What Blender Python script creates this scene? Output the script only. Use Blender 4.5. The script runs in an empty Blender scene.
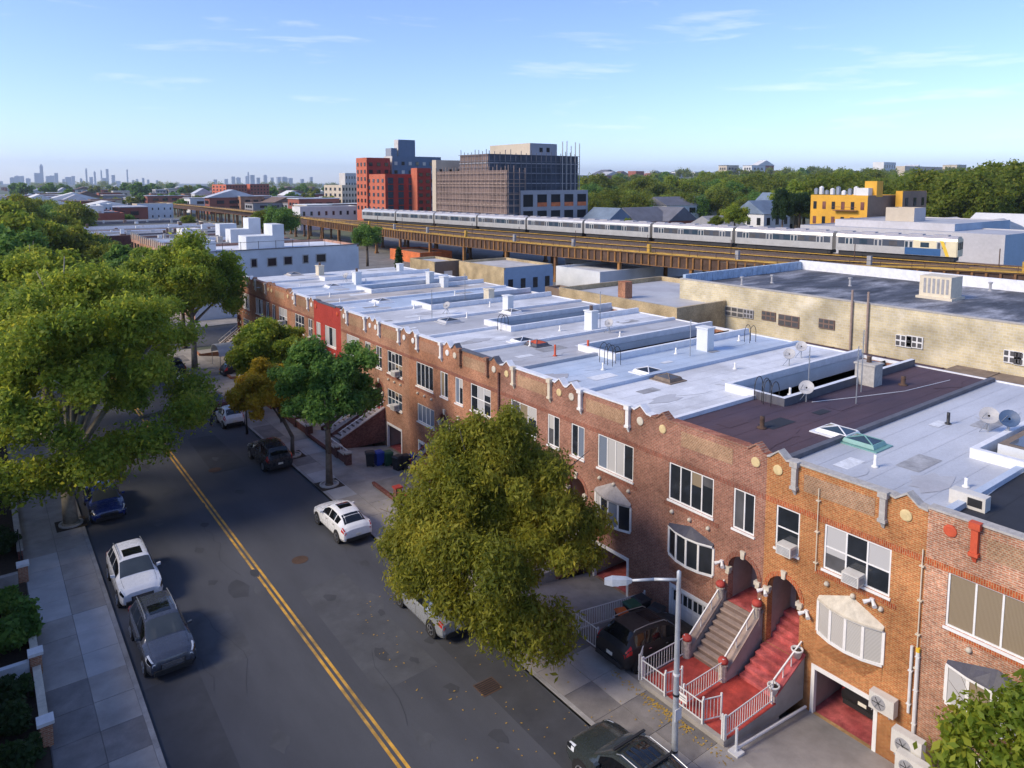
import bpy, math, random
import numpy as np
from mathutils import Vector, Matrix
rnd = random.Random(11)
scene = bpy.context.scene
col = scene.collection
# ------------------------------------------------------------------ camera
FPX, CXP, CYP, PITCH, YAW, CAMH = 729.0, 512.0, 257.6, math.radians(5.84), math.radians(36.6), 19.5
cd = bpy.data.cameras.new('camera'); cam = bpy.data.objects.new('camera', cd); col.objects.link(cam)
cam.location = (0, 0, CAMH)
cam.rotation_euler = (math.radians(90) - PITCH, 0, -YAW)
cd.sensor_width = 36; cd.lens = 36 * FPX / 1024
cd.shift_y = -(384 - CYP) / 1024
cd.clip_start = 0.3; cd.clip_end = 60000
scene.camera = cam
# ------------------------------------------------------------------ light
SUN_EL, SUN_AZ = math.radians(36), math.radians(-76)      # azimuth measured from +Y (the far end of the street) towards +X
sd = Vector((math.sin(SUN_AZ) * math.cos(SUN_EL), math.cos(SUN_AZ) * math.cos(SUN_EL), math.sin(SUN_EL)))
sl = bpy.data.lights.new('sun', 'SUN'); sl.energy = 2.2; sl.angle = math.radians(20.0); sl.color = (1.0, 0.86, 0.66)
so = bpy.data.objects.new('sun', sl); col.objects.link(so)
so.rotation_euler = sd.to_track_quat('Z', 'Y').to_euler(); so.location = (-40, 60, 80)
world = bpy.data.worlds.new('World'); scene.world = world; world.use_nodes = True
wt = world.node_tree; wn = wt.nodes; wl = wt.links
bgn = wn['Background']; bgn.inputs['Strength'].default_value = 0.142
sky = wn.new('ShaderNodeTexSky'); sky.sky_type = 'NISHITA'; sky.sun_disc = False
sky.sun_elevation = SUN_EL; sky.sun_rotation = SUN_AZ; sky.altitude = 50
sky.air_density = 0.75; sky.dust_density = 0.35; sky.ozone_density = 6.5
tc = wn.new('ShaderNodeTexCoord')
# thin wisps of cloud low over the horizon, in sky coordinates
sep = wn.new('ShaderNodeSeparateXYZ'); wl.new(tc.outputs['Generated'], sep.inputs[0])
mpg = wn.new('ShaderNodeMapping'); mpg.inputs['Scale'].default_value = (2.0, 2.0, 17.0); mpg.inputs['Location'].default_value = (1.35, 0.6, 0.75)
wl.new(tc.outputs['Generated'], mpg.inputs[0])
nz = wn.new('ShaderNodeTexNoise'); nz.inputs['Scale'].default_value = 2.3; nz.inputs['Detail'].default_value = 9; nz.inputs['Roughness'].default_value = 0.62
nz.inputs['Distortion'].default_value = 0.35
wl.new(mpg.outputs[0], nz.inputs['Vector'])
rp = wn.new('ShaderNodeValToRGB'); rp.color_ramp.elements[0].position = 0.57; rp.color_ramp.elements[1].position = 0.92
rp.color_ramp.elements[1].color = (0.5, 0.5, 0.5, 1)
wl.new(nz.outputs['Fac'], rp.inputs[0])
mx = wn.new('ShaderNodeMixRGB'); mx.inputs[2].default_value = (6.2, 5.9, 6.1, 1)
tn = wn.new('ShaderNodeMixRGB'); tn.blend_type = 'MULTIPLY'; tn.inputs[0].default_value = 1; tn.inputs[2].default_value = (1.14, 0.965, 0.985, 1); wl.new(sky.outputs[0], tn.inputs[1])
wl.new(rp.outputs[0], mx.inputs[0]); wl.new(tn.outputs[0], mx.inputs[1]); wl.new(mx.outputs[0], bgn.inputs['Color'])
vs = scene.view_settings
vs.view_transform = 'Standard'; vs.look = 'None'; vs.exposure = 0.95; vs.gamma = 1.0; vs.use_curve_mapping = False
# ------------------------------------------------------------------ measuring: photograph -> place
_fw = np.array([math.sin(YAW) * math.cos(PITCH), math.cos(YAW) * math.cos(PITCH), -math.sin(PITCH)])
_rt = np.array([math.cos(YAW), -math.sin(YAW), 0.0]); _up = np.cross(_rt, _fw)
def ray(u, v): return _fw + _rt * (u - CXP) / FPX + _up * (CYP - v) / FPX
def G(u, v, z=0.0):
    d = ray(u, v); t = (z - CAMH) / d[2]; return (d[0] * t, d[1] * t, z)
def FX(u, v, x):
    d = ray(u, v); t = x / d[0]; return (x, d[1] * t, CAMH + d[2] * t)
def FYv(u, v, y):
    d = ray(u, v); t = y / d[1]; return (d[0] * t, y, CAMH + d[2] * t)
def DEP(u, v, dep):                       # the point seen at (u, v) at a distance measured along the view
    d = ray(u, v); f = np.array([math.sin(YAW), math.cos(YAW), 0]); t = dep / (d @ f); return (d[0] * t, d[1] * t, CAMH + d[2] * t)
# ------------------------------------------------------------------ materials
MATS = {}
def _newmat(name):
    m = bpy.data.materials.new(name); m.use_nodes = True; MATS[name] = m
    return m, m.node_tree.nodes, m.node_tree.links, m.node_tree.nodes['Principled BSDF']
def mat(name, c, rough=0.8, var=0.18, scale=2.0, fine=30.0, bump=0.0, metal=0.0, spec=0.4, obj=False, tint=None, streak=None):
    m, n, l, b = _newmat(name)
    b.inputs['Roughness'].default_value = rough; b.inputs['Metallic'].default_value = metal
    b.inputs['Specular IOR Level'].default_value = spec
    if obj:
        src = n.new('ShaderNodeTexCoord').outputs['Object']
    else:
        src = n.new('ShaderNodeNewGeometry').outputs['Position']
    if streak:
        mp = n.new('ShaderNodeMapping'); mp.inputs['Scale'].default_value = streak; l.new(src, mp.inputs[0]); src2 = mp.outputs[0]
    else: src2 = src
    n1 = n.new('ShaderNodeTexNoise'); n1.inputs['Scale'].default_value = scale; n1.inputs['Detail'].default_value = 6; n1.inputs['Roughness'].default_value = 0.65
    n2 = n.new('ShaderNodeTexNoise'); n2.inputs['Scale'].default_value = fine; n2.inputs['Detail'].default_value = 3
    l.new(src2, n1.inputs['Vector']); l.new(src, n2.inputs['Vector'])
    r1 = n.new('ShaderNodeMapRange'); r1.inputs[1].default_value = 0.3; r1.inputs[2].default_value = 0.7
    r1.inputs[3].default_value = 1 - var; r1.inputs[4].default_value = 1 + var
    l.new(n1.outputs['Fac'], r1.inputs[0])
    r2 = n.new('ShaderNodeMapRange'); r2.inputs[1].default_value = 0.25; r2.inputs[2].default_value = 0.75
    r2.inputs[3].default_value = 1 - var * 0.5; r2.inputs[4].default_value = 1 + var * 0.5
    l.new(n2.outputs['Fac'], r2.inputs[0])
    mu = n.new('ShaderNodeMath'); mu.operation = 'MULTIPLY'; l.new(r1.outputs[0], mu.inputs[0]); l.new(r2.outputs[0], mu.inputs[1])
    mc = n.new('ShaderNodeMixRGB'); mc.blend_type = 'MIX'
    mc.inputs[1].default_value = (*c, 1); mc.inputs[2].default_value = (*(tint or c), 1)
    n3 = n.new('ShaderNodeTexNoise'); n3.inputs['Scale'].default_value = scale * 0.45; n3.inputs['Detail'].default_value = 4
    l.new(src2, n3.inputs['Vector'])
    rr = n.new('ShaderNodeMapRange'); rr.inputs[1].default_value = 0.45; rr.inputs[2].default_value = 0.62; l.new(n3.outputs['Fac'], rr.inputs[0])
    l.new(rr.outputs[0], mc.inputs[0])
    mm = n.new('ShaderNodeMixRGB'); mm.blend_type = 'MULTIPLY'; mm.inputs[0].default_value = 1
    l.new(mc.outputs[0], mm.inputs[1]); l.new(mu.outputs[0], mm.inputs[2]); l.new(mm.outputs[0], b.inputs['Base Color'])
    if bump:
        bp = n.new('ShaderNodeBump'); bp.inputs['Strength'].default_value = bump; bp.inputs['Distance'].default_value = 0.02
        l.new(n2.outputs['Fac'], bp.inputs['Height']); l.new(bp.outputs[0], b.inputs['Normal'])
    return m
def brickmat(name, c1, c2, mortar, bw=0.215, bh=0.072, ms=0.011, stain=0.25, soldier=False, rough=0.9, big=0.35, bloom=0.2):
    m, n, l, b = _newmat(name); b.inputs['Roughness'].default_value = rough; b.inputs['Specular IOR Level'].default_value = 0.2
    g = n.new('ShaderNodeNewGeometry'); s = n.new('ShaderNodeSeparateXYZ'); l.new(g.outputs['Position'], s.inputs[0])
    a = n.new('ShaderNodeMath'); a.operation = 'ADD'; l.new(s.outputs[0], a.inputs[0]); l.new(s.outputs[1], a.inputs[1])
    cb = n.new('ShaderNodeCombineXYZ')
    if soldier: l.new(s.outputs[2], cb.inputs[0]); l.new(a.outputs[0], cb.inputs[1])
    else: l.new(a.outputs[0], cb.inputs[0]); l.new(s.outputs[2], cb.inputs[1])
    br = n.new('ShaderNodeTexBrick'); l.new(cb.outputs[0], br.inputs['Vector'])
    br.inputs['Color1'].default_value = (*c1, 1); br.inputs['Color2'].default_value = (*c2, 1); br.inputs['Mortar'].default_value = (*mortar, 1)
    br.inputs['Scale'].default_value = 1; br.inputs['Mortar Size'].default_value = ms; br.inputs['Brick Width'].default_value = bw; br.inputs['Row Height'].default_value = bh
    br.inputs['Bias'].default_value = -0.1
    n1 = n.new('ShaderNodeTexNoise'); n1.inputs['Scale'].default_value = 0.5; n1.inputs['Detail'].default_value = 7; l.new(g.outputs['Position'], n1.inputs['Vector'])
    r1 = n.new('ShaderNodeMapRange'); r1.inputs[1].default_value = 0.32; r1.inputs[2].default_value = 0.7; r1.inputs[3].default_value = 1 - big; r1.inputs[4].default_value = 1 + big * 0.6
    l.new(n1.outputs['Fac'], r1.inputs[0])
    # single bricks vary: coarse cells
    n2 = n.new('ShaderNodeTexNoise'); n2.inputs['Scale'].default_value = 9; n2.inputs['Detail'].default_value = 2; l.new(g.outputs['Position'], n2.inputs['Vector'])
    r2 = n.new('ShaderNodeMapRange'); r2.inputs[1].default_value = 0.3; r2.inputs[2].default_value = 0.7; r2.inputs[3].default_value = 1 - stain; r2.inputs[4].default_value = 1 + stain
    l.new(n2.outputs['Fac'], r2.inputs[0])
    mu = n.new('ShaderNodeMath'); mu.operation = 'MULTIPLY'; l.new(r1.outputs[0], mu.inputs[0]); l.new(r2.outputs[0], mu.inputs[1])
    mm = n.new('ShaderNodeMixRGB'); mm.blend_type = 'MULTIPLY'; mm.inputs[0].default_value = 1
    # patches of repointing and lime bloom
    n3 = n.new('ShaderNodeTexNoise'); n3.inputs['Scale'].default_value = 0.9; n3.inputs['Detail'].default_value = 8; n3.inputs['Roughness'].default_value = 0.7; l.new(g.outputs['Position'], n3.inputs['Vector'])
    r3 = n.new('ShaderNodeMapRange'); r3.inputs[1].default_value = 0.52; r3.inputs[2].default_value = 0.75; r3.inputs[3].default_value = 0.0; r3.inputs[4].default_value = bloom; l.new(n3.outputs['Fac'], r3.inputs[0])
    mb = n.new('ShaderNodeMixRGB'); mb.inputs[2].default_value = (*[min(1, x*1.15) for x in mortar], 1); l.new(r3.outputs[0], mb.inputs[0]); l.new(br.outputs['Color'], mb.inputs[1])
    l.new(mb.outputs[0], mm.inputs[1]); l.new(mu.outputs[0], mm.inputs[2]); l.new(mm.outputs[0], b.inputs['Base Color'])
    bp = n.new('ShaderNodeBump'); bp.inputs['Strength'].default_value = 0.5; bp.inputs['Distance'].default_value = 0.008; bp.invert = True
    l.new(br.outputs['Fac'], bp.inputs['Height']); l.new(bp.outputs[0], b.inputs['Normal'])
    return m
def glassmat(name, c, rough=0.06, spec=0.6):
    m, n, l, b = _newmat(name)
    b.inputs['Roughness'].default_value = rough; b.inputs['Specular IOR Level'].default_value = spec
    g = n.new('ShaderNodeNewGeometry'); n1 = n.new('ShaderNodeTexNoise'); n1.inputs['Scale'].default_value = 1.7
    l.new(g.outputs['Position'], n1.inputs['Vector'])
    mm = n.new('ShaderNodeMixRGB'); mm.blend_type = 'MULTIPLY'; mm.inputs[0].default_value = 0.6
    mm.inputs[1].default_value = (*c, 1); l.new(n1.outputs['Fac'], mm.inputs[2]); l.new(mm.outputs[0], b.inputs['Base Color'])
    return m
def curtainmat(name, c1, c2, scale=14, along=1):
    # pleated cloth or blind behind the pane: stripes along the wall or up it
    m, n, l, b = _newmat(name); b.inputs['Roughness'].default_value = 0.25; b.inputs['Specular IOR Level'].default_value = 0.5
    g = n.new('ShaderNodeNewGeometry'); w = n.new('ShaderNodeTexWave'); w.inputs['Scale'].default_value = scale; w.inputs['Distortion'].default_value = 0.6 if along == 1 else 0
    w.bands_direction = 'Y' if along == 1 else 'Z'; l.new(g.outputs['Position'], w.inputs['Vector'])
    mm = n.new('ShaderNodeMixRGB'); mm.inputs[1].default_value = (*c1, 1); mm.inputs[2].default_value = (*c2, 1)
    l.new(w.outputs['Fac'], mm.inputs[0]); l.new(mm.outputs[0], b.inputs['Base Color'])
    return m
def paint(name, c, rough=0.28, metal=0.0, coat=0.6):
    m, n, l, b = _newmat(name); b.inputs['Base Color'].default_value = (*c, 1); b.inputs['Roughness'].default_value = rough; b.inputs['Metallic'].default_value = metal
    b.inputs['Coat Weight'].default_value = coat; b.inputs['Coat Roughness'].default_value = 0.06
    t = n.new('ShaderNodeTexCoord'); nn = n.new('ShaderNodeTexNoise'); nn.inputs['Scale'].default_value = 6; nn.inputs['Detail'].default_value = 4
    l.new(t.outputs['Object'], nn.inputs['Vector'])
    r = n.new('ShaderNodeMapRange'); r.inputs[3].default_value = rough * 0.7; r.inputs[4].default_value = rough * 1.5; l.new(nn.outputs['Fac'], r.inputs[0]); l.new(r.outputs[0], b.inputs['Roughness'])
    return m
def leafmat(name, dark, mid, light, trans=0.35):
    m, n, l, b = _newmat(name)
    g = n.new('ShaderNodeNewGeometry'); r = n.new('ShaderNodeValToRGB'); e = r.color_ramp.elements
    e[0].color = (*dark, 1); e[0].position = 0.0; e[1].color = (*light, 1); e[1].position = 1.0
    x = e.new(0.5); x.color = (*mid, 1)
    n1 = n.new('ShaderNodeTexNoise'); n1.inputs['Scale'].default_value = 0.42; n1.inputs['Detail'].default_value = 3; l.new(g.outputs['Position'], n1.inputs['Vector'])
    mp = n.new('ShaderNodeMapRange'); mp.inputs[1].default_value = 0.3; mp.inputs[2].default_value = 0.7; l.new(n1.outputs['Fac'], mp.inputs[0])
    mi = n.new('ShaderNodeMixRGB'); mi.inputs[0].default_value = 0.5
    l.new(g.outputs['Random Per Island'], mi.inputs[1]); l.new(mp.outputs[0], mi.inputs[2]); l.new(mi.outputs[0], r.inputs[0])
    b.inputs['Roughness'].default_value = 0.55; b.inputs['Specular IOR Level'].default_value = 0.25
    l.new(r.outputs[0], b.inputs['Base Color'])
    tr = n.new('ShaderNodeBsdfTranslucent'); hs = n.new('ShaderNodeHueSaturation'); hs.inputs['Value'].default_value = 1.3; hs.inputs['Hue'].default_value = 0.48
    l.new(r.outputs[0], hs.inputs['Color']); l.new(hs.outputs[0], tr.inputs['Color'])
    ms = n.new('ShaderNodeMixShader'); ms.inputs[0].default_value = trans
    l.new(b.outputs[0], ms.inputs[1]); l.new(tr.outputs[0], ms.inputs[2])
    l.new(ms.outputs[0], n['Material Output'].inputs['Surface'])
    return m
# ------------------------------------------------------------------ mesh building
class M:
    def __init__(s): s.v = []; s.f = []; s.m = []
    def poly(s, pts, mi=0):
        i = len(s.v); s.v += [tuple(p) for p in pts]; s.f.append(tuple(range(i, i + len(pts)))); s.m.append(mi); return s
    def box(s, x0, x1, y0, y1, z0, z1, mi=0, top=None):
        i = len(s.v)
        s.v += [(x0, y0, z0), (x1, y0, z0), (x1, y1, z0), (x0, y1, z0), (x0, y0, z1), (x1, y0, z1), (x1, y1, z1), (x0, y1, z1)]
        s.f += [(i, i+3, i+2, i+1), (i+4, i+5, i+6, i+7), (i, i+1, i+5, i+4), (i+1, i+2, i+6, i+5), (i+2, i+3, i+7, i+6), (i+3, i, i+4, i+7)]
        s.m += [mi, mi if top is None else top, mi, mi, mi, mi]; return s
    def prism(s, a, b, mi=0, caps=True):      # two matching rings
        i = len(s.v); k = len(a); s.v += [tuple(p) for p in a] + [tuple(p) for p in b]
        for j in range(k):
            q = (j + 1) % k; s.f.append((i+j, i+q, i+k+q, i+k+j)); s.m.append(mi)
        if caps:
            s.f.append(tuple(range(i + k - 1, i - 1, -1))); s.f.append(tuple(range(i + k, i + 2*k))); s.m += [mi, mi]
        return s
    def tube(s, p, q, r0, r1=None, n=8, mi=0, caps=True):
        r1 = r0 if r1 is None else r1; p = Vector(p); q = Vector(q); d = (q - p)
        if d.length < 1e-6: return s
        d.normalize(); a = d.orthogonal().normalized(); b = d.cross(a)
        ra = [p + (a * math.cos(2*math.pi*k/n) + b * math.sin(2*math.pi*k/n)) * r0 for k in range(n)]
        rb = [q + (a * math.cos(2*math.pi*k/n) + b * math.sin(2*math.pi*k/n)) * r1 for k in range(n)]
        return s.prism(ra, rb, mi, caps)
    def path(s, pts, rs, n=7, mi=0):
        for k in range(len(pts) - 1): s.tube(pts[k], pts[k+1], rs[k], rs[k+1], n, mi)
        return s
    def bar(s, p, q, w, h, mi=0):             # rectangular bar, w across (horizontal), h up
        p = Vector(p); q = Vector(q); d = (q - p).normalized(); u = Vector((0, 0, 1))
        if abs(d.z) > 0.99: u = Vector((0, 1, 0))
        a = d.cross(u).normalized() * w / 2; b = a.cross(d).normalized() * h / 2
        return s.prism([p-a-b, p+a-b, p+a+b, p-a+b], [q-a-b, q+a-b, q+a+b, q-a+b], mi)
    def lathe(s, c, prof, n=14, mi=0, axis='z'):
        rings = []
        i0 = len(s.v)
        for r, h in prof:
            for k in range(n):
                t = 2*math.pi*k/n; x, y = r*math.cos(t), r*math.sin(t)
                s.v.append((c[0]+x, c[1]+y, c[2]+h) if axis == 'z' else ((c[0]+x, c[1]+h, c[2]+y) if axis == 'y' else (c[0]+h, c[1]+x, c[2]+y)))
        for j in range(len(prof) - 1):
            for k in range(n):
                q = (k+1) % n; s.f.append((i0+j*n+k, i0+j*n+q, i0+(j+1)*n+q, i0+(j+1)*n+k)); s.m.append(mi)
        s.f.append(tuple(range(i0+n-1, i0-1, -1))); s.m.append(mi)
        e = i0 + (len(prof)-1)*n; s.f.append(tuple(range(e, e+n))); s.m.append(mi)
        return s
    def build(s, name, mats, parent=None, smooth=False, local=False, recalc=False):
        if not isinstance(mats, (list, tuple)): mats = [mats]
        off = Vector((0, 0, 0))
        if not local:
            if parent is not None: off = ORG.get(parent.name, Vector((0, 0, 0)))
            else:
                a = np.array(s.v); lo = a.min(0); hi = a.max(0); off = Vector(((lo[0]+hi[0])/2, (lo[1]+hi[1])/2, lo[2]))
        me = bpy.data.meshes.new(name)
        me.from_pydata([(p[0]-off.x, p[1]-off.y, p[2]-off.z) for p in s.v], [], s.f)
        for x in mats: me.materials.append(MATS[x] if isinstance(x, str) else x)
        if len(mats) > 1: me.polygons.foreach_set('material_index', s.m)
        if smooth: me.polygons.foreach_set('use_smooth', [True]*len(s.f))
        if recalc:
            import bmesh
            bm = bmesh.new(); bm.from_mesh(me); bmesh.ops.recalc_face_normals(bm, faces=bm.faces); bm.to_mesh(me); bm.free()
        me.update()
        o = bpy.data.objects.new(name, me); col.objects.link(o)
        if parent is not None:
            o.parent = parent; ORG[o.name] = off
        else:
            if not local: o.location = off
            ORG[o.name] = off
        return o
ORG = {}
USED = {}
def tag(o, label=None, cat=None, group=None, kind=None):
    if label:
        if label in USED and group is None: print('DUPLICATE LABEL', label)
        USED[label] = 1; o['label'] = label
    if cat: o['category'] = cat
    if group: o['group'] = group
    if kind: o['kind'] = kind
    return o
def empty(name, loc, label=None, cat=None, group=None, rz=0.0):
    o = bpy.data.objects.new(name, None); col.objects.link(o); o.location = loc; o.rotation_euler = (0, 0, rz)
    o.empty_display_size = 0.3
    ORG[o.name] = Vector(loc)
    return tag(o, label, cat, group)
def copy_tree(o, parent=None):
    c = o.copy(); col.objects.link(c); c.parent = parent
    for ch in list(o.children): copy_tree(ch, c)
    return c
def inst(src, name, parent, loc):             # another object on the same mesh
    o = bpy.data.objects.new(name, src.data); col.objects.link(o); o.parent = parent; o.location = loc; return o
# ================================================================== materials of the place
mat('asphalt', (0.068, 0.072, 0.083), 0.85, 0.22, 0.35, 60, 0.25, tint=(0.060, 0.064, 0.076), streak=(1, 0.25, 1))
mat('asphalt_new', (0.050, 0.053, 0.061), 0.9, 0.2, 0.8, 70, 0.25)
mat('asphalt_worn', (0.072, 0.076, 0.085), 0.85, 0.25, 0.8, 70, 0.25)
mat('yellow_line', (0.60, 0.33, 0.05), 0.7, 0.35, 1.6, 40, tint=(0.30, 0.19, 0.06))
mat('concrete', (0.33, 0.305, 0.28), 0.9, 0.2, 0.9, 50, 0.15, tint=(0.28, 0.26, 0.24))
mat('concrete_pale', (0.40, 0.39, 0.38), 0.9, 0.14, 0.9, 50, 0.15, tint=(0.37, 0.37, 0.37))
mat('concrete_dark', (0.20, 0.185, 0.175), 0.9, 0.25, 1.2, 50, 0.15, tint=(0.16, 0.15, 0.145))
mat('kerb', (0.30, 0.29, 0.28), 0.85, 0.25, 1.5, 40)
mat('ground', (0.12, 0.125, 0.10), 0.95, 0.35, 0.02, 0.2, tint=(0.07, 0.10, 0.045))
mat('yard_floor', (0.17, 0.165, 0.155), 0.95, 0.3, 0.3, 5)
brickmat('brick_orange', (0.47, 0.165, 0.055), (0.34, 0.085, 0.028), (0.45, 0.27, 0.12), ms=0.016, stain=0.2)
brickmat('brick_brown', (0.35, 0.135, 0.085), (0.23, 0.075, 0.05), (0.33, 0.22, 0.16), ms=0.015, stain=0.22)
brickmat('brick_tan', (0.40, 0.175, 0.10), (0.29, 0.11, 0.06), (0.38, 0.26, 0.18), ms=0.015, stain=0.2)
brickmat('brick_rust', (0.42, 0.15, 0.075), (0.29, 0.09, 0.045), (0.38, 0.25, 0.16), ms=0.015, stain=0.22)
brickmat('brick_mixed', (0.47, 0.19, 0.10), (0.30, 0.10, 0.055), (0.46, 0.34, 0.24), ms=0.016, stain=0.25, big=0.45)
brickmat('brick_pink', (0.46, 0.25, 0.18), (0.36, 0.17, 0.12), (0.40, 0.29, 0.22), stain=0.2)
brickmat('brick_red_paint', (0.40, 0.055, 0.042), (0.34, 0.045, 0.035), (0.34, 0.05, 0.04), stain=0.12, big=0.15)  # red house paint; also the painted shade of the tower's near walls
brickmat('brick_dark', (0.20, 0.065, 0.05), (0.14, 0.045, 0.04), (0.18, 0.12, 0.10), stain=0.3)
brickmat('soldier_orange', (0.46, 0.10, 0.03), (0.30, 0.055, 0.02), (0.42, 0.25, 0.13), stain=0.2, soldier=True)
brickmat('soldier_brown', (0.30, 0.085, 0.05), (0.19, 0.055, 0.035), (0.28, 0.19, 0.14), stain=0.2, soldier=True)
brickmat('panel_tan', (0.38, 0.17, 0.085), (0.27, 0.10, 0.05), (0.38, 0.27, 0.17), ms=0.02, stain=0.2, bw=0.11)
brickmat('block_beige', (0.60, 0.52, 0.33), (0.52, 0.44, 0.27), (0.58, 0.54, 0.45), bw=0.42, bh=0.21, ms=0.02, stain=0.06, big=0.35, bloom=0.75)
brickmat('brick_yellow_wall', (0.50, 0.39, 0.22), (0.44, 0.33, 0.17), (0.42, 0.35, 0.24), stain=0.2)
mat('limestone', (0.55, 0.50, 0.40), 0.85, 0.18, 4, 40)
mat('buff_stone', (0.60, 0.47, 0.24), 0.85, 0.15, 6, 40)
mat('stone_grey', (0.40, 0.38, 0.35), 0.85, 0.2, 5, 40)
mat('white_trim', (0.74, 0.73, 0.70), 0.55, 0.08, 3, 20)
mat('white_paint', (0.66, 0.66, 0.65), 0.5, 0.1, 3, 25)
mat('cream_paint', (0.62, 0.55, 0.42), 0.6, 0.1, 3, 25)
mat('grey_paint', (0.30, 0.30, 0.31), 0.6, 0.15, 3, 25)
mat('red_paint', (0.40, 0.055, 0.04), 0.75, 0.35, 2.2, 30, 0.1, tint=(0.34, 0.05, 0.04))
mat('red_worn', (0.44, 0.10, 0.095), 0.8, 0.45, 2.4, 25, 0.1, tint=(0.30, 0.055, 0.055))
mat('red_terracotta', (0.52, 0.085, 0.035), 0.7, 0.15, 4, 30)
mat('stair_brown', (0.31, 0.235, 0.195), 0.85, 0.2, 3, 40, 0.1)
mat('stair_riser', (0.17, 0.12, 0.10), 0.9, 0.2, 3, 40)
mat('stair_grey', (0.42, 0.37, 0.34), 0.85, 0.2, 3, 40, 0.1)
mat('stone_mottled', (0.42, 0.37, 0.31), 0.85, 0.4, 7, 30, 0.2)
mat('black_metal', (0.022, 0.022, 0.024), 0.45, 0.2, 4, 30)
mat('galvanised', (0.38, 0.40, 0.42), 0.42, 0.12, 3, 30, metal=0.7)
mat('steel_pole', (0.42, 0.44, 0.46), 0.5, 0.15, 3, 30, metal=0.35)
mat('rubber', (0.016, 0.016, 0.017), 0.9, 0.1, 3, 30)
mat('dark_void', (0.012, 0.012, 0.013), 0.9, 0.1, 3, 30)
mat('hallway', (0.34, 0.30, 0.26), 0.8, 0.1, 3, 30)
mat('wood_door', (0.16, 0.065, 0.03), 0.45, 0.25, 3, 30, streak=(1, 1, 0.1))
mat('bin_black', (0.025, 0.027, 0.03), 0.5, 0.1, 3, 30)
mat('bin_blue', (0.02, 0.05, 0.28), 0.5, 0.1, 3, 30)
mat('bin_green', (0.02, 0.085, 0.045), 0.5, 0.1, 3, 30)
mat('bin_orange', (0.55, 0.12, 0.02), 0.5, 0.1, 3, 30)
mat('air_con', (0.58, 0.56, 0.51), 0.5, 0.1, 3, 30)
mat('roof_white', (0.64, 0.66, 0.69), 0.6, 0.16, 0.5, 9, 0.15, tint=(0.50, 0.51, 0.53))
mat('roof_silver', (0.50, 0.52, 0.56), 0.55, 0.14, 0.45, 10, 0.15, tint=(0.40, 0.42, 0.46), streak=(0.35, 1, 1))
mat('roof_blue', (0.41, 0.49, 0.60), 0.55, 0.14, 0.4, 10, 0.15, tint=(0.52, 0.57, 0.65))
mat('roof_lightgrey', (0.43, 0.44, 0.46), 0.6, 0.12, 0.5, 12, 0.15, tint=(0.38, 0.38, 0.40))
mat('roof_tan', (0.42, 0.39, 0.36), 0.65, 0.14, 0.5, 12, 0.15, tint=(0.50, 0.48, 0.46))
mat('roof_purple', (0.080, 0.050, 0.062), 0.85, 0.2, 0.7, 40, 0.25, tint=(0.060, 0.043, 0.064), streak=(0.3, 1, 1))
mat('roof_black', (0.024, 0.027, 0.036), 0.8, 0.2, 0.8, 30, 0.2)
mat('roof_tar', (0.062, 0.068, 0.085), 0.75, 0.65, 0.8, 5, 0.2, tint=(0.24, 0.25, 0.28), streak=(0.45, 1.3, 1))
mat('roof_brown', (0.20, 0.155, 0.12), 0.9, 0.3, 1.2, 15, 0.2)
mat('flashing_white', (0.70, 0.71, 0.73), 0.5, 0.12, 2, 20)
mat('flashing_dark', (0.10, 0.10, 0.115), 0.6, 0.2, 2, 20)
mat('parapet_blue', (0.36, 0.46, 0.58), 0.7, 0.3, 1.5, 15)
mat('skylight_green', (0.16, 0.33, 0.30), 0.4, 0.15, 3, 20)
mat('whitewash', (0.62, 0.645, 0.66), 0.85, 0.1, 0.4, 15, 0.1, tint=(0.55, 0.58, 0.60))
glassmat('glass', (0.028, 0.034, 0.042)); glassmat('glass_blue', (0.05, 0.085, 0.12)); glassmat('glass_grey', (0.13, 0.13, 0.135), 0.1)
curtainmat('curtain_beige', (0.30, 0.24, 0.16), (0.20, 0.155, 0.10), 9); curtainmat('curtain_white', (0.52, 0.51, 0.49), (0.38, 0.38, 0.38), 9)
curtainmat('blind_white', (0.62, 0.60, 0.55), (0.30, 0.29, 0.27), 6.5, 2); curtainmat('curtain_blue', (0.20, 0.24, 0.30), (0.12, 0.15, 0.20), 9)
leafmat('leaf_mid', (0.085, 0.118, 0.015), (0.26, 0.275, 0.032), (0.54, 0.49, 0.06), 0.6)
leafmat('leaf_green', (0.045, 0.115, 0.024), (0.105, 0.22, 0.04), (0.23, 0.36, 0.06), 0.5)
leafmat('leaf_plane', (0.075, 0.15, 0.018), (0.225, 0.31, 0.036), (0.48, 0.48, 0.055), 0.6)
leafmat('leaf_yellow', (0.22, 0.21, 0.018), (0.52, 0.4, 0.03), (0.7, 0.54, 0.05), 0.6)
leafmat('leaf_dark', (0.014, 0.04, 0.014), (0.03, 0.07, 0.02), (0.06, 0.11, 0.03), 0.5)
leafmat('leaf_far', (0.08, 0.13, 0.016), (0.165, 0.22, 0.026), (0.31, 0.31, 0.045), 0.6)
leafmat('leaf_red', (0.25, 0.02, 0.02), (0.45, 0.03, 0.03), (0.60, 0.06, 0.06))
mat('bark', (0.12, 0.095, 0.07), 0.95, 0.3, 4, 30, 0.3); mat('bark_pale', (0.27, 0.24, 0.185), 0.95, 0.3, 4, 30, 0.3)
mat('soil', (0.045, 0.032, 0.022), 0.98, 0.3, 6, 40, 0.3)
mat('rust_girder', (0.26, 0.125, 0.035), 0.75, 0.35, 0.5, 6, 0.1, tint=(0.15, 0.075, 0.035))
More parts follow.
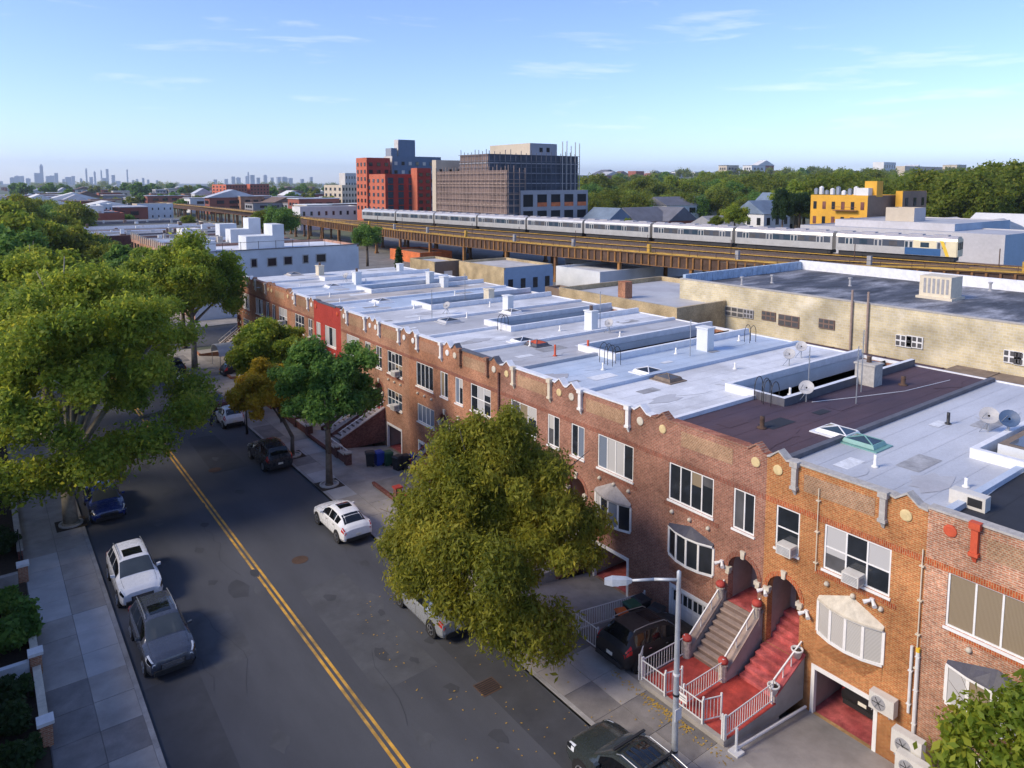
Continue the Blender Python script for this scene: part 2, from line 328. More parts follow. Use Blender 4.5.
mat('rust_dark', (0.085, 0.05, 0.034), 0.85, 0.3, 0.8, 6); mat('timber_tie', (0.105, 0.075, 0.058), 0.95, 0.3, 0.7, 6)
mat('rail_yellow', (0.50, 0.30, 0.045), 0.6, 0.3, 0.7, 6); mat('rail_steel', (0.20, 0.13, 0.09), 0.4, 0.2, 1, 6, metal=0.5)
mat('train_steel', (0.60, 0.58, 0.53), 0.32, 0.1, 0.8, 6, metal=0.55); mat('train_cream', (0.70, 0.62, 0.42), 0.45, 0.08, 0.8, 6)
mat('train_roof', (0.36, 0.35, 0.37), 0.6, 0.12, 0.8, 6); mat('train_dark', (0.03, 0.03, 0.032), 0.7, 0.2, 1, 6)
mat('train_band', (0.07, 0.085, 0.11), 0.25, 0.1, 1, 6); mat('blue_panel', (0.03, 0.10, 0.24), 0.4, 0.1, 1, 6); mat('yellow_panel', (0.75, 0.50, 0.05), 0.4, 0.1, 1, 6)
mat('shelf_grey', (0.46, 0.45, 0.46), 0.7, 0.12, 0.1, 2); mat('shed_blue', (0.30, 0.40, 0.52), 0.6, 0.12, 0.1, 2)
brickmat('tower_orange', (0.52, 0.15, 0.085), (0.46, 0.125, 0.07), (0.44, 0.15, 0.10), bw=0.6, bh=0.2, stain=0.06, big=0.1)
mat('tower_grey', (0.24, 0.26, 0.30), 0.6, 0.1, 0.2, 2); mat('tower_blue', (0.10, 0.15, 0.23), 0.5, 0.1, 0.2, 2)
mat('tower_pale', (0.52, 0.50, 0.47), 0.7, 0.1, 0.2, 2); mat('scaffold_net', (0.065, 0.078, 0.105), 0.9, 0.3, 0.25, 2, streak=(1, 1, 0.4))
mat('scaffold_net_brown', (0.20, 0.145, 0.125), 0.9, 0.3, 0.2, 2, streak=(1, 1, 0.4)); mat('block_grey', (0.33, 0.33, 0.35), 0.85, 0.12, 0.3, 2)
mat('orange_barrier', (0.60, 0.16, 0.05), 0.7, 0.3, 0.5, 3)
mat('ochre_wall', (0.62, 0.33, 0.035), 0.75, 0.12, 0.3, 3); mat('taupe_wall', (0.20, 0.145, 0.105), 0.85, 0.15, 0.3, 3)
mat('slate_roof', (0.13, 0.135, 0.16), 0.8, 0.2, 0.3, 4); mat('slate_blue', (0.15, 0.20, 0.27), 0.8, 0.2, 0.3, 4); mat('brown_roof', (0.17, 0.115, 0.09), 0.85, 0.2, 0.3, 4)
mat('far_white', (0.62, 0.62, 0.61), 0.8, 0.1, 0.1, 1); mat('far_cream', (0.50, 0.43, 0.33), 0.8, 0.1, 0.1, 1); mat('far_brick', (0.28, 0.09, 0.06), 0.85, 0.15, 0.1, 1)
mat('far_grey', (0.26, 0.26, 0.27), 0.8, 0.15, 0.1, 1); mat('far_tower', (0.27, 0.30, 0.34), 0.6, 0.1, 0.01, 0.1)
for nm, c in dict(white=(0.74, 0.75, 0.76), grey=(0.075, 0.085, 0.11), blue=(0.012, 0.03, 0.16), black=(0.010, 0.010, 0.012), green=(0.045, 0.056, 0.055), silver=(0.36, 0.38, 0.40), maroon=(0.10, 0.012, 0.018), dark=(0.025, 0.027, 0.032)).items():
    paint('car_' + nm, c, 0.5 if nm == 'black' else 0.25, 0.35 if nm in ('grey', 'silver', 'green') else 0.0, 0.08 if nm == 'black' else 0.3 if nm == 'dark' else 0.6)
glassmat('car_glass', (0.010, 0.012, 0.015), 0.04, 0.7)
mat('car_trim', (0.02, 0.02, 0.021), 0.6, 0.1, 5, 30, obj=True); mat('alloy', (0.42, 0.43, 0.45), 0.35, 0.1, 8, 30, metal=0.8, obj=True)
mat('lamp_red', (0.45, 0.02, 0.02), 0.2, 0.1, 5, 30, obj=True); mat('lamp_clear', (0.62, 0.66, 0.70), 0.15, 0.1, 5, 30, obj=True); mat('plate', (0.72, 0.70, 0.60), 0.5, 0.08, 5, 30, obj=True)
mat('chrome', (0.65, 0.66, 0.68), 0.18, 0.05, 5, 30, metal=0.9, obj=True)
mat('dish_grey', (0.36, 0.36, 0.37), 0.5, 0.1, 3, 20); mat('dish_blue', (0.05, 0.09, 0.17), 0.5, 0.1, 3, 20)
mat('pot_white', (0.66, 0.65, 0.62), 0.6, 0.1, 3, 20); mat('awning_grey', (0.34, 0.31, 0.29), 0.7, 0.2, 3, 20); mat('awning_dark', (0.055, 0.055, 0.072), 0.55, 0.25, 3, 20)
mat('leaf_litter', (0.40, 0.25, 0.04), 0.9, 0.3, 4, 30)
mat('skin', (0.42, 0.25, 0.18), 0.6, 0.05, 5, 30, obj=True); mat('shirt', (0.66, 0.62, 0.50), 0.8, 0.08, 5, 30, obj=True); mat('trousers', (0.06, 0.065, 0.09), 0.8, 0.1, 5, 30, obj=True); mat('hair', (0.02, 0.015, 0.012), 0.7, 0.1, 5, 30, obj=True)
mat('roof_stain', (0.34, 0.34, 0.345), 0.6, 0.3, 1.2, 9, 0.1, tint=(0.26, 0.255, 0.25)); mat('roof_patch_white', (0.66, 0.68, 0.70), 0.6, 0.2, 1.5, 9, 0.1); mat('rust_stain', (0.30, 0.21, 0.15), 0.7, 0.4, 2, 9)
glassmat('car_screen', (0.075, 0.09, 0.095), 0.06, 0.7)  # windscreen glass, pale sky reflection put into its base colour
# ================================================================== the setting: ground, street, pavements
F = 24.6                      # plane of the house fronts
XB = 46.2                     # backs of the houses
HX0, HX1, HY0, HY1 = 19.86, 49.5, -1.9, 87.6
BND = [-1.9, 4.2, 10.25, 16.27, 22.35, 28.4, 34.3, 39.75, 45.5, 51.25, 57.4, 63.4, 69.4, 75.4, 81.5, 87.6]
g = M(); W = 24000
for x0, x1 in ((-W, HX0), (HX0, HX1), (HX1, W)):
    for y0, y1 in ((-W, HY0), (HY0, HY1), (HY1, W)):
        if (x0, y0) != (HX0, HY0): g.poly([(x0, y0, 0), (x1, y0, 0), (x1, y1, 0), (x0, y1, 0)])
g.poly([(HX0, HY0, -1.2), (HX1, HY0, -1.2), (HX1, HY1, -1.2), (HX0, HY1, -1.2)], 1)
for a, b in (((HX0, HY0), (HX1, HY0)), ((HX1, HY0), (HX1, HY1)), ((HX1, HY1), (HX0, HY1)), ((HX0, HY1), (HX0, HY0))):
    g.poly([(*a, -1.2), (*b, -1.2), (*b, 0), (*a, 0)], 1)
tag(g.build('ground', ['ground', 'yard_floor'], local=True), kind='structure')
lot = M().poly([(49.5, -20, 0.004), (140, -20, 0.004), (140, 240, 0.004), (49.5, 240, 0.004)])
tag(lot.build('paved_yard', 'yard_floor', local=True), kind='structure')
KL, KR = 4.15, 16.8
rd = M().poly([(KL, -40, 0.008), (KR, -40, 0.008), (KR, 91, 0.008), (KL, 91, 0.008)])
rd.poly([(-60, 91, 0.008), (95, 91, 0.008), (95, 103, 0.008), (-60, 103, 0.008)])
rd.poly([(KL, 103, 0.008), (KR, 103, 0.008), (KR, 420, 0.008), (KL, 420, 0.008)])
road = tag(rd.build('road', 'asphalt', local=True), kind='structure')
ORG['road'] = Vector((0, 0, 0))
for x in (10.43, 10.67):
    for y0, y1 in ((-5, 89.0), (105, 300)):
        M().poly([(x-.06, y0, .0125), (x+.06, y0, .0125), (x+.06, y1, .0125), (x-.06, y1, .0125)]).build('yellow_line', 'yellow_line', road)
def patch(pts, m, z=0.0115): M().poly([(x, y, z) for x, y in pts]).build('asphalt_patch', m, road)
patch([(4.2, 20.0), (6.1, 20.5), (6.25, 29.8), (4.2, 29.6)], 'asphalt_new'); patch([(4.2, 11), (6.3, 11), (6.15, 20.3), (4.2, 19.8)], 'asphalt_worn')
patch([(6.9, 29.0), (8.4, 29.3), (8.5, 33.6), (6.8, 33.9), (6.6, 31)], 'asphalt_worn'); patch([(11.5, 24), (14.2, 24.2), (14.0, 33), (11.6, 32.6)], 'asphalt_worn', 0.011)
patch([(14.7, 8), (16.7, 8), (16.7, 27), (14.9, 26.5)], 'asphalt_new', 0.0105); patch([(12.1, 50), (14.4, 50), (14.2, 58), (12.3, 58.2)], 'asphalt_new', 0.011)
for (u, v, r) in ((498, 737, .34), (160, 690, .2), (452, 688, .3), (430, 640, .28), (212, 583, .25), (165, 625, .2), (382, 613, .25), (415, 660, .2), (240, 492, .3), (205, 525, .25), (165, 560, .25), (330, 598, .3)):
    x, y, _ = G(u, v); k = [(x + r*rnd.uniform(.5, 1.2)*math.cos(t*math.pi/5), y + r*rnd.uniform(.6, 1.6)*math.sin(t*math.pi/5)) for t in range(10)]
    patch(k, 'asphalt_new', 0.0135)
for k in range(22):
    x, y, r = rnd.uniform(4.8, 16.3), rnd.uniform(14, 75), rnd.uniform(.12, .5); patch([(x + r*rnd.uniform(.5, 1.2)*math.cos(t*math.pi/5), y + r*rnd.uniform(.8, 2.2)*math.sin(t*math.pi/5)) for t in range(10)], rnd.choice(['asphalt_new', 'asphalt_worn']), 0.0135 + k*.00005)
# cracks: thin filled lines of tar
for k in range(15):
    x, y = rnd.uniform(4.6, 16.3), rnd.uniform(8, 70); c = M()
    for j in range(rnd.randint(5, 12)):
        x2, y2 = x + rnd.uniform(-.25, .25), y + rnd.uniform(.3, .9); c.poly([(x-.012, y, .0145), (x+.012, y, .0145), (x2+.012, y2, .0145), (x2-.012, y2, .0145)]); x, y = x2, y2
    c.build('tar_seam', 'asphalt_new', road)
xg, yg, _ = G(488, 687)
dg = M().box(xg-.45, xg+.45, yg-.4, yg+.4, 0.0, 0.018)
for k in range(7): dg.box(xg-.4, xg+.4, yg-.33+k*.105, yg-.28+k*.105, .018, .026, 1)
for k, (u, v, lb) in enumerate(((300, 560, 'round iron manhole cover right of the double yellow line'), (215, 470, 'round iron manhole cover farther up the road beside the yellow line'))):
    x, y, _ = G(u, v); t = M().lathe((x, y, .0), [(.42, .0), (.42, .016), (.36, .016), (.36, .02)], 20); tag(t.build('manhole_cover', 'rust_dark'), lb, 'manhole cover')
tag(dg.build('drain_grate', ['rust_dark', 'black_metal']), 'square rusty utility grate set in the dark asphalt beside the large green tree', 'grate')
def pavement(name, x0, x1, kx0, kx1, cols, ya, yb, step, weights):
    base = tag(M().box(x0, x1, ya, yb, -0.02, 0.105).build(name, 'concrete_dark', local=True), kind='structure'); ORG[base.name] = Vector((0, 0, 0))
    y = ya; k = M()
    while y < yb:
        e = min(y + 3.0, yb); M().box(kx0, kx1, y + .006, e - .006, -0.01, 0.135).build('kerb_stone', 'kerb', base); y = e
    protos = {}
    y = ya
    while y < yb - 0.1:
        e = min(y + step, yb)
        for ci, (c0, c1) in enumerate(cols):
            mname = weights(ci, (y + e)/2)
            key = (ci, mname, round(e - y, 3))
            if key not in protos:
                protos[key] = M().box(c0+.009, c1-.009, -(e-y)/2+.009, (e-y)/2-.009, 0.05, 0.135).build('paving_slab', mname, base, local=True); o = protos[key]
            else: o = inst(protos[key], 'paving_slab', base, (0, 0, 0))
            o.location = (0, (y+e)/2, rnd.uniform(-.004, .004)); o.rotation_euler = (rnd.uniform(-.003, .003), 0, 0)
        y = e
    return base
def wl_(ci, y):
    if ci == 1 and 32.0 < y < 37.5: return 'concrete_pale'
    if 37 < y < 44.5 and ci == 0: return 'concrete_pale'
    return rnd.choice(['concrete', 'concrete', 'concrete_dark']) if y < 34 else 'concrete'
pl = pavement('pavement_left', 1.1, KL, KL-.18, KL, [(1.13, 2.6), (2.6, KL-.18)], 14, 90, 1.75, wl_)
def wr_(ci, y):
    if 37 < y < 41: return 'concrete'
    if 41 < y < 46.5 and ci == 0: return 'concrete_pale'
    if 50 < y < 53: return 'concrete_pale'
    return rnd.choice(['concrete', 'concrete', 'concrete', 'concrete_dark'])
pr = pavement('pavement_right', KR, HX0, KR, KR+.18, [(KR+.18, 18.4), (18.4, HX0)], -1.9, 90, 1.65, wr_)
tag(M().box(KR, HX0+40, 103.2, 107.8, -.01, .13).build('pavement_cross_street', 'concrete', local=True), kind='structure')
tag(M().box(KR, 24.5, 108, 260, -.01, .13).build('pavement_far_block', 'concrete', local=True), kind='structure')
tag(M().box(-1, KL, 108, 260, -.01, .13).build('pavement_far_block_left', 'concrete', local=True), kind='structure')
# fallen leaves along the low white wall and by the kerb
lf = M()
for k in range(420):
    if k < 260: x, y = 19.55 - abs(rnd.gauss(0, .22)), rnd.choice([rnd.uniform(13.6, 19.5), rnd.uniform(15.5, 17.6)])
    else: x, y = rnd.uniform(12.5, 19), rnd.uniform(16, 30)
    a = rnd.uniform(0, 6.28); r = rnd.uniform(.03, .06); z = .15 if x > KR else .022
    lf.poly([(x + r*math.cos(a + t)*(1 if t in (0, math.pi) else .6), y + r*math.sin(a + t)*(1 if t in (0, math.pi) else .6), z + rnd.uniform(0, .01)) for t in (0, 1.57, math.pi, 4.71)])
tag(lf.build('fallen_leaves', 'leaf_litter', local=True), 'dry yellow leaves scattered along the pavement and kerb', 'leaves', kind='stuff')
# ================================================================== windows, brick row houses
def win(par, y0, y1, z0, z1, cols=3, rail=False, panes=('glass',), frame='white_trim', x=F, t=0.065, sill='white_trim'):
    y0, y1 = min(y0, y1), max(y0, y1)
    f = M(); d0, d1 = x + .03, x + .12
    f.box(d0, d1, y0, y0+t, z0, z1).box(d0, d1, y1-t, y1, z0, z1).box(d0, d1, y0+t, y1-t, z1-t, z1).box(d0, d1, y0+t, y1-t, z0, z0+t)
    cw = (y1 - y0 - 2*t) / cols; cells = []
    for c in range(cols):
        a, b = y0 + t + c*cw, y0 + t + (c+1)*cw
        if c: f.box(d0+.01, d1-.003, a-t*.45, a+t*.45, z0+t, z1-t)
        a2, b2 = a + (t*.45 if c else 0), b - (t*.45 if c < cols-1 else 0)
        if rail:
            zm = (z0+z1)/2; f.box(d0+.015, d1-.005, a2, b2, zm-.025, zm+.025); cells += [(a2, b2, z0+t, zm-.025), (a2, b2, zm+.025, z1-t)]
        else: cells.append((a2, b2, z0+t, z1-t))
    w = f.build('window', frame, par)
    for k, (a, b, c, d) in enumerate(cells):
        pm = panes[k % len(panes)] if not callable(panes) else panes(k)
        M().box(d0+.035, d0+.05, a-.005, b+.005, c-.005, d+.005).build('pane', pm, w)
        if pm.startswith('glass') and x == F and rnd.random() < .42: fb = rnd.uniform(.18, .55); M().box(d0+.028, d0+.034, a+.01, b-.01, d-(d-c)*fb, d-.005).build('blind', rnd.choice(['curtain_white', 'blind_white', 'curtain_beige', 'glass_grey']), w)
    if sill: M().box(x-.06, x+.03, y0-.05, y1+.05, z0-.09, z0-.005).build('sill', sill, w)
    return w
def bowwin(par, y0, y1, z0, z1, n=4, dep=.3, panes=('glass',), hood=None, hh=.6, base='brick_orange', frame='white_trim'):
    y0, y1 = min(y0, y1), max(y0, y1)
    P = [(F - .03 - dep*math.sin(math.pi*k/n)**.8, y0 + (y1-y0)*k/n) for k in range(n+1)]
    f = M(); t = .05
    for k, (x, y) in enumerate(P): f.box(x-.02, x+.07, y-t, y+t, z0+.06, z1-.06)
    for k in range(n):
        (xa, ya), (xb, yb) = P[k], P[k+1]
        for a, b in ((z0-.04, z0+.06), (z1-.06, z1+.02)):
            f.prism([(xa-.035, ya, a), (xb-.035, yb, a), (F-.005, yb, a), (F-.005, ya, a)], [(xa-.035, ya, b), (xb-.035, yb, b), (F-.005, yb, b), (F-.005, ya, b)])
    w = f.build('bow_window', frame, par)
    for k in range(n):
        (xa, ya), (xb, yb) = P[k], P[k+1]; pm = panes[k % len(panes)]
        M().prism([(xa+.01, ya+t, z0+.06), (xb+.01, yb-t, z0+.06), (xb+.03, yb-t, z0+.06), (xa+.03, ya+t, z0+.06)], [(xa+.01, ya+t, z1-.06), (xb+.01, yb-t, z1-.06), (xb+.03, yb-t, z1-.06), (xa+.03, ya+t, z1-.06)]).build('pane', pm, w)
    bs = M()
    for k in range(n):
        (xa, ya), (xb, yb) = P[k], P[k+1]
        bs.poly([(xa, ya, z0-.05), (F, ya, z0-.75), (F, yb, z0-.75), (xb, yb, z0-.05)])
    bs.build('window_base', base, par)
    if hood:
        h = M(); pk = lambda k: .14 + hh*(1 - abs(2*k/n - 1))
        for k in range(n):
            (xa, ya), (xb, yb) = P[k], P[k+1]
            o = [(xa-.1, ya, z1+.03), (xb-.1, yb, z1+.03), (F-.002, yb, z1+pk(k+1)), (F-.002, ya, z1+pk(k))]
            h.poly(o).poly([(p[0], p[1], p[2]-.03) for p in o][::-1], 0)
            h.poly([(xa-.1, ya, z1+.00), (xb-.1, yb, z1+.00), (xb-.1, yb, z1+.075), (xa-.1, ya, z1+.075)], 1)
        for k in (0, n): h.poly([(P[k][0]-.1, P[k][1], z1), (F-.002, P[k][1], z1), (F-.002, P[k][1], z1+pk(k))])
        h.build('awning', [hood, 'white_trim' if hood == 'awning_dark' else hood], par)
    return w
ZR = 8.28
def house(idx, door_low, c):
    """one brick row house; door_low: its door stands at its low-Y end"""
    a, b = BND[idx], BND[idx+1]; yd, s = (a, 1) if door_low else (b, -1); w = b - a; k = w/6.05
    Y = lambda o: yd + s*o*k
    h = empty('brick_row_house', (F, (a+b)/2, 0), c['label'], 'house', 'brick row houses along the street')
    br = c['brick']; op = []
    nar = (.48, 1.5, 5.30, 7.02); wide = (2.5, 4.95, 5.30, 7.02); DZ = c.get('door_z', 2.05); arch = (.22, 1.65, DZ, 4.22); gar = (2.25, 4.75, -.57, 1.34); low = c.get('low_open', (2.4, 4.85, 2.74, 4.05))
    if c.get('wide_shift'): wide = (2.2, 5.35, 5.22, 7.06); low = (2.35, 5.2, 2.66, 3.98)
    for o in (nar, wide, arch, gar): op.append(o)
    bow = c.get('bow', True)
    if not bow: op.append(low)
    rects = [(min(Y(o[0]), Y(o[1])), max(Y(o[0]), Y(o[1])), o[2], o[3]) for o in op]
    ys = sorted({a, b, *[r[0] for r in rects], *[r[1] for r in rects]}); zs = sorted({-1.2, 8.4, *[r[2] for r in rects], *[r[3] for r in rects]})
    m = M()
    for i in range(len(ys)-1):
        for j in range(len(zs)-1):
            cy, cz = (ys[i]+ys[i+1])/2, (zs[j]+zs[j+1])/2
            if any(r[0] < cy < r[1] and r[2] < cz < r[3] for r in rects): continue
            m.poly([(F, ys[i+1], zs[j]), (F, ys[i], zs[j]), (F, ys[i], zs[j+1]), (F, ys[i+1], zs[j+1])])
    for q, r in enumerate(rects):
        dp = .22 if q not in (2, 3) else (.35 if q == 2 else .3)
        x1 = F + dp
        m.poly([(F, r[0], r[2]), (x1, r[0], r[2]), (x1, r[0], r[3]), (F, r[0], r[3])]).poly([(F, r[1], r[2]), (F, r[1], r[3]), (x1, r[1], r[3]), (x1, r[1], r[2])])
        if q != 2: m.poly([(F, r[0], r[3]), (x1, r[0], r[3]), (x1, r[1], r[3]), (F, r[1], r[3])])
        m.poly([(F, r[0], r[2]), (F, r[1], r[2]), (x1, r[1], r[2]), (x1, r[0], r[2])])
    # spandrels of the arched doorway
    r = rects[2]; ym = (r[0]+r[1])/2; hw = (r[1]-r[0])/2; sp = r[3]-hw; N = 10
    arc = [(ym - hw*math.cos(math.pi*t/N), sp + hw*math.sin(math.pi*t/N)) for t in range(N+1)]
    for t in range(N):
        (p, q), (p2, q2) = arc[t], arc[t+1]
        m.poly([(F, p, q), (F, p2, q2), (F, p2, r[3]), (F, p, r[3])][::-1]); m.poly([(F, p, q), (F+.35, p, q), (F+.35, p2, q2), (F, p2, q2)])
    # party walls and back
    m.poly([(F, a, -1.2), (XB, a, -1.2), (XB, a, ZR), (F, a, ZR)]).poly([(F, b, -1.2), (F, b, ZR), (XB, b, ZR), (XB, b, -1.2)])
    m.poly([(XB, a, -1.2), (XB, b, -1.2), (XB, b, ZR), (XB, a, ZR)])
    m.build('wall', br, h)
    # arch ring of header bricks, keystone and springer stones
    rg = M()
    for t in range(N):
        (p, q), (p2, q2) = arc[t], arc[t+1]; e = 1.25
        ox = lambda p_, q_: (ym + (p_-ym)*e, sp + (q_-sp)*e)
        A, B_ = ox(p, q), ox(p2, q2)
        rg.prism([(F-.03, p, q), (F-.03, p2, q2), (F-.03, *B_), (F-.03, *A)], [(F+.1, p, q), (F+.1, p2, q2), (F+.1, *B_), (F+.1, *A)])
    rg.build('door_arch', c['soldier'], h)
    M().prism([(F-.1, ym-.07, r[3]-.05), (F-.1, ym+.07, r[3]-.05), (F-.1, ym+.11, r[3]+.28), (F-.1, ym-.11, r[3]+.28)], [(F+.02, ym-.07, r[3]-.05), (F+.02, ym+.07, r[3]-.05), (F+.02, ym+.11, r[3]+.28), (F+.02, ym-.11, r[3]+.28)]).build('keystone', 'limestone', h)
    for yy in (r[0], r[1]):
        M().box(F-.12, F+.1, yy-.13, yy+.13, sp-.12, sp+.04).box(F-.09, F+.1, yy-.08, yy+.08, sp-.26, sp-.12).build('springer_stone', 'limestone', h)
    # vestibule with the door
    VZ = 2.05; v = M(); x1 = F + 1.7
    v.poly([(F+.35, r[0]-.02, DZ), (x1, r[0]-.02, DZ), (x1, r[0]-.02, 4.3), (F+.35, r[0]-.02, 4.3)]).poly([(F+.35, r[1]+.02, DZ), (F+.35, r[1]+.02, 4.3), (x1, r[1]+.02, 4.3), (x1, r[1]+.02, DZ)])
    v.poly([(x1, r[0]-.02, DZ), (x1, r[1]+.02, DZ), (x1, r[1]+.02, 4.3), (x1, r[0]-.02, 4.3)]).poly([(F+.35, r[0]-.02, 4.3), (x1, r[0]-.02, 4.3), (x1, r[1]+.02, 4.3), (F+.35, r[1]+.02, 4.3)])
    v.poly([(F, r[0]-.02, DZ+.002), (x1, r[0]-.02, DZ+.002), (x1, r[1]+.02, DZ+.002), (F, r[1]+.02, DZ+.002)], 1)
    v.build('vestibule', ['hallway', c.get('vest', 'red_worn')], h)
    if DZ < 2:
        for e_ in range(4): M().box(F+.45+e_*.25, x1, r[0], r[1], DZ, DZ+(e_+1)*(2.05-DZ)/4).build('inner_step', 'red_worn', h)
    dr = M().box(x1-.07, x1-.005, ym-.45, ym+.45, VZ+.01, 4.1).build('door', c.get('door', 'wood_door'), h)
    M().box(x1-.085, x1-.071, ym-.22, ym+.22, 3.0, 3.8).build('door_pane', 'glass', dr); M().box(x1-.1, x1-.072, ym+.32, ym+.38, 2.95, 3.15).build('handle', 'chrome', dr)
    # windows
    pn = c.get('panes', ('glass', 'glass_grey'))
    win(h, Y(nar[0]), Y(nar[1]), nar[2], nar[3], c.get('ncols', 2), c.get('nrail', False), c.get('npanes', pn))
    win(h, Y(wide[0]), Y(wide[1]), wide[2], wide[3], c.get('wcols', 4), c.get('wrail', False), c.get('wpanes', pn))
    if bow: bowwin(h, Y(low[0]), Y(low[1]), low[2], low[3], c.get('bcols', 4), .3, c.get('bpanes', pn), c.get('hood'), c.get('hh', .6), br)
    else: win(h, Y(low[0]), Y(low[1]), low[2], low[3], c.get('lcols', 3), c.get('lrail', True), c.get('lpanes', pn))
    # brick bands
    ya, yb = a + .004, b - .004
    M().box(F-.018, F+.02, ya, yb, 7.04, 7.26).build('brick_band', c['soldier'], h)
    if c.get('sill_band', True): M().box(F-.02, F+.02, min(Y(2.2), Y(5.2)), max(Y(2.2), Y(5.2)), 4.98, 5.16).build('brick_band', c['soldier'], h)
    for o in c.get('bosses', (2.7, 3.7, 4.7)): M().lathe((F-.0, Y(o), 4.78), [(.02, -.14), (.075, -.12), (.09, -.06), (.10, .0)], 8, axis='x').build('stone_boss', 'limestone', h, True)
    # garage
    gf = M(); y0, y1 = sorted((Y(gar[0]), Y(gar[1]))); t = .12
    gf.box(F-.02, F+.16, y0-.02, y0+t, -.57, 1.34).box(F-.02, F+.16, y1-t, y1+.02, -.57, 1.34).box(F-.025, F+.15, y0-.02, y1+.02, 1.22, 1.4)
    gf.build('garage_frame', 'white_trim', h)
    gt = c.get('garage', 'panel')
    if gt == 'open':
        gi = M(); x2 = F + 5.5
        gi.poly([(F+.16, y0, -.565), (x2, y0, -.565), (x2, y1, -.565), (F+.16, y1, -.565)], 1).poly([(F+.16, y0, -.57), (F+.16, y0, 1.34), (x2, y0, 1.34), (x2, y0, -.57)]).poly([(F+.16, y1, -.57), (x2, y1, -.57), (x2, y1, 1.34), (F+.16, y1, 1.34)])
        gi.poly([(x2, y0, -.57), (x2, y0, 1.34), (x2, y1, 1.34), (x2, y1, -.57)]).poly([(F+.16, y0, 1.34), (F+.16, y1, 1.34), (x2, y1, 1.34), (x2, y0, 1.34)])
        gi.build('garage_room', ['hallway', 'red_worn'], h)
    else:
        gm = c.get('garage_mat', 'white_paint'); n = 4; gw = (y1-y0-2*t)/n
        gd = M().box(F+.10, F+.14, y0+t, y1-t, -.57, 1.22).build('garage_door', gm, h)
        for q in range(n):
            p0 = y0 + t + q*gw
            if gt == 'panel':
                M().box(F+.085, F+.1, p0+.05, p0+gw-.05, -.45, .45).build('door_panel', gm, gd)
                for e in (0, 1): M().box(F+.08, F+.099, p0+.07+e*gw*.46, p0+.07+e*gw*.46+gw*.34, .62, 1.08).build('door_pane', 'glass', gd)
            else:
                M().box(F+.085, F+.1, p0+.03, p0+gw-.03, -.5, 1.15).build('door_panel', gm, gd)
    # parapet
    pts = c.get('outline') or [(0, 8.80), (.14, 8.84), (.34, 9.02), (.5, 9.14), (.66, 9.02), (.86, 8.86), (1.05, 8.90), (4.85, 8.90), (4.98, 8.86), (5.2, 9.02), (5.36, 9.14), (5.52, 9.02), (5.75, 8.84), (6.05, 8.80)]
    pts = [(Y(o), z) for o, z in pts]
    pm, cm = M(), M()
    for (p, zp), (q, zq) in zip(pts, pts[1:]):
        pm.poly([(F, p, 8.4), (F, q, 8.4), (F, q, zq), (F, p, zp)]).poly([(F+.32, p, ZR-.02), (F+.32, q, ZR-.02), (F+.32, q, zq), (F+.32, p, zp)], 1)
        cm.prism([(F-.05, p, zp), (F+.36, p, zp), (F+.36, p, zp+.07), (F-.05, p, zp+.07)], [(F-.05, q, zq), (F+.36, q, zq), (F+.36, q, zq+.07), (F-.05, q, zq+.07)])
    par = pm.build('parapet', [br, c.get('roof', 'roof_white')], h)
    cm.build('coping', c.get('coping', 'flashing_white'), h)
    if c.get('brackets'):
        for o in (1.25, 4.62):
            y = Y(o); q = M()
            q.box(F-.16, F+.02, y-.1, y+.1, 8.02, 8.80).box(F-.22, F+.02, y-.16, y+.16, 8.80, 9.02).box(F-.20, F+.02, y-.14, y+.14, 7.92, 8.03)
            q.prism([(F-.13, y-.09, 7.92), (F+.02, y-.09, 7.92), (F+.02, y+.09, 7.92), (F-.13, y+.09, 7.92)], [(F-.02, y-.04, 7.68), (F+.02, y-.04, 7.68), (F+.02, y+.04, 7.68), (F-.02, y+.04, 7.68)])
            q.build('stone_bracket', c['brackets'], h)
    if c.get('roundels', True):
        for o in (.5, 5.36): M().lathe((F, Y(o), 8.42), [(.20, .01), (.20, -.045), (.15, -.06)], 14, axis='x').build('roundel', c.get('roundel_mat', 'buff_stone'), h)
    pw = M().box(F-.012, F+.02, min(Y(1.6), Y(4.3)), max(Y(1.6), Y(4.3)), 7.95, 8.62).build('brick_panel', c.get('panel', 'panel_tan'), h)
    # roof, with the light court cut into the side away from the door
    rm = c.get('roof', 'roof_white'); ct = c.get('court', True); rf = M(); CX0 = 32.6; CW = 1.55
    yo = Y(6.05); yc = yo - s*CW
    def rq(x0, x1, p, q): rf.poly([(x0, min(p, q), ZR), (x1, min(p, q), ZR), (x1, max(p, q), ZR), (x0, max(p, q), ZR)])
    if ct:
        rq(F+.3, CX0, yd, yo); rq(CX0, XB, yd, yc)
        roof = rf.build('roof', rm, h)
        cw = M(); z1 = ZR + .42
        cw.box(CX0-.25, CX0, min(yc-s*.25, yo), max(yc-s*.25, yo), ZR-.02, z1, 0, 1); q0, q1 = sorted((yc, yc - s*.25)); cw.box(CX0, XB, q0, q1, ZR-.02, z1, 0, 1)
        cw.poly([(CX0, yc, ZR-1.9), (XB, yc, ZR-1.9), (XB, yo, ZR-1.9), (CX0, yo, ZR-1.9)], 2).poly([(CX0, yc, -1.1), (XB, yc, -1.1), (XB, yc, ZR), (CX0, yc, ZR)], 2).poly([(CX0, yc, -1.1), (CX0, yo, -1.1), (CX0, yo, ZR), (CX0, yc, ZR)], 2)  # white floor raised into the court, added to bounce light up its walls
        cw.build('court_parapet', [c.get('court_mat', 'flashing_white'), c.get('court_top', 'flashing_white'), 'whitewash'], h)
    else:
        rq(F+.3, XB, yd, yo); rf.build('roof', rm, h)
    # seams where sheets of roofing overlap
    sm = M()
